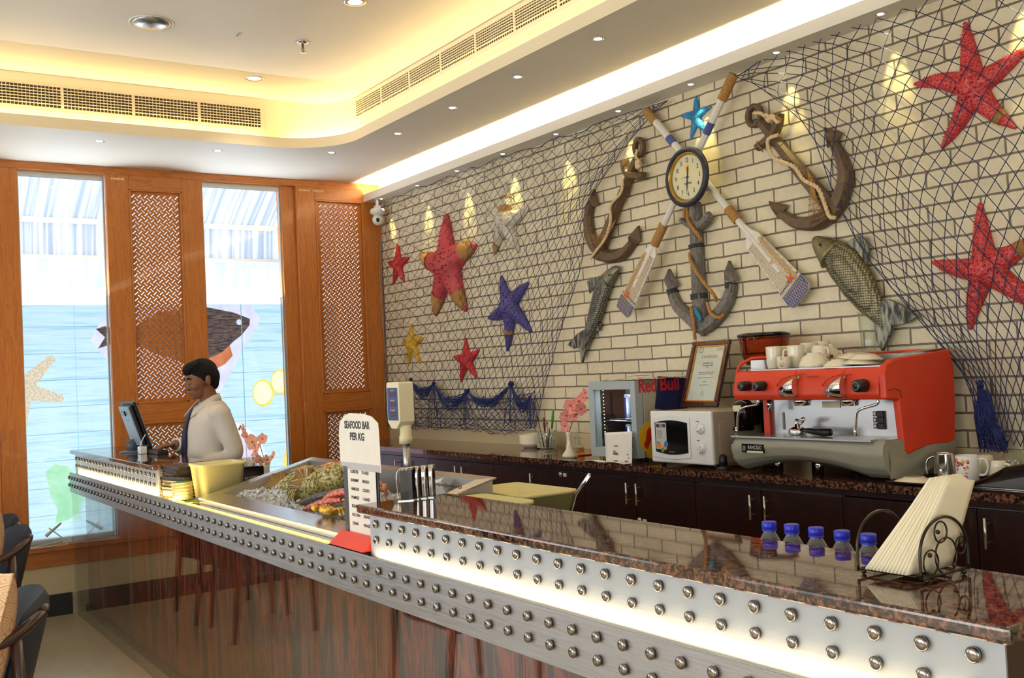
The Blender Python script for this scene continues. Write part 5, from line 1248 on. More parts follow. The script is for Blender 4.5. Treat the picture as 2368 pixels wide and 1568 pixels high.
obj('filter_fork', MB().cyl((gx-.02, gy-.14, 1.19), (gx-.06, gy-.21, 1.19), .012, 10).lathe([(.028, 1.165), (.030, 1.20), (.02, 1.205)], 18, (gx-.075, gy-.235, 0)), 'black', gr)
hr = .118; ht = P(1769, 770, 1, gy-.05).z
obj('hopper', MB().lathe([(.082, ZB+.46), (.105, ZB+.50), (hr, ht-.012)], 36, (gx, gy, 0), caps=False), 'amber', gr)
obj('hopper_beans', MB().lathe([(.08, ZB+.462), (.098, ZB+.49), (0, ZB+.50)], 30, (gx, gy, 0)), plain('coffee_beans', C(60, 30, 18), .5, var=.5, nscale=120), gr)
obj('hopper_lid', MB().lathe([(hr+.002, ht-.014), (hr+.004, ht-.004), (hr-.02, ht+.004), (0, ht+.005)], 36, (gx, gy, 0)), 'blackg', gr)
tm = thing('coffee_tamper', 'black plastic tamper standing between microwave and espresso machine', 'tamper', (-3.335, 3.37, ZB)); c = (-3.335, 3.345, ZB)
obj('foot', MB().lathe([(.036, 0), (.036, .006), (.030, .008), (.030, .014)], 24, c), 'black', tm); obj('grip', MB().lathe([(.02, .012), (.018, .04), (.016, .058), (.010, .066), (0, .067)], 18, c), 'black', tm)
# cups on the machine
CT = 1.456
def lathed(name, label, cat, prof, c, mat, group=None, inv=False, handle=None, n=30):
    """a turned vessel; prof from the base; handle=(angle, z0, z1, reach)"""
    t = thing(name, label, cat, c, group)
    if inv: h = max(z for r, z in prof); prof = [(r, h-z) for r, z in prof][::-1]
    obj('body', MB().lathe(prof, n, c, caps=False), mat, t)
    if handle:
        a, z0, z1, re, rr = handle; d = V((cos(a), sin(a), 0)); h = max(z for r, z in prof)
        def rad(z): return max([r for r, q in prof if abs(q-z) < h*.25] or [prof[0][0]])*.97
        pts = [V(c)+d*rad(z0)+V((0, 0, z0)), V(c)+d*(rad(z0)+re*.8)+V((0, 0, z0+(z1-z0)*.1)), V(c)+d*(rad(z1)+re)+V((0, 0, (z0+z1)/2+(z1-z0)*.15)), V(c)+d*(rad(z1)+re*.7)+V((0, 0, z1)), V(c)+d*(rad(z1)*.98)+V((0, 0, z1*.97))]
        obj('handle', MB().tube(spline(pts, 5), .0042, 8), mat, t)
    return t
def cupprof(r, h, w=.0035, flare=0): return [(0, .004), (r*.72, .003), (r*.80, 0), (r*.84, .004), (r*.96, h*.3), (r, h*.95), (r-.001, h), (r-w, h*.97), (r*.9-w, h*.3), (r*.7, .008), (0, .008)]
def bowlprof(r, h): return [(0, .004), (r*.42, 0), (r*.44, .005), (r*.72, h*.30), (r*.93, h*.72), (r, h), (r-.003, h), (r*.90, h*.72), (r*.66, h*.34), (0, .012)]
GC = 'cups and bowls on top of the espresso machine'
def at(px, py, y): return P(px, py, 1, y)
def onm(px, y): q = at(px, 850, y); return (q.x, y, CT)
c = onm(1792, 3.44); lathed('mug', 'tall plain white mug, leftmost on the espresso machine', 'mug', cupprof(.036, .098), c, 'porcelain', GC)
c = onm(1813, 3.385); lathed('cup', 'small white cup in front of the tall mugs on the espresso machine', 'cup', cupprof(.029, .052), c, 'porcelain', GC, handle=(-1.2, .012, .045, .02, 0))
c = onm(1822, 3.54); lathed('mug', 'tall white mug behind the small cup on the espresso machine', 'mug', cupprof(.037, .098), c, 'porcelain', GC)
c = onm(1842, 3.46); lathed('mug', 'tall white mug with thin handle in front, third from left on the espresso machine', 'mug', cupprof(.037, .098), c, 'porcelain', GC, handle=(-2.2, .02, .08, .018, 0))
c = onm(1873, 3.60); lathed('cup', 'upturned white cup in the back row behind the round bowl', 'cup', cupprof(.045, .055), c, 'porcelain', GC, inv=True)
lathed('cup', 'white cup stacked upside down on another in the back row', 'cup', cupprof(.043, .052), (c[0], c[1], CT+.056), 'porcelain', GC, inv=True)
c = onm(1902, 3.66); lathed('cup', 'rearmost upturned white cup beside the brick wall', 'cup', cupprof(.045, .055), c, 'porcelain', GC, inv=True)
lathed('cup', 'topmost upturned white cup of the rear stack', 'cup', cupprof(.043, .056), (c[0], c[1], CT+.056), 'porcelain', GC, inv=True)
c = onm(1884, 3.42); lathed('bowl', 'round white bowl turned upside down at the front of the espresso machine', 'bowl', bowlprof(.068, .062), c, 'porcelain', GC, inv=True)
c = onm(1899, 3.53); lathed('cup', 'upturned white teacup with loop handle behind the round bowl', 'cup', cupprof(.040, .055), (c[0], c[1], CT+.038), 'porcelain', GC, inv=True, handle=(-.3, .008, .042, .022, 0))
obj('cup_stand', MB().lathe([(.036, 0), (.036, .038)], 20, (c[0], c[1], CT)), 'porcelain', None); _o = bpy.context.scene.objects['cup_stand']; tag(_o, 'upturned white saucer cup carrying the handled teacup', 'cup', GC)
c = onm(1924, 3.60); tp_ = lathed('creamer', 'white creamer jug with small spout and printed badge in the back row', 'jug', [(0, 0), (.034, 0), (.040, .03), (.036, .06), (.026, .075), (.012, .085), (.008, .095), (0, .098)], c, 'porcelain', GC, handle=(.2, .02, .06, .015, 0)); obj('printed_badge', MB().grid(lambda u, v: V((c[0]+.040*cos(-1.3+.6*u), c[1]+.040*sin(-1.3+.6*u), CT+.035+.015*v)), 5, 1), 'p_red', tp_)
c = onm(1937, 3.385); lathed('bowl', 'shallow white bowl upside down next to the round one', 'bowl', bowlprof(.058, .030), c, 'porcelain', GC, inv=True)
for k, (px, y, z, r, tl_, lb) in enumerate(((1960, 3.62, .0, .070, 0, 'upturned white bowl at the back right beneath the tall glass'), (1972, 3.52, .012, .088, .10, 'white plate leaning in the pile at right, lowest'), (1990, 3.50, .030, .088, .14, 'white plate on top of the leaning pile'), (1992, 3.42, .008, .078, .03, 'upturned white saucer in front of the plate pile'), (2003, 3.43, .026, .070, .06, 'topmost upturned saucer at the front right'))):
    q = onm(px, y); t = thing('plate' if k else 'bowl', lb, 'plate' if k else 'bowl', q, GC); F_ = M.Translation((q[0], q[1], CT+z)) @ M.Rotation(tl_, 4, 'Y')
    pr = [(0, .018), (r*.5, .018), (r*.55, .021), (r*.6, .017), (r*.98, .002), (r, 0), (r*.97, -.0005), (r*.6, .013), (0, .014)] if k else [(0, .05), (r*.5, .052), (r*.8, .035), (r, 0), (r*.96, 0), (r*.75, .03), (0, .045)]
    obj('body', MB().lathe(pr, 32, mat=F_, caps=False), 'porcelain', t)
c = onm(2012, 3.62); q = at(2012, 818, 3.62); lathed('drinking_glass', 'tall clear glass standing among the plates on the espresso machine', 'glass', [(0, .004), (.026, 0), (.028, .006), (.038, .17), (.0365, .17), (.026, .012), (0, .010)], (c[0], c[1], CT+.05), 'glass', GC)
# microwave
mx0, mx1, my0, my1, mz0, mz1 = -3.765, -3.352, 3.30, 3.64, 1.035, 1.278
mw = thing('microwave', 'white microwave oven with two dials on the granite worktop', 'microwave', ((mx0+mx1)/2, 3.47, ZB))
obj('casing', MB().bb((mx0+.004, my0+.02, mz0), (mx1-.004, my1, mz1-.003)), 'mbeige', mw, bevel=.006)
obj('side_emboss', MB().prism(rrect(my0+.05, mz0+.03, my1-.03, mz1-.05, .02), .002, frame((mx1-.0045, 0, 0), (0, 1, 0), (0, 0, 1), (1, 0, 0))), 'mbeige', mw, bevel=.001)
obj('front_panel', MB().bb((mx0, my0, mz0-.002), (mx1, my0+.022, mz1)), 'mwhite', mw, bevel=.009, seg=3)
FM = frame((mx0, my0, mz0), (1, 0, 0), (0, 0, 1), (0, -1, 0)); mw_ = mx1-mx0; mh = mz1-mz0
def bulge(x0, x1, y0, y1, b, n=12): return [(x0+(x1-x0)*i/n, y0-b*sin(pi*i/n)) for i in range(n+1)]+[(x1+(x0-x1)*i/n, y1+b*sin(pi*i/n)) for i in range(n+1)]
obj('door_frame', MB().prism(bulge(.018, .275, .028, mh-.03, .012), .004, FM @ M.Translation((0, 0, .001))), 'mwhite', mw, bevel=.003)
dw = obj('door_window', MB().prism(bulge(.040, .262, .050, mh-.055, .012), .0015, FM @ M.Translation((0, 0, .0052))), 'blackg', mw)
obj('sticker', MB().prism(rrect(.046, .062, .12, mh-.055, .006), .0006, FM @ M.Translation((0, 0, .0068))), plain('sticker_grey', C(178, 180, 176), .5, var=.03), mw)
obj('sticker_header', MB().prism(rrect(.052, mh-.078, .114, mh-.062, .003), .0004, FM @ M.Translation((0, 0, .0075))), 'black', mw)
obj('sticker_lettering', textmesh('super', .012, FM @ M.Translation((.083, mh-.066, .0080))).add(*[(lambda q: (q.v, q.f))(textmesh('general', .009, FM @ M.Translation((.087, mh-.074, .0080))))][0]), 'label', mw)
m = MB()
for i in range(6): m.bb((0, 0, 0), (.035, .0016, .0003), FM @ M.Translation((.056, mh-.092-i*.007, .0075)))
obj('sticker_text', m, 'ink', mw)
m = MB().prism(ell(.066, .078, .016, .012, 14), .0005, FM @ M.Translation((0, 0, .0076))); obj('sticker_food', m, 'orange', mw); obj('sticker_food', MB().prism(ell(.062, .092, .010, .006, 12), .0005, FM @ M.Translation((0, 0, .0077))), 'green', mw)
for x, y, r, mt_ in ((.117, .088, .014, 'blueink'), (.105, .070, .012, 'orange'), (.090, .058, .011, 'green')): obj('sticker_disc', MB().prism(ell(x, y, r, r, 20), .0006, FM @ M.Translation((0, 0, .0080))), mt_, mw)
obj('window_lettering', textmesh('super general', .008, FM @ M.Translation((.152, .052, .0070))), 'alu', mw)
for y, nm in ((mh*.66, 'top'), (mh*.30, 'low')):
    d_ = obj('dial', MB().lathe([(.024, 0), (.024, .003), (.019, .005), (.018, .012), (0, .013)], 28, mat=FM @ M.Translation((.345, y, .001))), 'mwhite', mw)
    obj('dial_grip', MB().bb((-.005, -.017, .010), (.005, .017, .020), FM @ M.Translation((.345, y, 0)) @ M.Rotation(-1.2 if nm == 'top' else -.1, 4, 'Z')), 'mwhite', d_, bevel=.003)
    m = MB()
    for i in range(9): a = -.6+i*.5 if nm == 'top' else -2.2+i*.36; m.bb((.028, -.0008, .0008), (.033, .0008, .0014), FM @ M.Translation((.345, y, .0)) @ M.Rotation(a, 4, 'Z'))
    obj('dial_marks', m, 'ink' if nm == 'top' else 'orange', mw)
    obj('dial_lettering', textmesh('POWER' if nm == 'top' else 'TIMER', .006, FM @ M.Translation((.325, y+.036, .0012))), 'ink', mw)
for x in (mx0+.03, mx1-.03):
    for y in (my0+.05, my1-.05): obj('foot', MB().cyl((x, y, ZB), (x, y, mz0+.003), .012, 12), 'black', mw)
# framed certificate
p0, p1, p2, p3 = P(1580, 938, 1, 3.575), P(1674, 940, 1, 3.575), P(1696, 790, 1, 3.70), P(1607, 790, 1, 3.70)
xl, xr = (p0.x+p3.x)/2, (p1.x+p2.x)/2; xl, xr = -3.845, -3.585
cf = thing('framed_certificate', 'dark wooden frame with a certificate leaning on the wall above the microwave', 'picture frame', ((xl+xr)/2, 3.60, mz1)); wv, hv = xr-xl, sqrt((3.70-3.585)**2+(.325)**2)
ud = V((0, 3.70-3.585, .325)).normalized(); FCt = frame(((xl+xr)/2, 3.585, mz1+.001), (1, 0, 0), ud, V((1, 0, 0)).cross(ud))
def cfb(n, x0, y0, x1, y1, z0, z1, mat, **k): return obj(n, MB().bb((x0, y0, z0), (x1, y1, z1), FCt), mat, cf, **k)
T['mahog'] = woodmat('mahogany_frame', C(40, 14, 10), C(64, 24, 16), C(84, 34, 22), rough=.25, coat=.4)
m = MB(); hw_ = wv/2; f_ = .027
for a in ((-hw_, 0, hw_, f_), (-hw_, hv-f_, hw_, hv), (-hw_, f_, -hw_+f_, hv-f_), (hw_-f_, f_, hw_, hv-f_)): m.bb((a[0], a[1], -.004), (a[2], a[3], .016), FCt)
obj('frame', m, 'mahog', cf, bevel=.005)
m = MB(); g_ = .006
for a in ((-hw_+f_, f_, hw_-f_, f_+g_), (-hw_+f_, hv-f_-g_, hw_-f_, hv-f_), (-hw_+f_, f_, -hw_+f_+g_, hv-f_), (hw_-f_-g_, f_, hw_-f_, hv-f_)): m.bb((a[0], a[1], 0), (a[2], a[3], .010), FCt)
obj('gilt_edge', m, 'stripegold', cf)
cfb('certificate', -hw_+f_, f_, hw_-f_, hv-f_, -.002, .003, 'paper'); cfb('frame_glass', -hw_+f_, f_, hw_-f_, hv-f_, .006, .0065, 'glass')
T['goldink'] = plain('gold_ink', C(190, 140, 70), .5, var=0)
obj('certificate_title', textmesh('Certificate', .026, FCt @ M.Translation((0, hv*.76, .0033))), 'goldink', cf)
for s_, z_, y_ in (('Blu Seafood Rest', .010, .66), ('P.O. Box 3386 - Dubai', .008, .625), ('U.A.E.', .007, .60), ('has been assessed and found to comply', .0065, .52), ('with the requirements of food safety', .0065, .495), ('management system for the scope of', .0065, .44), ('restaurant', .007, .38), ('valid for the date of issue', .006, .33)): obj('certificate_text', textmesh(s_, z_, FCt @ M.Translation((0, hv*y_, .0033))), 'ink', cf)
obj('certificate_logo', MB().tube([FCt @ V((-.065+.013*cos(a), hv*.865+.014*sin(a), .0035)) for a in [2*pi*i/16 for i in range(16)]], .0012, 4, closed=True), 'ink', cf)
obj('certificate_logo', textmesh('ASM', .022, FCt @ M.Translation((.062, hv*.86, .0033))), 'goldink', cf)
obj('certificate_logo', MB().tube([FCt @ V(p) for p in ((-.012, hv*.17, .0035), (.012, hv*.17, .0035), (0, hv*.17+.022, .0035))], .0012, 4, closed=True), 'goldink', cf)
# fridge
fx0, fx1, fy0, fy1, fz0, fz1 = -4.30, -3.925, 3.35, 3.70, 1.035, 1.425
fr = thing('mini_fridge', 'small glass-door drinks fridge with red and blue lettering on its side', 'fridge', ((fx0+fx1)/2, 3.52, ZB))
m = MB().bb((fx0, fy0+.055, fz0), (fx0+.02, fy1, fz1)).bb((fx1-.02, fy0+.055, fz0), (fx1, fy1, fz1)).bb((fx0, fy1-.02, fz0), (fx1, fy1, fz1)).bb((fx0, fy0+.055, fz0), (fx1, fy1, fz0+.03)).bb((fx0, fy0+.055, fz1-.03), (fx1, fy1, fz1)); obj('cabinet', m, 'fridgeside', fr, bevel=.003)
m = MB().bb((fx0+.02, fy1-.025, fz0+.03), (fx1-.02, fy1-.02, fz1-.03)).bb((fx0+.0201, fy0+.06, fz0+.03), (fx0+.024, fy1-.02, fz1-.03)).bb((fx1-.024, fy0+.06, fz0+.03), (fx1-.0201, fy1-.02, fz1-.03)); obj('liner', m, plain('dark_liner', C(50, 38, 34), .4), fr)
m = MB(); b_ = .038
for a in ((fx0, fz0, fx0+b_, fz1), (fx1-b_, fz0, fx1, fz1), (fx0+b_, fz0, fx1-b_, fz0+b_+.01), (fx0+b_, fz1-b_-.006, fx1-b_, fz1)): m.bb((a[0], fy0, a[1]), (a[2], fy0+.05, a[3]))
dr = obj('door', m, 'fridgegrey', fr, bevel=.002)
obj('door_glass', MB().bb((fx0+b_, fy0+.01, fz0+b_+.01), (fx1-b_, fy0+.014, fz1-b_-.006)), 'glass', dr)
m = MB()
for i in range(16): m.ball((fx0+b_+.018+.0*i, fy0+.055, fz0+.07+i*.018), .0028, 6, 4)
obj('light_dots', m, emis('led_dots', (1, .9, .4, 1), 3), fr)
lamp('AREA', 'fridge_light', ((fx0+fx1)/2, fy0+.075, fz1-.04), .5, (.8, .88, 1), .2, .02)
m = MB()
for i in range(20): m.cyl((fx0+.03+i*.0165, fy0+.07, 1.215), (fx0+.03+i*.0165, fy1-.03, 1.215), .0012, 5)
m.cyl((fx0+.024, fy0+.07, 1.215), (fx1-.024, fy0+.07, 1.215), .0022, 6).cyl((fx0+.024, fy0+.07, 1.228), (fx1-.024, fy0+.07, 1.228), .0018, 6); obj('wire_shelf', m, 'chrome', fr)
T['canblue'] = plain('can_blue', C(40, 60, 190), .2, .7, .05); T['cansilver'] = plain('can_silver', C(190, 196, 214), .2, .8, .03)
GK = 'energy drink cans in the fridge'; k = 0
for z, row in ((1.2175, 'on the wire shelf'), (fz0+.031, 'on the fridge floor')):
    for i in range(3):
        for j in range(2):
            c = (fx1-.055-i*.056, fy0+.10+j*.062, z); t = thing('drink_can', 'slim silver-blue can '+row+', '+('front ' if j == 0 else 'back ')+('right', 'middle', 'left')[i], 'can', c, GK)
            obj('body', MB().lathe([(.020, 0), (.025, .005), (.026, .012), (.026, .12), (.022, .132), (.021, .134), (0, .132)], 20, c), 'cansilver', t)
            obj('blue_panel', MB().grid(lambda u, v: V((c[0]+.0264*cos(-2.6+1.25*u), c[1]+.0264*sin(-2.6+1.25*u), z+.012+.108*v)), 8, 1), 'canblue', t); k += 1
x_ = fx1+.0008; FS = frame((x_, 0, 0), (0, 1, 0), (0, 0, 1), (1, 0, 0))
yq = lambda px, py: (lambda q: (q.y, q.z))(P(px, py, 0, x_))
obj('blue_panel', MB().prism([yq(1521, 870), (fy1-.001, fz1-.003), (fy1-.001, fz0+.2), yq(1514, 945)], .0008, FS), 'fblue', fr)
a_ = yq(1473, 890); b2 = yq(1520, 890); c2 = yq(1573, 890)
obj('red_lettering', textmesh('Red', .098, FS @ M.Translation(((a_[0]+b2[0])/2, a_[1]-.009, .0008)), bold=.0022, sx=abs(b2[0]-a_[0])/.170), 'fred', fr)
obj('red_lettering', textmesh('Bull', .098, FS @ M.Translation(((b2[0]+c2[0])/2+.004, a_[1]-.006, .0016)), bold=.0022, sx=abs(c2[0]-b2[0])/.170), 'fred', fr)
q = yq(1500, 1005); obj('yellow_disc', MB().prism([p for p in ell(q[0]+.03, q[1]-.015, .095, .085, 32)], .0008, FS), 'fyel', fr); obj('yellow_block', MB().bb((fy0+.058, fz0+.002, 0), (fy0+.16, fz0+.06, .0007), FS), 'fyel', fr)
bl_ = [(0, 0), (.02, .03), (.03, .07), (.05, .085), (.09, .08), (.14, .09), (.16, .07), (.15, .03), (.13, .0), (.12, .03), (.08, .035), (.05, .01), (.03, -.02), (.018, -.025), (.024, .0), (.01, -.018)]
obj('red_emblem', MB().prism([(q[0]-.035+x*.8, q[1]-.05+y) for x, y in bl_], .0008, FS @ M.Translation((0, 0, .0009))), 'fred', fr)
for x in (fx0+.03, fx1-.03):
    for y in (fy0+.08, fy1-.04): obj('foot', MB().cyl((x, y, ZB), (x, y, fz0+.002), .012, 10), 'black', fr)
def sheet(name, label, pts, th=.0006, mat='paper', bend=None, n=10):
    a, b, c, d = [V(p) for p in pts]
    m = MB(); m.grid(lambda u, v: a.lerp(b, u).lerp(d.lerp(c, u), v)+(bend(u, v) if bend else V((0, 0, 0))), n, n)
    o = obj(name, m, mat); q = o.modifiers.new('s', 'SOLIDIFY'); q.thickness = th; return tag(o, label, 'paper')
z = fz1
sheet('paper_sheet', 'crumpled white sheet of paper lying on the fridge, hanging over its front edge', [(fx0+.12, fy0-.01, z+.004), (fx1+.02, fy0+.01, z+.004), (fx1+.03, fy1-.1, z+.003), (fx0+.10, fy1-.08, z+.003)], bend=lambda u, v: V((0, 0, .010*abs(noise.noise(V((u*3, v*3, 0))))-.0*(1-v))))
sheet('paper_sheet', 'curled leaflet on top of the fridge nearest the wall', [(fx0+.10, fy0+.10, z+.012), (fx1+.08, fy0+.22, z+.012), (fx1+.04, fy1-.0, z+.012), (fx0+.06, fy1-.05, z+.012)], bend=lambda u, v: V((0, 0, .014*sin(u*4)*u+.006)))
q0, q1, q2, q3 = P(1401, 1063, 1, 3.285), P(1461, 1066, 1, 3.285), P(1458, 998, 1, 3.315), P(1394, 1001, 1, 3.315)
rc = sheet('receipt', 'white printed bill standing against the mini fridge door', [(q0.x, 3.285, ZB+.001), (q1.x, 3.285, ZB+.001), (q2.x, 3.325, q2.z), (q3.x, 3.325, q3.z)], bend=lambda u, v: V((0, .010*sin(u*pi)*1, 0)))
m = MB()
for k, (u0, u1, v) in enumerate(((.7, .95, .86), (.15, .35, .58), (.6, .9, .60), (.15, .3, .40), (.75, .9, .42), (.15, .4, .34), (.15, .42, .30), (.7, .92, .31), (.78, .9, .2), (.2, .45, .08), (.65, .9, .09))):
    for i in range(2): m.box((0, 0, 0), ((u1-u0)*.14, .0006, .0022), M.Translation(V((q0.x, 3.285, ZB)).lerp(V((q1.x, 3.285, ZB)), (u0+u1)/2)+V((0, .040*v+.010*sin((u0+u1)/2*pi)-.0022, (q3.z-ZB)*v-i*.0035))))
obj('printed_text', m, 'ink', rc)
sheet('paper_slip', 'curled paper slip lying on the worktop edge under the standing bill', [(P(1350, 1066, 2, ZB).x, 3.265, ZB+.002), (q1.x, 3.262, ZB+.002), (q1.x-.01, 3.29, ZB+.002), (P(1350, 1066, 2, ZB).x+.02, 3.31, ZB+.002)], bend=lambda u, v: V((0, 0, .006*sin(u*7)**2)))
# dishes and glassware at the left
def base(px, py): q = P(px, py, 2, ZB); return V((q.x, q.y, ZB))
GP = 'stacked bowls on the worktop left of the cutlery mug'
c = V((-5.34, 3.69, ZB))
for k in range(7):
    t = thing('soup_bowl', ('bottom', 'second lowest', 'third lowest', 'middle', 'third highest', 'second highest', 'topmost')[k]+' white bowl of the stack left of the cutlery mug', 'bowl', (c.x, c.y, ZB+k*.0085), GP); pr = [(0, .004), (.045, 0), (.05, .004), (.072, .018), (.083, .034), (.0805, .034), (.068, .020), (0, .008)]
    obj('body', MB().lathe(pr, 32, (c.x, c.y, ZB+k*.0085), caps=False), 'porcelain', t)
c = V((-5.16, 3.68, ZB)); GP2 = 'tall pile of white side plates behind the cutlery mug'
for k in range(12):
    o = obj('side_plate', MB().lathe([(0, .003), (.035, 0), (.04, .004), (.064, .010), (.0635, .013), (.04, .0075), (0, .006)], 28, (c.x, c.y, ZB+k*.0085), caps=False), 'porcelain'); tag(o, ORD[k]+' white side plate from the bottom of the pile behind the glass mug', 'plate', GP2)
c = V((-4.99, 3.56, ZB))
mg = thing('glass_mug', 'clear ridged glass beer mug full of cutlery', 'mug', c)
obj('body', MB().lathe([(0, .010), (.036, .0), (.042, .004), (.045, .03), (.054, .08), (.056, .125), (.053, .125), (.049, .08), (.040, .03), (0, .02)], 12, c, caps=False), 'glass', mg)
obj('handle', MB().tube(spline([c+V((.05, -.01, .105)), c+V((.085, -.02, .10)), c+V((.092, -.02, .06)), c+V((.07, -.015, .03)), c+V((.045, -.01, .025))], 5), .006, 8), 'glass', mg)
random.seed(11); GU = 'cutlery standing in the glass mug'
def utensil(name, lab, dx, dy, top, mat, kind, r=.0035):
    a = c+V((dx*.4, dy*.4, .022)); b = c+V((dx, dy, top)); t = thing(name, lab, 'cutlery', a, GU); d = (b-a).normalized()
    if kind == 'spoon': obj('stem', MB().tube([a, b], [r, r*.7], 6), mat, t); obj('bowl', MB().ball((0, 0, 0), (.012, .005, .018), 12, 8, M.Translation(b+d*.012) @ d.to_track_quat('Z', 'Y').to_matrix().to_4x4()), mat, t)
    elif kind == 'handle': obj('stem', MB().tube([a, a.lerp(b, .55)], r*.8, 6), 'chrome', t); obj('handle', MB().tube([a.lerp(b, .5), a.lerp(b, .8), b], [r*1.6, r*2.3, r*1.9], 10), mat, t)
    else: obj('stem', MB().tube([a, b], [r, r*1.2], 6), mat, t)
utensil('spoon', 'brown wooden spoon standing bowl-up in the glass mug', -.055, -.02, .185, 'browns', 'spoon')
utensil('knife', 'brown-handled knife leaning in the glass mug', -.01, -.01, .20, 'browns', 'handle')
utensil('knife', 'green-handled knife sticking highest out of the glass mug', .035, .03, .245, 'green', 'handle')
for k in range(7): utensil('fork', ORD[k]+' of the short plain handles crowded in the glass mug, reaching '+('low', 'mid height', 'high')[k % 3], random.uniform(-.03, .045), random.uniform(-.03, .03), random.uniform(.13, .18), 'chrome' if k % 2 else 'browns', 'plain', .003)
c = V((P(1318, 1058, 1, 3.36).x, 3.36, ZB))
vs_ = thing('bud_vase', 'slim white bud vase with pink orchid on the back worktop', 'vase', c)
obj('vase', MB().lathe([(0, .002), (.036, 0), (.042, .006), (.042, .016), (.020, .045), (.014, .075), (.013, .125), (.016, .140), (.0125, .140), (.010, .125), (0, .10)], 24, c, caps=False), 'porcelain', vs_)
def orchid(root, name, c, pts, mat, s=.022, seed=0):
    """pts: (pixel-free) offsets of the blossoms along a stem"""
    rnd = random.Random(seed)
    obj('stem', MB().tube(spline([c]+[p for p, k in pts], 5), .0022, 6), 'stem', root)
    for p, k in pts:
        if k == 0: obj('bud', MB().ball(p, (.006, .006, .008), 8, 6), 'bud', root); continue
        m = MB(); nrm = V((rnd.uniform(0, .8), -1+rnd.uniform(0, .5), rnd.uniform(-.3, .5))).normalized(); a = nrm.orthogonal().normalized(); b = nrm.cross(a); ph = rnd.uniform(0, 6)
        for i in range(5):
            d = a*cos(ph+i*2*pi/5)+b*sin(ph+i*2*pi/5); q = nrm.cross(d); w = s*(.62 if i % 2 else .45)*k
            m.grid(lambda u, v: p+d*(s*k*u)+q*(w*(v-.5)*2*sin(pi*min(1, u*.85+.08)))+nrm*(.25*s*u*u-.3*s*(v-.5)**2+.006), 6, 5)
        f = obj('flower', m, mat, root); obj('flower_centre', MB().ball(p+nrm*.007, .0045*k, 8, 6), 'petalc', f)
tv = c+V((0, 0, .135)); L_ = lambda px, py: P(px, py, 1, 3.36)
orchid(vs_, 'orchid', tv, [(L_(1308, 985), 1.1), (L_(1311, 960), 1.2), (L_(1326, 950), 1), (L_(1318, 938), 1.2), (L_(1305, 965), .9)], 'petal', .030, 3)
orchid(vs_, 'orchid', tv, [(L_(1328, 965), .9), (L_(1343, 945), 1.3), (L_(1338, 930), 1.2), (L_(1350, 920), 1), (L_(1355, 908), 1.0), (L_(1346, 912), 0)], 'petal', .028, 5)
rt = thing('saucer', 'flat square red dish under the glass oil jug', 'dish', (-4.66, 3.52, ZB)); c = V((-4.60, 3.50, ZB))
obj('dish', MB().prism([(c.x-.075, c.y-.06), (c.x+.075, c.y-.06), (c.x+.075, c.y+.075), (c.x-.075, c.y+.075)], .006, M.Translation((0, 0, ZB))), 'redg', rt, bevel=.002)
cr_ = thing('oil_jug', 'glass cruet of golden oil with ball stopper on the red dish', 'cruet', (c.x, c.y, ZB+.006)); c = V((-4.61, 3.50, ZB+.006))
obj('body', MB().lathe([(0, .003), (.034, 0), (.038, .01), (.036, .035), (.018, .062), (.014, .075), (.022, .095), (.020, .095), (.012, .076), (.016, .062), (.034, .035), (0, .006)], 24, c, caps=False), 'glass', cr_)
obj('oil', MB().lathe([(0, .007), (.034, .007), (.034, .032), (0, .033)], 20, c), thinglass('golden_oil', (.85, .6, .16, 1), 1), cr_)
obj('stopper', MB().lathe([(.010, .085), (.011, .10)], 12, c).ball(c+V((0, 0, .113)), .015, 14, 10), 'glass', cr_); obj('handle', MB().tube([c+V((-.02-.022*sin(a), 0, .06-.028*cos(a))) for a in [i*pi/8 for i in range(9)]], .0038, 8), 'glass', cr_)
c = V((-4.50, 3.62, ZB)); jr = thing('stirrer_jar', 'tall glass jar of dark stirrers behind the oil jug', 'jar', c)
obj('jar', MB().lathe([(0, .003), (.045, 0), (.048, .2), (.046, .2), (.043, .006), (0, .006)], 20, c, caps=False), 'glass', jr)
m = MB()
for k in range(26): a, r = random.uniform(0, 6.3), random.uniform(0, .032); m.cyl(c+V((r*cos(a), r*sin(a), .01)), c+V((r*cos(a)*1.2+random.uniform(-.005, .005), r*sin(a)*1.2, random.uniform(.18, .235))), .0035, 6)
o = obj('stirrers', m, plain('olive_sticks', C(96, 84, 50), .5, var=.4, nscale=40), jr); o['kind'] = 'stuff'
obj('red_band', MB().lathe([(.0485, .10), (.049, .118)], 20, c, caps=False), 'redg', jr)
# tray group at the right
T['browntray'] = plain('brown_tray', C(52, 30, 24), .25, var=.06)
ty = thing('serving_tray', 'dark brown tray with rolled edge beside the sink', 'tray', (-2.30, 3.52, ZB))
x0, x1, y0, y1 = -2.42, -2.0, 3.255, 3.62; m = MB()
def trayf(u, v):
    x = x0+(x1-x0+.05)*u; y = y0+(y1-y0)*v; e = min(u, 1-u)*(x1-x0); g = min(v, 1-v)*(y1-y0); d = min(e, g)
    return V((x, y, ZB+.004+max(0, 1-d/.02)*.010+max(0, (u-.5))**2*.30))
m.grid(trayf, 30, 24); o = obj('tray', m, 'browntray', ty); q = o.modifiers.new('s', 'SOLIDIFY'); q.thickness = .003
Z1 = ZB+.006
c = (-2.36, 3.345, Z1); lathed('saucer', 'white saucer upside down on the brown tray', 'saucer', [(0, .003), (.035, .0), (.04, .004), (.075, .016), (.074, .019), (.04, .008), (0, .006)], c, 'porcelain', inv=True)
qx = lambda px, y: P(px, 1080, 1, y).x
c = (qx(2185, 3.50), 3.50, Z1); jg = thing('steel_jug', 'polished steel milk jug with handle, on the brown tray', 'jug', c)
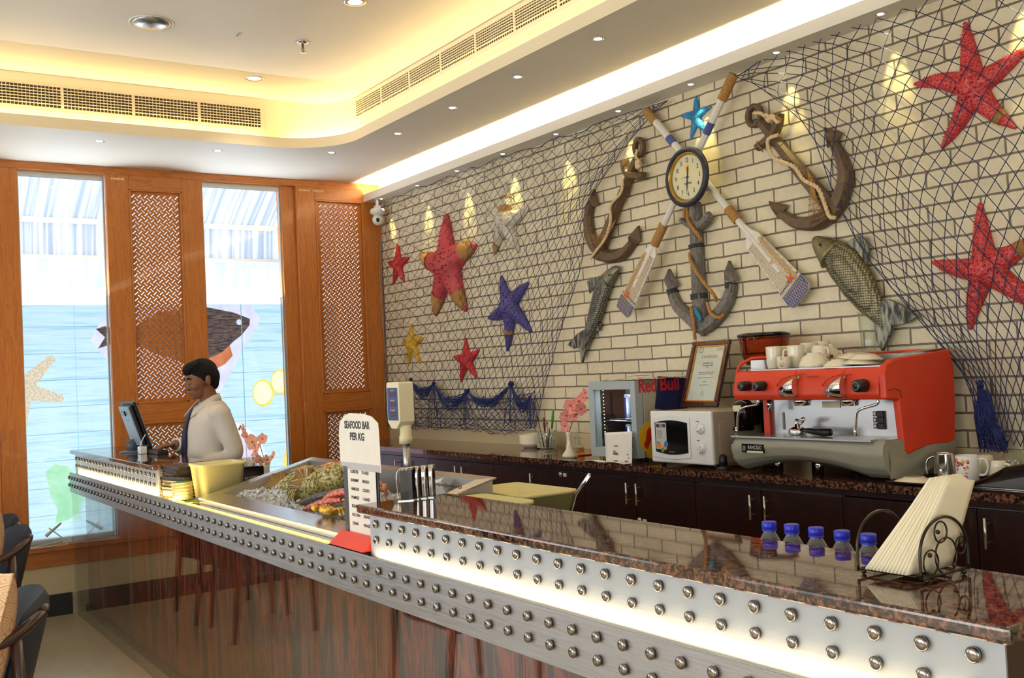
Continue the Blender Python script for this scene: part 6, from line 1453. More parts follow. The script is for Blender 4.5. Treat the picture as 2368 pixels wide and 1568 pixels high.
obj('body', MB().lathe([(0, .003), (.040, 0), (.041, .01), (.036, .09), (.036, .094), (.034, .094), (.034, .09), (.038, .01), (0, .006)], 32, c, caps=False), 'chrome', jg)
obj('handle', MB().tube(spline([V(c)+V((-.034, -.01, .08)), V(c)+V((-.055, -.018, .07)), V(c)+V((-.064, -.022, .045)), V(c)+V((-.062, -.02, .01))], 5), .0045, 8, flat=.6), 'chrome', jg)
c = (qx(2237, 3.46), 3.46, Z1); mg = thing('patterned_mug', 'white mug with orange, yellow and purple splashes, on the brown tray', 'mug', c)
obj('body', MB().lathe([(0, .003), (.038, 0), (.040, .004), (.040, .092), (.038, .094), (.0365, .092), (.036, .008), (0, .007)], 36, c, caps=False), T['mwhite'], mg)
obj('handle', MB().tube(spline([V(c)+V((.038, .012, .080)), V(c)+V((.06, .02, .078)), V(c)+V((.068, .022, .05)), V(c)+V((.058, .018, .025)), V(c)+V((.038, .012, .022))], 6), .005, 8), T['mwhite'], mg)
random.seed(5); cols = ['orange', 'fyel', T['purple_star'], 'fred']
T['violet'] = plain('violet_print', C(110, 60, 130), .4, var=0); cols = ['orange', 'fyel', 'violet', 'fred']
for k in range(4):
    m = MB()
    for i in range(13):
        a0 = -2.55+random.uniform(-.0, 1.5); z0 = .014+random.random()*.062; dx, dz = (a0+2.5), (z0-.045); L0 = sqrt(dx*dx*.0016+dz*dz)+.001; ex_, ez = dx*.04/L0, dz/L0
        w = random.uniform(.003, .0045); ln = random.uniform(.008, .014)
        m.grid(lambda u, v: V((c[0]+.0405*cos(a0+(ex_*ln*u-ez*w*(v-.5)*2*sin(pi*(u*.9+.05)))/.04), c[1]+.0405*sin(a0+(ex_*ln*u-ez*w*(v-.5)*2*sin(pi*(u*.9+.05)))/.04), c[2]+z0+ez*ln*u+ex_*w*(v-.5)*2*sin(pi*(u*.9+.05)))), 5, 2)
    obj('printed_splashes', m, cols[k], mg)
c = (qx(2310, 3.47), 3.47, Z1+.018); lathed('cup', 'tapered white cup upside down with looping handle, front right of the tray', 'cup', [(0, .003), (.022, 0), (.024, .004), (.036, .062), (.034, .062), (.022, .008), (0, .007)], c, 'porcelain', inv=True, handle=(-.2, .05, .018, .03, 0))
c = (qx(2277, 3.60), 3.60, Z1+.006); lathed('cup', 'plain white cup upside down behind the patterned mug', 'cup', cupprof(.036, .075), c, 'porcelain', inv=True)
c = (qx(2345, 3.58), 3.58, Z1+.022); wg = thing('wine_glass', 'stemmed wine glass standing upside down on the tray', 'glass', c)
obj('bowl', MB().lathe([(.030, 0), (.042, .035), (.040, .06), (.024, .085), (.004, .094), (.022, .084), (.038, .059), (.040, .035), (.028, 0)], 28, c, caps=False), 'glass', wg)
obj('stem', MB().lathe([(.004, .092), (.0035, .11), (.005, .135), (.034, .140), (.034, .1415), (0, .143)], 24, c, caps=False), 'glass', wg)
# ------------------------------------------------------------ things on the front counter
ZT = 1.106
T['bcap'] = plain('royal_blue_cap', C(34, 44, 190), .3); T['pet'] = clearplastic('clear_bottle'); T['water'] = thinglass('bottle_water', (.95, .97, .98, 1), .6, 0, 1.33)
T['darkiron'] = plain('dark_wire', C(62, 56, 48), .3, .8); T['napkin'] = plain('napkin_paper', C(238, 228, 198), .8, var=.015)
T['cream'] = plain('cream_plastic', C(232, 220, 158), .35, var=.015, sss=.15); T['redac'] = plain('red_acrylic', C(232, 66, 46), .35)
T['menu'] = plain('menu_leather', C(54, 42, 34), .35, var=.12); T['menuedge'] = plain('menu_pages', C(190, 160, 90), .6, var=.2, nscale=200)
lbl = ['first water bottle from the left, blue cap, behind the granite bar', 'second water bottle from the left behind the granite bar', 'middle one of the five blue-capped water bottles', 'fourth water bottle from the left behind the granite bar', 'rightmost blue-capped water bottle, nearest the napkins']
b0 = None
for k, px in enumerate((1778, 1830, 1886, 1946, 2007)):
    q = P(px, 1203+k*6, 1, 1.751); loc = V((q.x, 1.751, .936))
    if b0 is None:
        b0 = thing('water_bottle', lbl[0], 'bottle', loc, 'small blue-capped water bottles behind the bar')
        pr = [(0, .004), (.022, .002), (.029, .006), (.030, .012), (.0285, .03), (.030, .05), (.0285, .07), (.030, .09), (.030, .128), (.028, .150), (.016, .172), (.0135, .176), (.0135, .186)]
        obj('body', MB().lathe(pr, 26, caps=False), 'pet', b0, local=True); obj('water', MB().lathe([(0, .006), (.0275, .008), (.028, .125), (.024, .148), (0, .149)], 20), 'water', b0, local=True)
        obj('cap', MB().lathe([(.0155, .184), (.0165, .186), (.0165, .199), (.0150, .2005), (0, .2005)], 22), 'bcap', b0, local=True); obj('cap_ring', MB().lathe([(.0160, .1795), (.0163, .1825), (.0145, .183)], 20, caps=False), 'bcap', b0, local=True)
    else: dup(b0, loc, k*.7, lbl[k])
# napkin holder
nh = thing('napkin_holder', 'dark wire napkin holder with curled circles on the granite bar', 'napkin holder', (-1.14, 1.60, ZT))
ya_, yb_ = 1.530, 1.668
def arch(x, z0=.008):
    yc, r = (ya_+yb_)/2, (yb_-ya_)/2; pts = [(x, ya_, ZT+z0)]+[(x, yc-r*cos(a), ZT+.045+.062*sin(a)) for a in [i*pi/14 for i in range(15)]]+[(x, yb_, ZT+z0)]
    return pts
for x in (-1.078, -1.205): obj('arch', MB().tube(spline(arch(x), 3), .0028, 8), 'darkiron', nh)
m = MB()
for x in (-1.078, -1.205): m.cyl((x, ya_, ZT+.010), (x, yb_, ZT+.010), .0026, 8)
for y in (ya_+.02, yb_-.02): m.cyl((-1.10, y, ZT+.008), (-1.20, y, ZT+.008), .0026, 8)
obj('base_wires', m, 'darkiron', nh)
for x in (-1.078, -1.205):
    for y in (ya_+.015, yb_-.015): obj('foot', MB().ball((x, y, ZT+.005), .005, 8, 6), 'darkiron', nh)
for y, z, r, a in ((1.560, .034, .021, 2.0), (1.604, .040, .031, -.8), (1.592, .082, .018, 3.0), (1.648, .052, .015, 2.2)):
    m = MB().tube([(-1.078, y+r*cos(t), ZT+z+r*sin(t)) for t in [2*pi*i/28 for i in range(28)]], .0016, 6, closed=True); m.ball((-1.075, y+(r-.006)*cos(a), ZT+z+(r-.006)*sin(a)), .0042, 8, 6); obj('circle', m, 'darkiron', nh)
GN = 'paper napkins in the wire holder'
for k in range(12):
    t = k/11; xb_ = -1.105-.080*t; xt = -1.085-.018*t; yl = 1.525; yt = 1.645-.030*t; h = .172-.004*t+.004*sin(k*2.1)
    A, B, C_, D = V((xb_, yl, ZT+.014)), V((xb_+.002, yl+.128, ZT+.014)), V((xt+.006, yt+.045-.01*t+.012*(k == 0), ZT+h-.012*(k < 2))), V((xt, yt-.012, ZT+h))
    m = MB().grid(lambda u, v: A.lerp(B, u).lerp(D.lerp(C_, u), v)+V((.004*sin(u*pi)*(1-v), 0, 0)), 8, 10)
    o = obj('napkin', m, 'napkin'); q = o.modifiers.new('s', 'SOLIDIFY'); q.thickness = .0042; q.offset = 0
    tag(o, 'front white paper napkin, nearest the wire circles' if k == 0 else ('rearmost white paper napkin at the left of the fan' if k == 11 else ORD[k]+' white paper napkin from the front of the fanned stack'), 'napkin', GN)
# chrome stands at the back-left of the bar
x_s = [-2.985+.0*k for k in range(1)]
cs0 = None
for k in range(6):
    loc = V((-2.925+k*.002, (1.500, 1.512, 1.530, 1.560, 1.586, 1.611)[k], ZT)); rzk = R((62, 66, 95, 140, 142, 138)[k])
    lab = 'curved chrome stand, '+['first from the left', 'second from the left', 'third from the left', 'third from the right', 'second from the right', 'rightmost'][k]+' of the row on the bar corner'
    if cs0 is None:
        cs0 = thing('chrome_stand', lab, 'stand', loc, 'chrome stands on the corner of the bar')
        prf = [(.0, 0), (-.004, .05), (-.003, .075), (.004, .086), (.016, .089), (.034, .088)]
        m = MB(); pts = spline([V((a, 0, z*1.15)) for a, z in prf], 5)
        m.grid(lambda u, v: pts[int(v*(len(pts)-1))]+V((0, .0085*(u-.5)*2, 0)), 3, len(pts)-1)
        o = obj('chrome_arm', m, 'chrome', cs0, local=True); s_ = o.modifiers.new('s', 'SOLIDIFY'); s_.thickness = .0022
        obj('inner_plate', MB().bb((.006, -.0085, 0), (.032, .0085, .096)), 'blackg', cs0, local=True); obj('base', MB().bb((-.004, -.009, 0), (.034, .009, .003)), 'chrome', cs0, local=True)
        cs0.rotation_euler.z = rzk
    else: dup(cs0, loc, rzk, lab)
# menu sign
sg = thing('price_sign', 'seafood bar price sign in a red-footed acrylic stand', 'sign', (-3.08, 1.44, .953))
obj('foot', MB().prism([(1.383, .9545), (1.478, .9545), (1.462, .990), (1.432, .995), (1.425, .990)], .262, frame((-3.225, 0, 0), (0, 1, 0), (0, 0, 1), (1, 0, 0))), 'redac', sg, bevel=.003)
ys = 1.446
obj('backing', MB().bb((-3.225, ys+.003, .985), (-2.962, ys+.007, 1.36)), plain('slate_backing', C(52, 54, 66), .3), sg)
FG = frame((-3.235, ys, .985), (1, 0, 0), (0, 0, 1), (0, -1, 0)); sw_ = .31
obj('lower_card', MB().bb((.052, .0, 0), (.262, .240, .0008), FG), 'paper', sg)
up_ = [(.0, .225), (.305, .215), (.302, .345), (.298, .372), (.255, .392), (.20, .400), (.085, .402), (.045, .392), (.006, .370), (-.004, .33), (-.002, .27)]
obj('upper_card', MB().prism(up_, .0008, FG @ M.Translation((0, 0, .0012))), 'paper', sg)
obj('tape_band', MB().bb((.0, .215, .0021), (.30, .238, .0024), FG), thinglass('clear_tape', (.9, .9, .92, 1), .6, .3), sg)
def tw(s, x, y, h, w, b=.0006, al='CENTER', nm='lettering', z=.0022):
    q = textmesh(s, h, FG @ M.Translation((x, y, z)), al, bold=b)
    inv = (FG @ M.Translation((x, y, z))).inverted(); xs = [(inv @ p).x for p in q.v]; k = w/(max(xs)-min(xs))
    q = textmesh(s, h, FG @ M.Translation((x, y, z)), al, bold=b, sx=k); obj(nm, q, 'ink', sg)
tw('SEAFOOD BAR', .140, .362, .034, .192, .0012); tw('PER KG', .140, .324, .034, .108, .0012)
for k, (a_, b_) in enumerate((('LOBSTER', '221AED'), ('SHRIMP', '189AED'), ('HAMOUR', '132AED'), ('POMFRET', '116AED'), ('SQUID', '105AED'), ('SULTAN', '105AED'), ('CRABS', '95AED'))):
    y = .208-k*.0285; tw(a_, .075, y, .0135, .060 if len(a_) > 5 else .045, .0004, 'LEFT', z=.001); tw(b_, .160, y, .0135, .052, .0004, 'LEFT', z=.001)
# scale display on its pole
sc = thing('weighing_scale', 'cream weighing scale with display head on a steel pole behind the ice display', 'scale', (-4.0, 2.17, .935))
obj('base', MB().bb((-4.17, 2.06, .945), (-3.87, 2.285, .985)), 'white', sc, bevel=.006); obj('platform', MB().bb((-4.16, 2.07, .985), (-3.88, 2.275, 1.0)), 'steelv', sc, bevel=.003)
xp = P(940, 1040, 1, 2.11).x; obj('pole', MB().cyl((xp, 2.11, .985), (xp, 2.11, 1.235), .016, 18), 'ssteel', sc)
x0, x1 = P(893, 900, 1, 2.07).x, P(921, 900, 1, 2.07).x; z1, z0 = P(905, 884, 1, 2.07).z, P(905, 992, 1, 2.07).z; yb = 2.145; xm = (x0+x1)/2
obj('neck', MB().lathe([(.030, 1.205), (.030, 1.235), (.026, 1.24), (.024, 1.285)], 22, (xp, 2.11, 0)), plain('cream_head', C(222, 212, 176), .4, var=.02), sc)
T['cream_head'] = plain('cream_casing', C(226, 218, 186), .4, var=.02)
obj('display_head', MB().prism([(x0, z0+.03), (x0+.035, z0), (x1-.035, z0), (x1, z0+.03), (x1, z1-.006), (x1-.006, z1), (x0+.006, z1), (x0, z1-.006)], yb-2.07, frame((0, yb, 0), (1, 0, 0), (0, 0, 1), (0, -1, 0))), 'cream_head', sc, bevel=.005)
obj('display_panel', MB().bb((x0+.010, 2.0685, z0+.038), (x1-.010, 2.0705, z1-.025)), plain('display_blue', C(52, 72, 128), .35), sc)
hh = (z1-z0-.075)/3
for k in range(3): z_ = z0+.046+k*hh; obj('readout', MB().bb((x0+.036, 2.0675, z_+.008), (x1-.026, 2.0686, z_+hh-.014)), plain('readout_dark', C(78, 40, 62), .25), sc); obj('readout_label', textmesh(('TOTAL PRICE', 'UNIT PRICE', 'WEIGHT')[k], .0075, frame(((x0+x1)/2, 2.068, z_+hh-.008), (1, 0, 0), (0, 0, 1), (0, -1, 0))), 'label', sc)
# tubs behind the bar
def tub(name, label, x0, x1, y0, y1, z0, z1, mat, rz=0, lid=None):
    cx, cy = (x0+x1)/2, (y0+y1)/2; t = thing(name, label, 'tub', (cx, cy, z0)); w, d = (x1-x0)/2, (y1-y0)/2; m = MB(); Q = M.Translation((cx, cy, 0)) @ M.Rotation(rz, 4, 'Z')
    def ring(k, z, r=.025, ins=0): return [(x, y, z) for x, y in rrect(-w*k+ins, -d*k+ins, w*k-ins, d*k-ins, r, 4)]
    rings = [ring(.84, z0), ring(1, z1-.012), ring(1, z1-.012, .03, -.006), ring(1, z1, .03, -.006), ring(1, z1, .025, .004), ring(.84, z0+.004, .022, .004)]; n = len(rings[0]); vs = sum(rings, [])
    fs = [(i*n+j, i*n+(j+1) % n, (i+1)*n+(j+1) % n, (i+1)*n+j) for i in range(5) for j in range(n)]+[tuple(range(n-1, -1, -1)), tuple(5*n+j for j in range(n))]
    obj('tub', m.add(vs, fs, True, Q), mat, t, bevel=0)
    if lid: obj('lid', MB().prism(rrect(-w-.004, -d-.004, w+.004, d+.004, .03, 4), .006, Q @ M.Translation((0, 0, z1))), mat, t, bevel=.002)
    return t
tub('plastic_tub', 'low cream plastic tub behind the left end of the bar', -3.14, -2.82, 1.78, 1.95, .936, 1.068, 'cream')
tub('plastic_tub', 'taller cream plastic tub with a ladle, right of the low one', -3.42, -3.02, 2.035, 2.28, .936, 1.058, 'cream')
a = P(1332, 1142, 1, 2.2); b = P(1363, 1098, 1, 2.2)
tag(obj('ladle', MB().tube([a-V((.06, 0, .12)), a, b, b+V((.002, 0, -.002))], [.005, .006, .009, .009], 8, up=(0, 1, 0), flat=.35), 'chrome'), 'metal ladle handle leaning out of the tall cream tub', 'ladle')
m = MB(); 
for k in range(9):
    q = P(1000+k*8, 1143-k*.1, 1, 1.75); m.tube([V((q.x+.009*cos(t), q.y+(.005*sin(t) if k % 2 else 0), ZT+.016+(0 if k % 2 else .005*sin(t)))) for t in [i*pi/5 for i in range(10)]], .0016, 5, closed=True)
tag(obj('chain', m, 'darkiron'), 'thin dark chain lying across the back of the bar', 'chain')
# till side: tub, menus, coasters, holder, vase
ZL = .946
tub('plastic_tub', 'glowing yellow-lit cream tub standing between the menus and the ice display', -5.20, -4.985, 1.50, 1.72, ZL, 1.118, 'cream')
GM = 'menus stacked beside the till'
for k in range(9):
    z = ZL+.001+k*.0172; ang = R(8+(k % 3)*5-(10 if k > 5 else 0)); dx = (-.01, .008, 0)[k % 3]; th = .0165 if k > 4 else .0165
    t = thing('menu', ['lowest menu of the stack beside the till', 'second menu from the bottom beside the till', 'third menu from the bottom beside the till', 'fourth menu from the bottom beside the till', 'middle menu of the stack beside the till', 'fourth menu from the top beside the till', 'third menu from the top beside the till', 'second menu from the top beside the till', 'topmost dark leather menu of the stack beside the till'][k], 'menu', (-5.33+dx, 1.56, z), GM)
    Q = M.Translation((-5.315+dx, 1.56, z)) @ M.Rotation(ang, 4, 'Z')
    obj('cover', MB().box((0, 0, .0015), (.21, .26, .003), Q).box((0, 0, th-.0015), (.21, .26, .003), Q).box((-.1035, 0, th/2), (.003, .26, th), Q), 'menu', t); obj('pages', MB().box((.0, 0, th/2), (.200, .250, th-.006), Q), 'menuedge' if k < 5 else 'menu', t)
GO = 'paper coasters by the ice display'; c = P(424, 1155, 2, .956); c = V((-5.085, 1.432, ZL+.008))
m_c = plain('coaster_green', C(70, 140, 70), .5, var=.2, nscale=40); m_p = plain('coaster_edge', C(232, 214, 140), .7, var=.06, nscale=300)
for k in range(20):
    dx, dy = .0025*sin(k*1.7), .002*cos(k*2.3); t = thing('coaster', 'green-topped round coaster on top of the stack by the yellow-lit tub' if k == 19 else 'round paper coaster, '+(ORD[k]+' from the bottom' if k < 10 else ORD[18-k+1]+' from the top')+' of the stack by the lit tub', 'coaster', (c.x+dx, c.y+dy, c.z+k*.0042), GO)
    obj('card', MB().lathe([(.048, 0), (.048, .004)], 28, (c.x+dx, c.y+dy, c.z+k*.0042)), m_p, t)
    if k == 19: obj('print', MB().lathe([(.0475, .0042), (0, .0046)], 28, (c.x+dx, c.y+dy, c.z+k*.0042), caps=False), m_c, t)
c = P(448, 1161, 2, .958); c = V((c.x, 1.43, .9605)); t = thing('coaster', 'single green coaster lying flat at the corner of the ice display', 'coaster', c, GO); obj('card', MB().lathe([(.048, 0), (.048, .002)], 28, c), m_p, t); obj('print', MB().lathe([(.0475, .0022), (0, .0024)], 28, c, caps=False), m_c, t); obj('red_print', MB().bb((c.x+.01, c.y-.012, c.z+.0026), (c.x+.03, c.y+.004, c.z+.003)), 'fred', t)
xq = P(561, 1090, 1, 1.90).x; bx = thing('condiment_box', 'black box holder of straws and tissues beyond the tub, white lettering on its side', 'box', (xq, 1.93, ZL))
obj('box', MB().bb((-5.62, 1.86, ZL), (-5.47, 1.99, 1.05)), 'blackg', bx, bevel=.002)
obj('box_lettering', textmesh('FOSTERS', .026, frame((-5.4695, 1.925, .985), (0, 1, 0), (0, 0, 1), (1, 0, 0)), sx=.9), 'label', bx)
m = MB()
for k in range(14): m.cyl((-5.50+random.uniform(-.02, .015), 1.93+random.uniform(-.04, .04), 1.0), (-5.50+random.uniform(-.02, .02), 1.93+random.uniform(-.04, .04), 1.10), .003, 5)
o = obj('straws', m, 'paper', bx); o['kind'] = 'stuff'
obj('clip', MB().tube(spline([(-5.49, 1.94, 1.05), (-5.488, 1.935, 1.125), (-5.486, 1.95, 1.125), (-5.488, 1.955, 1.05)], 4), .002, 5), 'darkiron', bx)
m = MB()
for k in range(16):
    a = V((-5.58+random.uniform(-.03, .06), 1.90+random.uniform(-.03, .05), 1.045)); b = a+V((random.uniform(-.04, .03), random.uniform(-.05, .03), random.uniform(.02, .05))); c_ = a+V((random.uniform(-.03, .03), random.uniform(-.03, .03), .045)); m.add([a, b, c_], [(0, 1, 2)], False)
o = obj('tissues', m, 'paper', bx); o['kind'] = 'stuff'
c = V((P(617, 1095, 1, 1.92).x, 1.92, ZL)); vs2 = thing('bud_vase', 'slim white bud vase with peach orchid in front of the second window', 'vase', c)
obj('vase', MB().lathe([(0, .002), (.026, 0), (.028, .01), (.016, .03), (.015, .11), (.020, .135), (.016, .135), (.011, .11), (0, .09)], 24, c, caps=False), 'porcelain', vs2)
L2 = lambda px, py: P(px, py, 1, 1.92)
orchid(vs2, 'orchid', c+V((0, 0, .12)), [(L2(603, 1062), 1.1), (L2(594, 1045), 1.1), (L2(585, 1022), 1.3), (L2(572, 1008), 1.1), (L2(566, 992), .9), (L2(556, 986), 0), (L2(553, 992), 0)], 'petal2', .034, 8)
orchid(vs2, 'orchid', c+V((0, 0, .12)), [(L2(620, 1062), 1.0), (L2(632, 1058), 1.1)], 'petal2', .030, 9); orchid(vs2, 'orchid', c+V((0, 0, .12)), [(L2(602, 1030), .5), (L2(608, 1015), 1.1)], 'petal2', .028, 10)
# monitor at the till
mo = thing('monitor', 'till monitor seen from behind and side, leaning back on the granite ledge', 'monitor', (-6.72, 1.60, ZT-.001))
A_ = V((-6.53, 1.575, 1.425)); B_ = V((-6.53, 1.668, 1.135)); up_v = (A_-B_).normalized(); nn = V((-1, 0, 0)).cross(up_v) ; nn = V((0, up_v.z, -up_v.y)); Hm = (A_-B_).length
FMn = frame(B_+V((-.17, 0, 0)), (1, 0, 0), up_v, V((1, 0, 0)).cross(up_v))   # local z toward the customers (-y)
m = MB().bb((-.17, 0, 0), (.17, Hm, .016), FMn); obj('screen_frame', m, 'black', mo, bevel=.003); obj('bezel_edge', MB().bb((-.171, -.001, -.004), (.171, Hm+.001, .001), FMn), 'grey', mo, bevel=.001); obj('screen', MB().bb((-.155, .015, -.0048), (.155, Hm-.015, -.004), FMn), 'blackg', mo)
obj('back_shell', MB().prism([(-.15, .03), (.15, .03), (.15, Hm-.015), (-.15, Hm-.015)], .028, FMn @ M.Translation((0, 0, .014))), 'black', mo, bevel=.012); obj('back_plate', MB().bb((-.10, .03, .038), (.135, Hm-.02, .050), FMn), plain('pale_blue_grey', C(150, 170, 186), .35, var=.03), mo, bevel=.004)
obj('port_box', MB().bb((-.04, Hm-.075, .048), (.04, Hm-.045, .06), FMn), 'blackg', mo); m = MB()
for x, y in ((-.0, .09), (.05, .09), (-.0, .2), (.05, .2)): m.ball(FMn @ V((x, y, .0505)), .003, 6, 4)
obj('screw', m, 'grey', mo)
obj('stand', MB().tube([FMn @ V((0, .05, .03)), (-6.70, 1.57, ZT+.06), (-6.70, 1.60, ZT+.012)], [.03, .026, .05], 8, flat=.5).lathe([(.085, 0), (.085, .006), (.05, .014), (0, .016)], 28, (-6.70, 1.595, ZT-.0005)), plain('slate_grey', C(84, 96, 108), .3), mo)
rp_ = thing('receipt_printer', 'small white card reader with a curled paper strip beside the monitor', 'card reader', (-6.58, 1.60, ZT)); q = P(325, 1040, 1, 1.58)
obj('body', MB().bb((q.x-.035, 1.57, ZT), (q.x+.035, 1.61, ZT+.045)), T['mwhite'], rp_, bevel=.004); m = MB().grid(lambda u, v: V((q.x+.0+.02*u, 1.575+.035*v**1.5, ZT+.042+.075*v)), 2, 8); obj('paper_strip', m, 'paper', rp_)
tr = thing('keyboard', 'dark keyboard lying behind the monitor near the man', 'keyboard', (-6.40, 1.62, ZT)); obj('case', MB().bb((-6.62, 1.615, ZT), (-6.22, 1.68, ZT+.022)), 'black', tr, bevel=.004)
m = MB()
for i in range(14):
    for j in range(3): m.bb((-6.61+i*.028, 1.62+j*.018, ZT+.021), (-6.586+i*.028, 1.634+j*.018, ZT+.026))
obj('keys', m, plain('dark_blue_keys', C(30, 36, 48), .4), tr)
# ---------- seafood
def shellmat(name, a, b, c, sc):
    m, nt, bs = newmat(name); n = nd(nt, 'TexNoise'); mp = coord(nt, sc); n.inputs['Scale'].default_value = 3; n.inputs['Detail'].default_value = 6; nt.links.new(mp.outputs[0], n.inputs[0])
    r = ramp(nt, [(.36, a), (.48, b), (.60, c)]); nt.links.new(n.outputs[0], r.inputs[0]); nt.links.new(r.outputs[0], bs.inputs['Base Color']); bs.inputs['Roughness'].default_value = .18; return m
T['lob'] = shellmat('lobster_shell', C(84, 76, 40), C(150, 138, 80), C(188, 178, 130), (30, 30, 30)); T['lobo'] = shellmat('lobster_orange', C(196, 70, 20), C(222, 96, 34), C(190, 150, 70), (30, 30, 30))
T['lobs'] = plain('pale_spine', C(226, 214, 130), .3)
def fanmat():
    m, nt, b = newmat('tail_fan'); L = nt.links.new; t = nd(nt, 'TexCoord'); s = nd(nt, 'SeparateXYZ'); L(t.outputs['Object'], s.inputs[0])
    a = nd(nt, 'Math', operation='ARCTAN2'); L(s.outputs[1], a.inputs[0]); L(s.outputs[2], a.inputs[1]); k = nd(nt, 'Math', operation='MULTIPLY'); k.inputs[1].default_value = 9; L(a.outputs[0], k.inputs[0]); f = nd(nt, 'Math', operation='FRACT'); L(k.outputs[0], f.inputs[0])
    r = ramp(nt, [(.0, C(52, 40, 22)), (.22, C(52, 40, 22)), (.38, C(168, 122, 60)), (.7, C(198, 158, 84)), (.9, C(130, 120, 90))]); L(f.outputs[0], r.inputs[0]); L(r.outputs[0], b.inputs['Base Color']); b.inputs['Roughness'].default_value = .2; return m
T['tfan'] = fanmat()
def lobster(label, fx, fy, hx, hy, s, y):
    """tail fan spot, head spot (pixels) on the ice"""
    a = P(fx, fy, 1, y); b = P(hx, hy, 1, y+.03); t = thing('lobster', label, 'lobster', (a.x, a.y, a.z), 'spiny lobsters on the ice'); d = (b-a).normalized(); L = (b-a).length; up_ = V((0, 0, 1)); sd = up_.cross(d).normalized(); u2 = d.cross(sd)
    Q = frame(a, sd, u2, d)
    m = MB(); n = 9
    for i in range(n):
        an = pi*(.05+.9*i/(n-1))+.0; c_ = V((cos(an)*.030*s/.03*.03, sin(an)*.030, 0)); 
    f = bpy.data.objects.new('tail_fan', None)
    m = MB(); segs = 40
    vs = [(0, 0, 0)]+[(-.004*cos(2*pi*i/segs*7)-.010, (s*.052+.004*sin(9*2*pi*i/segs))*sin(2*pi*i/segs), (s*.052+.003*sin(9*2*pi*i/segs))*cos(2*pi*i/segs)) for i in range(segs)]
    loc = a; o_ = MB().add([(x-.0, y_, z) for x, y_, z in vs]+[(x-.006, y_*.97, z*.97) for x, y_, z in vs], [(0, 1+i, 1+(i+1) % segs) for i in range(segs)]+[(segs+1, segs+2+(i+1) % segs, segs+2+i) for i in range(segs)]+[(1+i, segs+2+i, segs+2+(i+1) % segs, 1+(i+1) % segs) for i in range(segs)], True)
    # fan plane faces the camera side: local x points away from the body
    Fq = frame((0, 0, 0), -d*.55+V((.6, -.55, .25)), sd*1.0, u2); o_.v = [Fq.to_3x3() @ p for p in o_.v]
    me = obj('tail_fan', MB().add([p for p in o_.v], o_.f, True), 'tfan', t, local=True)
    segN = 5; ab = MB()
    for i in range(segN):
        c_ = a+d*(.03+i*.10*L)*1.0+u2*.006; r_ = s*(.026+.004*i); ab.ball((0, 0, 0), (r_*1.05, r_*.85, L*.085), 14, 10, M.Translation(c_) @ frame((0, 0, 0), sd, u2, d).to_3x3().to_4x4())
    obj('abdomen', ab, 'lob', t)
    cp = MB(); cc_ = a+d*L*.72+u2*.012; cp.ball((0, 0, 0), (s*.040, s*.036, L*.26), 20, 14, M.Translation(cc_) @ frame((0, 0, 0), sd, u2, d).to_3x3().to_4x4()); obj('carapace', cp, 'lob', t)
    og = MB(); og.ball((0, 0, 0), (s*.030, s*.020, L*.15), 16, 10, M.Translation(cc_+u2*s*.020) @ frame((0, 0, 0), sd, u2, d).to_3x3().to_4x4()); obj('orange_patch', og, 'lobo', t)
    sp2 = MB(); rnd = random.Random(int(fx))
    for k in range(26):
        an = rnd.uniform(.2, 2.9); z_ = rnd.uniform(-.2, .24)*L; w_ = sqrt(max(0, 1-(z_/(L*.26))**2)); p = cc_+d*z_+(sd*cos(an)*s*.040+u2*sin(an)*s*.036)*w_; o2 = (sd*cos(an)+u2*sin(an)); sp2.tube([p, p+o2*.008+d*.006], [.003, .0006], 5)
    for sx_ in (-1, 1): p = cc_+d*L*.20+sd*sx_*.016+u2*.02; sp2.tube([p, p+u2*.016+d*.014], [.005, .001], 6)
    obj('spines', sp2, 'lobs', t)
    an_ = MB()
    for sx_ in (-1, 1):
        p = cc_+d*L*.24+sd*sx_*.014; an_.tube(spline([p, p+d*.04+u2*.03+sd*sx_*.02, p+d*.02+u2*.05+sd*sx_*.05, p-d*.06+u2*.045+sd*sx_*.08], 5), [.005-.0002*i for i in range(16)], 6)
        for k in range(4): q = cc_+d*L*(.05-.1*k)+sd*sx_*.035-u2*.01; an_.tube(spline([q, q+sd*sx_*.04+u2*.02, q+sd*sx_*.06-u2*.022], 4), .0035, 6)
    obj('legs_and_antennae', an_, 'lob', t); return t
lobster('spiny lobster at the left of the ice display, tail fan toward the camera', 650, 1132, 738, 1108, 1.65, 1.80)
lobster('spiny lobster closer to the price sign with bright orange back', 710, 1127, 800, 1104, 1.65, 1.72)
lobster('third spiny lobster, mostly hidden behind the front two, smaller fan', 686, 1144, 730, 1138, 1.1, 1.70)
def icefish(label, pts, w, mat, y, finm):
    P3 = [P(x, y2, 1, y+.0) for x, y2 in pts]; sp3 = spline(P3, 6); k = len(sp3); rs = [w*max(.12, sin(pi*min(1, (i/(k-1))*.86+.10))**.8) for i in range(k)]
    t = thing('whole_fish', label, 'fish', P3[0], 'whole fish on the ice'); obj('body', MB().tube(sp3, rs, 14, up=(0, 0, 1), flat=.62), mat, t)
    e = sp3[0]; d = (sp3[0]-sp3[3]).normalized(); obj('tail_fin', MB().add([e-d*.01, e+d*.035+V((0, .012, .022)), e+d*.022, e+d*.035+V((0, -.012, -.016))], [(0, 1, 2), (0, 2, 3)], False), finm, t)
    obj('eye', MB().ball(sp3[-3]+V((.0, -rs[-3]*.8, rs[-3]*.3)), .006, 8, 6), 'blackg', t)
T['darkfish'] = shellmat('dark_fish_skin', C(24, 22, 20), C(58, 52, 46), C(86, 78, 68), (14, 14, 30)); T['redfish'] = shellmat('red_fish_skin', C(150, 52, 44), C(186, 84, 70), C(206, 120, 104), (16, 16, 30))
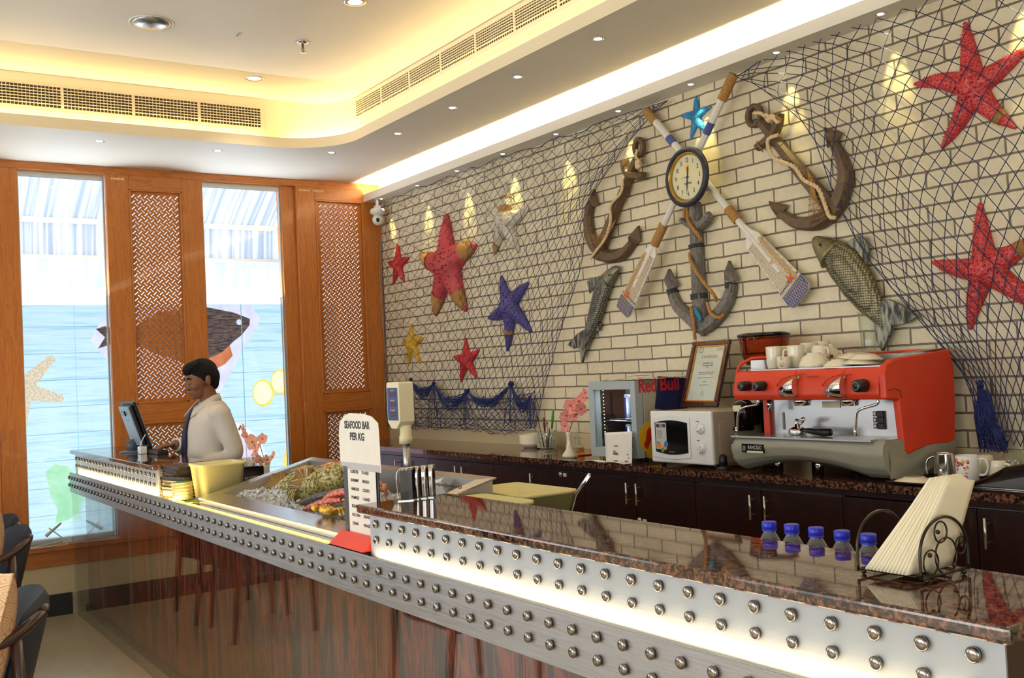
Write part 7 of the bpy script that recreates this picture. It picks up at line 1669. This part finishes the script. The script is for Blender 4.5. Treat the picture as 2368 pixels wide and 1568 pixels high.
icefish('dark whole fish lying on the ice in front of the lobsters', [(676, 1172), (700, 1166), (740, 1150), (790, 1140), (830, 1136)], .034, 'darkfish', 1.66, 'darkfish')
icefish('long red fish on the ice in front of the dark one', [(694, 1188), (715, 1176), (745, 1164), (775, 1158), (800, 1156)], .026, 'redfish', 1.60, 'redfish')
icefish('second red fish on the ice, arching up beside the price sign', [(748, 1160), (762, 1152), (780, 1142), (806, 1138), (830, 1142)], .030, 'redfish', 1.63, 'redfish')
c = P(764, 1182, 1, 1.56); t = thing('crab', 'yellow crab half buried in ice by the price sign', 'crab', c); T['crab'] = shellmat('yellow_crab', C(150, 104, 20), C(206, 158, 46), C(228, 196, 96), (20, 20, 20))
obj('shell', MB().ball(c, (.045, .032, .018), 18, 10), 'crab', t)
for sg_ in (-1, 1):
    obj('claw', MB().tube(spline([c+V((sg_*.035, -.01, 0)), c+V((sg_*.06, -.03, .012)), c+V((sg_*.03, -.05, .016))], 5), [.008+.0006*i for i in range(11)], 8), 'crab', t)
    for k in range(3): obj('leg', MB().tube(spline([c+V((sg_*.035, .01*k, 0)), c+V((sg_*.07, .012*k, .016)), c+V((sg_*.09, .015*k, -.01))], 4), .004, 6), 'crab', t)
random.seed(21); T['shrimp'] = plain('shrimp_shell', C(196, 132, 96), .3, var=.15)
s0 = None
for k, (px, py) in enumerate(((868, 1140), (880, 1146), (890, 1138), (873, 1130))):
    c = P(px, py, 1, 1.80); 
    if s0 is None:
        s0 = thing('shrimp', 'pinkish shrimp on the ice, nearest the price sign', 'shrimp', c, 'shrimps on the ice right of the price sign'); m = MB().tube([(.024*cos(a), 0, .024*sin(a)) for a in [i*.25-.4 for i in range(14)]], [.003+.0075*sin(pi*i/14) for i in range(14)], 8); obj('body', m, 'shrimp', s0, local=True)
        obj('tail_fin', MB().add([(.022, 0, -.01), (.034, .006, -.022), (.026, 0, -.026), (.018, -.006, -.024)], [(0, 1, 2), (0, 2, 3)], False), 'shrimp', s0, local=True)
    else: dup(s0, c, k*1.3, ('', 'pinkish shrimp on the ice, lowest of the group', 'pinkish shrimp on the ice, nearest the chrome stands', 'pinkish shrimp on the ice, topmost of the group')[k])
# ------------------------------------------------------------ the man at the till (faces -y)
T['skin'] = plain('brown_skin', C(124, 80, 54), .5, var=.05, nscale=20, sss=.12); T['hair'] = plain('black_hair', C(10, 9, 9), .75, var=.3, nscale=120, bump=.8, bscale=260, spec=.25)
T['shirt'] = plain('white_shirt', C(206, 198, 188), .75, var=.03, nscale=14, bump=.4, bscale=7)
T['shirt'].node_tree.nodes['Bump'].inputs['Distance'].default_value = .03; T['tie'] = plain('navy_tie', C(30, 24, 62), .5); T['trouser'] = plain('black_trousers', C(22, 22, 26), .7)
mx_, my_ = -6.27, 1.93
mn = thing('person', 'man with short black hair, white shirt and navy tie, looking down at the till', 'person', (mx_, my_, 0))
def H(f, s, z): return V((mx_+s, my_-f, z))           # forward, to his left (+x), height
TL = R(13)                                              # head bows forward
HO = H(.0, 0, 1.455)
def K(f, s, u):                                         # head frame, origin at the top of the neck
    f2 = f*cos(TL)+u*sin(TL); u2 = u*cos(TL)-f*sin(TL); return HO+V((s, -f2, u2))
def kball(m, f, s, u, rf, rs, ru, n=20, k=14):
    Q = M.Translation(K(f, s, u)) @ M.Rotation(TL, 4, 'X'); return m.ball((0, 0, 0), (rs, rf, ru), n, k, Q)
m = MB()
kball(m, -.010, 0, .118, .098, .076, .090); kball(m, .030, 0, .085, .070, .066, .085); kball(m, .040, 0, .030, .056, .052, .052); kball(m, .068, 0, .000, .026, .026, .020)
kball(m, .072, 0, .112, .026, .052, .016)                                        # brow
m.tube([K(.086, 0, .102), K(.096, 0, .082), K(.106, 0, .063), K(.094, 0, .053)], [.009, .009, .011, .010], 10)      # nose
for sg_ in (-1, 1):
    kball(m, .098, sg_*.011, .056, .010, .009, .007, 10, 8); kball(m, .058, sg_*.040, .060, .030, .022, .026); kball(m, .074, sg_*.030, .088, .014, .016, .010)
    kball(m, -.012, sg_*.075, .075, .016, .010, .030, 14, 10); kball(m, -.018, sg_*.080, .088, .012, .006, .016, 12, 8)
kball(m, .088, 0, .033, .012, .024, .0085); kball(m, .086, 0, .020, .012, .022, .009)
m.tube([K(.0, 0, .04), H(-.015, 0, 1.43), H(-.03, 0, 1.36), H(-.035, 0, 1.30)], [.056, .054, .060, .07], 20)
def arm(m, pts, rs): m.tube(spline(pts, 6), [rs[0]+(rs[-1]-rs[0])*i/(6*(len(pts)-1)) for i in range(6*(len(pts)-1)+1)], 16); return m
def hand(m, wr, d, pn, thumb_side, curl=.6, s=1.0):
    """palm and five separate fingers; d forward along the hand, pn out of the back of the hand"""
    d = d.normalized(); pn = (pn-d*pn.dot(d)).normalized(); q = d.cross(pn)*thumb_side
    Q = frame(wr+d*.045, q, pn, d); m.ball((0, 0, 0), (.038*s, .015*s, .050*s), 16, 10, Q)
    for k, (o, L) in enumerate(((.030, .068), (.011, .076), (-.009, .071), (-.028, .056))):
        a = wr+d*.082+q*o; c = curl; b = a+(d*cos(c*.5)-pn*sin(c*.5))*L*.45; e = b+(d*cos(c*1.2)-pn*sin(c*1.2))*L*.32; g = e+(d*cos(c*1.8)-pn*sin(c*1.8))*L*.24
        m.tube([a-d*.01, a, b, e, g], [.0085, .0088, .0080, .0074, .0058], 10)
    a = wr+d*.025+q*.032; m.tube([a-q*.01, a, a+(q*.7+d*.7-pn*.2).normalized()*.030, a+(q*.45+d*.85-pn*.35).normalized()*.056], [.011, .0115, .0095, .0070], 10)
# his right arm reaches to the keyboard, his left forearm lies on the ledge
SR, ER, WR_ = H(-.02, -.185, 1.335), H(.00, -.225, 1.12), H(.165, -.135, 1.152)
SL, EL, WL = H(-.02, .185, 1.335), H(-.085, .225, 1.085), H(.105, .17, 1.02)
for S0, E0, W0 in ((SR, ER, WR_), (SL, EL, WL)): arm(m, [S0, E0, W0], [.045, .030])
hand(m, WR_+V((0, -.005, 0)), V((.12, -1, -.12)), V((0, 0, 1)), 1, .5); hand(m, WL+V((0, -.008, 0)), V((-.25, -1, -.05)), V((0, 0, 1)), -1, .6)
obj('body', m, 'skin', mn, remesh=.0042, smooth=5)
# hair: cap with a swept quiff
m = MB(); kball(m, -.012, 0, .130, .094, .080, .086, 28, 20); kball(m, -.044, 0, .098, .066, .074, .080); kball(m, .030, 0, .165, .068, .066, .046); kball(m, .066, 0, .160, .036, .054, .030); kball(m, .078, .0, .152, .018, .040, .016); kball(m, -.056, 0, .056, .038, .056, .050)
for sg_ in (-1, 1): kball(m, .006, sg_*.066, .110, .018, .012, .034, 12, 10)
rnd = random.Random(4)
for k in range(60):
    s_ = rnd.uniform(-.06, .06); f_ = rnd.uniform(-.02, .075); m.tube([K(f_, s_, .186-f_*.30), K(f_+.016, s_*1.1, .198-f_*.38)], [.008, .003], 6)
hr_ = obj('hair', m, 'hair', mn, remesh=.0045, smooth=2)
for sg_ in (-1, 1):
    m = MB().tube(spline([K(.094, sg_*.014, .110), K(.092, sg_*.030, .117), K(.076, sg_*.048, .110)], 5), [.0042]*11, 6, flat=1.3); obj('eyebrow', m, 'hair', mn)
    m = MB(); kball(m, .082, sg_*.030, .088, .0085, .014, .0075, 14, 10); e = obj('eyelid', m, 'skin', mn)
    m = MB().tube(spline([K(.0915, sg_*.018, .0835), K(.0925, sg_*.030, .0805), K(.083, sg_*.044, .084)], 4), .0014, 5); obj('eyelashes', m, 'hair', mn)
m = MB().tube(spline([K(.084, -.026, .043), K(.0985, 0, .0455), K(.084, .026, .043)], 6), .0028, 6, flat=1.2); obj('moustache', m, plain('thin_moustache', C(44, 30, 24), .7), mn)
m = MB().tube(spline([K(.082, -.022, .0255), K(.0965, 0, .0270), K(.082, .022, .0255)], 6), .0034, 6); obj('lips', m, plain('lip_skin', C(104, 58, 46), .45), mn)
# shirt
m = MB()
rings = [(1.00, .135, .165, .015), (1.06, .135, .165, .01), (1.14, .128, .168, .005), (1.22, .130, .178, -.0), (1.29, .128, .188, -.012), (1.34, .112, .180, -.025), (1.375, .088, .135, -.032), (1.405, .066, .088, -.034)]
n = 32; vs = [H(f0+sin(a)*rf, cos(a)*rs, z) for z, rf, rs, f0 in rings for a in [2*pi*j/n for j in range(n)]]
m.add(vs, [(i*n+j, i*n+(j+1) % n, (i+1)*n+(j+1) % n, (i+1)*n+j) for i in range(len(rings)-1) for j in range(n)]+[tuple(range(n-1, -1, -1)), tuple((len(rings)-1)*n+j for j in range(n))], True)
for S0, E0, W0 in ((SR, ER, WR_), (SL, EL, WL)):
    m.ball(S0+V((0, 0, -.004)), (.062, .068, .060), 16, 12); m.tube(spline([S0, S0.lerp(E0, .5)+V((0, .01, 0)), E0, E0.lerp(W0, .5), E0.lerp(W0, .93)], 6), [.064-.022*i/24 for i in range(25)], 18)
    for k in range(5): p = E0.lerp(W0, .05+.18*k); m.tube([p+V((.05*cos(a), .046*sin(a)*.6, .046*sin(a))) for a in [i*pi/6+k for i in range(9)]], .006, 6)
for k in range(9): z = 1.03+k*.028; m.tube(spline([H(.125-.01*abs(k-4)*.2, -.10+.03*(k % 3), z), H(.10, .10, z+.02*((k % 2)*2-1)), H(.02, .165, z+.03)], 5), .006, 6)
obj('shirt', m, 'shirt', mn, remesh=.007, smooth=3)
m = MB()
def collar(sg_):
    a = [H(-.075, sg_*.03, 1.452), H(-.02, sg_*.066, 1.440), H(.040, sg_*.054, 1.405), H(.078, sg_*.012, 1.378)]; b = [H(-.085, sg_*.04, 1.405), H(-.02, sg_*.084, 1.392), H(.060, sg_*.084, 1.352), H(.118, sg_*.058, 1.318)]
    A, B = spline(a, 5), spline(b, 5); k = len(A); m.add(A+B, [(i, i+1, k+i+1, k+i) for i in range(k-1)], True)
collar(1); collar(-1); m.add([H(-.075, -.03, 1.452), H(-.075, .03, 1.452), H(-.085, .04, 1.405), H(-.085, -.04, 1.405)], [(0, 1, 2, 3)], True)
o = obj('collar', m, 'shirt', mn); q = o.modifiers.new('s', 'SOLIDIFY'); q.thickness = .007
m = MB(); c_ = [(.072, 1.375, .017), (.082, 1.362, .012), (.108, 1.33, .020), (.134, 1.26, .027), (.146, 1.18, .033), (.150, 1.08, .038), (.148, 1.02, .036)]
k = len(c_); vs = [H(f+.004, s_*w, z) for f, z, w in c_ for s_ in (-1, 1)]+[H(f-.008, s_*w, z) for f, z, w in c_ for s_ in (-1, 1)]
m.add(vs, [(2*i, 2*i+1, 2*i+3, 2*i+2) for i in range(k-1)]+[(2*k+2*i, 2*k+2*i+2, 2*k+2*i+3, 2*k+2*i+1) for i in range(k-1)]+[(2*i, 2*i+2, 2*k+2*i+2, 2*k+2*i) for i in range(k-1)]+[(2*i+1, 2*k+2*i+1, 2*k+2*i+3, 2*i+3) for i in range(k-1)], False)
obj('tie', m, 'tie', mn, bevel=.002)
obj('belt', MB().lathe([(.169, .965), (.172, .97), (.172, 1.0), (.168, 1.005)], 32, (mx_, my_-.012, 0), sx=1, sy=.82), 'black', mn)
m = MB()
for sg_ in (-1, 1): m.tube([H(.0, sg_*.075, .98), H(.01, sg_*.09, .85), H(.02, sg_*.10, .50), H(.0, sg_*.105, .07)], [.095, .090, .062, .048], 20)
m.ball(H(0, 0, .95), (.165, .135, .075), 20, 12); obj('trousers', m, 'trouser', mn, remesh=.010, smooth=3)
for sg_ in (-1, 1): obj('shoe', MB().ball(H(.05, sg_*.105, .030), (.045, .135, .045), 18, 12).bb(H(-.06, sg_*.105-.038, .0), H(.175, sg_*.105+.038, .022)), 'blackg', mn, bevel=.004)

# ------------------------------------------------------------ chairs with cushions at the left
T['cfab'] = plain('slate_fabric', C(52, 58, 72), .75, var=.08, nscale=90); T['cwood'] = woodmat('dark_chair_wood', C(36, 18, 14), C(54, 27, 20), C(68, 36, 26), grain=(6, 6, 6), rough=.3)
def cushmat():
    m, nt, b = newmat('cushion_print'); L = nt.links.new; mp = coord(nt); v = nd(nt, 'TexVoronoi', feature='DISTANCE_TO_EDGE'); v.inputs['Scale'].default_value = 20; v.inputs['Randomness'].default_value = .7; L(mp.outputs[0], v.inputs[0])
    w = nd(nt, 'Math', operation='MULTIPLY'); w.inputs[1].default_value = 6; L(v.outputs[0], w.inputs[0]); f = nd(nt, 'Math', operation='FRACT'); L(w.outputs[0], f.inputs[0])
    r = ramp(nt, [(.0, C(216, 140, 110)), (.16, C(216, 140, 110)), (.26, C(226, 200, 160)), (1, C(222, 196, 156))]); L(f.outputs[0], r.inputs[0]); L(r.outputs[0], b.inputs['Base Color']); b.inputs['Roughness'].default_value = .8; return m
T['cush'] = cushmat()
# local: chair faces -y, back at y=0
def chair(label, loc):
    t = thing('armchair', label, 'chair', loc, 'slate-backed armchairs with dark wooden arms')
    m = MB()
    def bk(u, v, s): x = (u-.5)*.50; z = .40+.39*v; w = 1-.0; r = (.5-abs(u-.5)); e = min(1, min(u, 1-u)*9)*min(1, (1-v)*6+.0) ; y = .045+.10*(v-.2)-.09*(1-4*(u-.5)**2)*.0+.10*(abs(u-.5)*2)**2*-1.0; return V((x*(1-.12*max(0, v-.75)*4*abs(u-.5)*2), y+s*.034*sqrt(max(0, e)), z-.05*(abs(u-.5)*2)**3*v))
    m.grid(lambda u, v: bk(u, v, 1), 20, 14).grid(lambda u, v: bk(u, v, -1), 20, 14); obj('backrest', m, 'cfab', t, local=True)
    m = MB().grid(lambda u, v: V(((u-.5)*.50, -.02-.46*v, .435+.045*(1-(2*u-1)**4)*(1-(2*v-1)**4))), 14, 12).bb((-.25, -.48, .40), (.25, -.02, .437)); obj('seat', m, 'cfab', t, local=True)
    obj('seat_frame', MB().bb((-.25, -.47, .365), (.25, -.02, .40)), 'cwood', t, local=True, bevel=.006)
    for sx in (-1, 1):
        obj('arm', MB().tube(spline([(sx*.235, .085, .74), (sx*.262, .055, .725), (sx*.285, -.01, .685), (sx*.292, -.10, .655), (sx*.290, -.25, .645), (sx*.28, -.43, .64)], 6), [.016+.010*min(1, i/10) for i in range(31)], 10, up=(0, 0, 1), flat=.72), 'cwood', t, local=True)
        obj('arm_tip', MB().tube([(sx*.19, .105, .750), (sx*.235, .085, .742)], [.012, .018], 8), 'cwood', t, local=True)
        obj('leg', MB().tube([(sx*.285, -.01, .68), (sx*.27, .01, .40), (sx*.26, .05, .0)], [.020, .022, .015], 10), 'cwood', t, local=True)
        obj('leg', MB().tube([(sx*.28, -.42, .64), (sx*.27, -.43, .40), (sx*.26, -.44, .0)], [.018, .022, .015], 10), 'cwood', t, local=True)
    return t
c1 = chair('nearest dark armchair with a large patterned cushion at the lower left', (-4.16, .525, 0))
dup(c1, (-6.16, .77, 0), R(3), 'second armchair by the windows, its backrest just below the window sill'); dup(c1, (-6.80, .80, 0), R(2), 'farthest armchair, only its rounded back showing against the window post')
def cushion(label, c, rz, tilt, s=.24):
    m = MB(); Q = M.Translation(c) @ M.Rotation(rz, 4, 'Z') @ M.Rotation(tilt, 4, 'X')
    def f(u, v, g): a, b = 2*u-1, 2*v-1; h = (max(0, 1-a*a)*max(0, 1-b*b))**.42; p = 1-.10*(1-abs(a))*0; return V((s*a*(1-.10*(1-b*b)), g*.095*h, s*b*(1-.10*(1-a*a))))
    m.grid(lambda u, v: f(u, v, 1), 18, 18, mat=Q).grid(lambda u, v: f(u, v, -1), 18, 18, mat=Q); m.tube([Q @ V((s*a*(1-.10*(1-b*b)), 0, s*b*(1-.10*(1-a*a)))) for a, b in [(-1+2*i/10, -1) for i in range(10)]+[(1, -1+2*i/10) for i in range(10)]+[(1-2*i/10, 1) for i in range(10)]+[(-1, 1-2*i/10) for i in range(10)]], .005, 6, closed=True)
    tag(obj('cushion', m, 'cush'), label, 'cushion', 'cream cushions with coral ring print')
cushion('large cream cushion with coral rings propped in the nearest armchair', (-4.06, .42, .66), R(6), R(-14), .25)
cushion('cream ring-print cushion standing on the second armchair', (-6.06, .655, .70), R(4), R(-10), .24); cushion('cream ring-print cushion on the farthest armchair', (-6.72, .68, .70), R(4), R(-10), .24)
m = MB().tube(spline([(XW+.05, 1.30, .50), (XW+.09, 1.10, .485), (XW+.10, 1.24, .482), (XW+.07, 1.33, .486), (XW+.05, 1.22, .60)], 8), .004, 6).tube([(XW+.06, 1.20, .55), (XW+.03, 1.30, .62)], [.012, .006], 8)
tag(obj('cable', m, plain('white_cable', C(210, 204, 190), .5)), 'white cable loop lying on the window sill by the counter', 'cable')
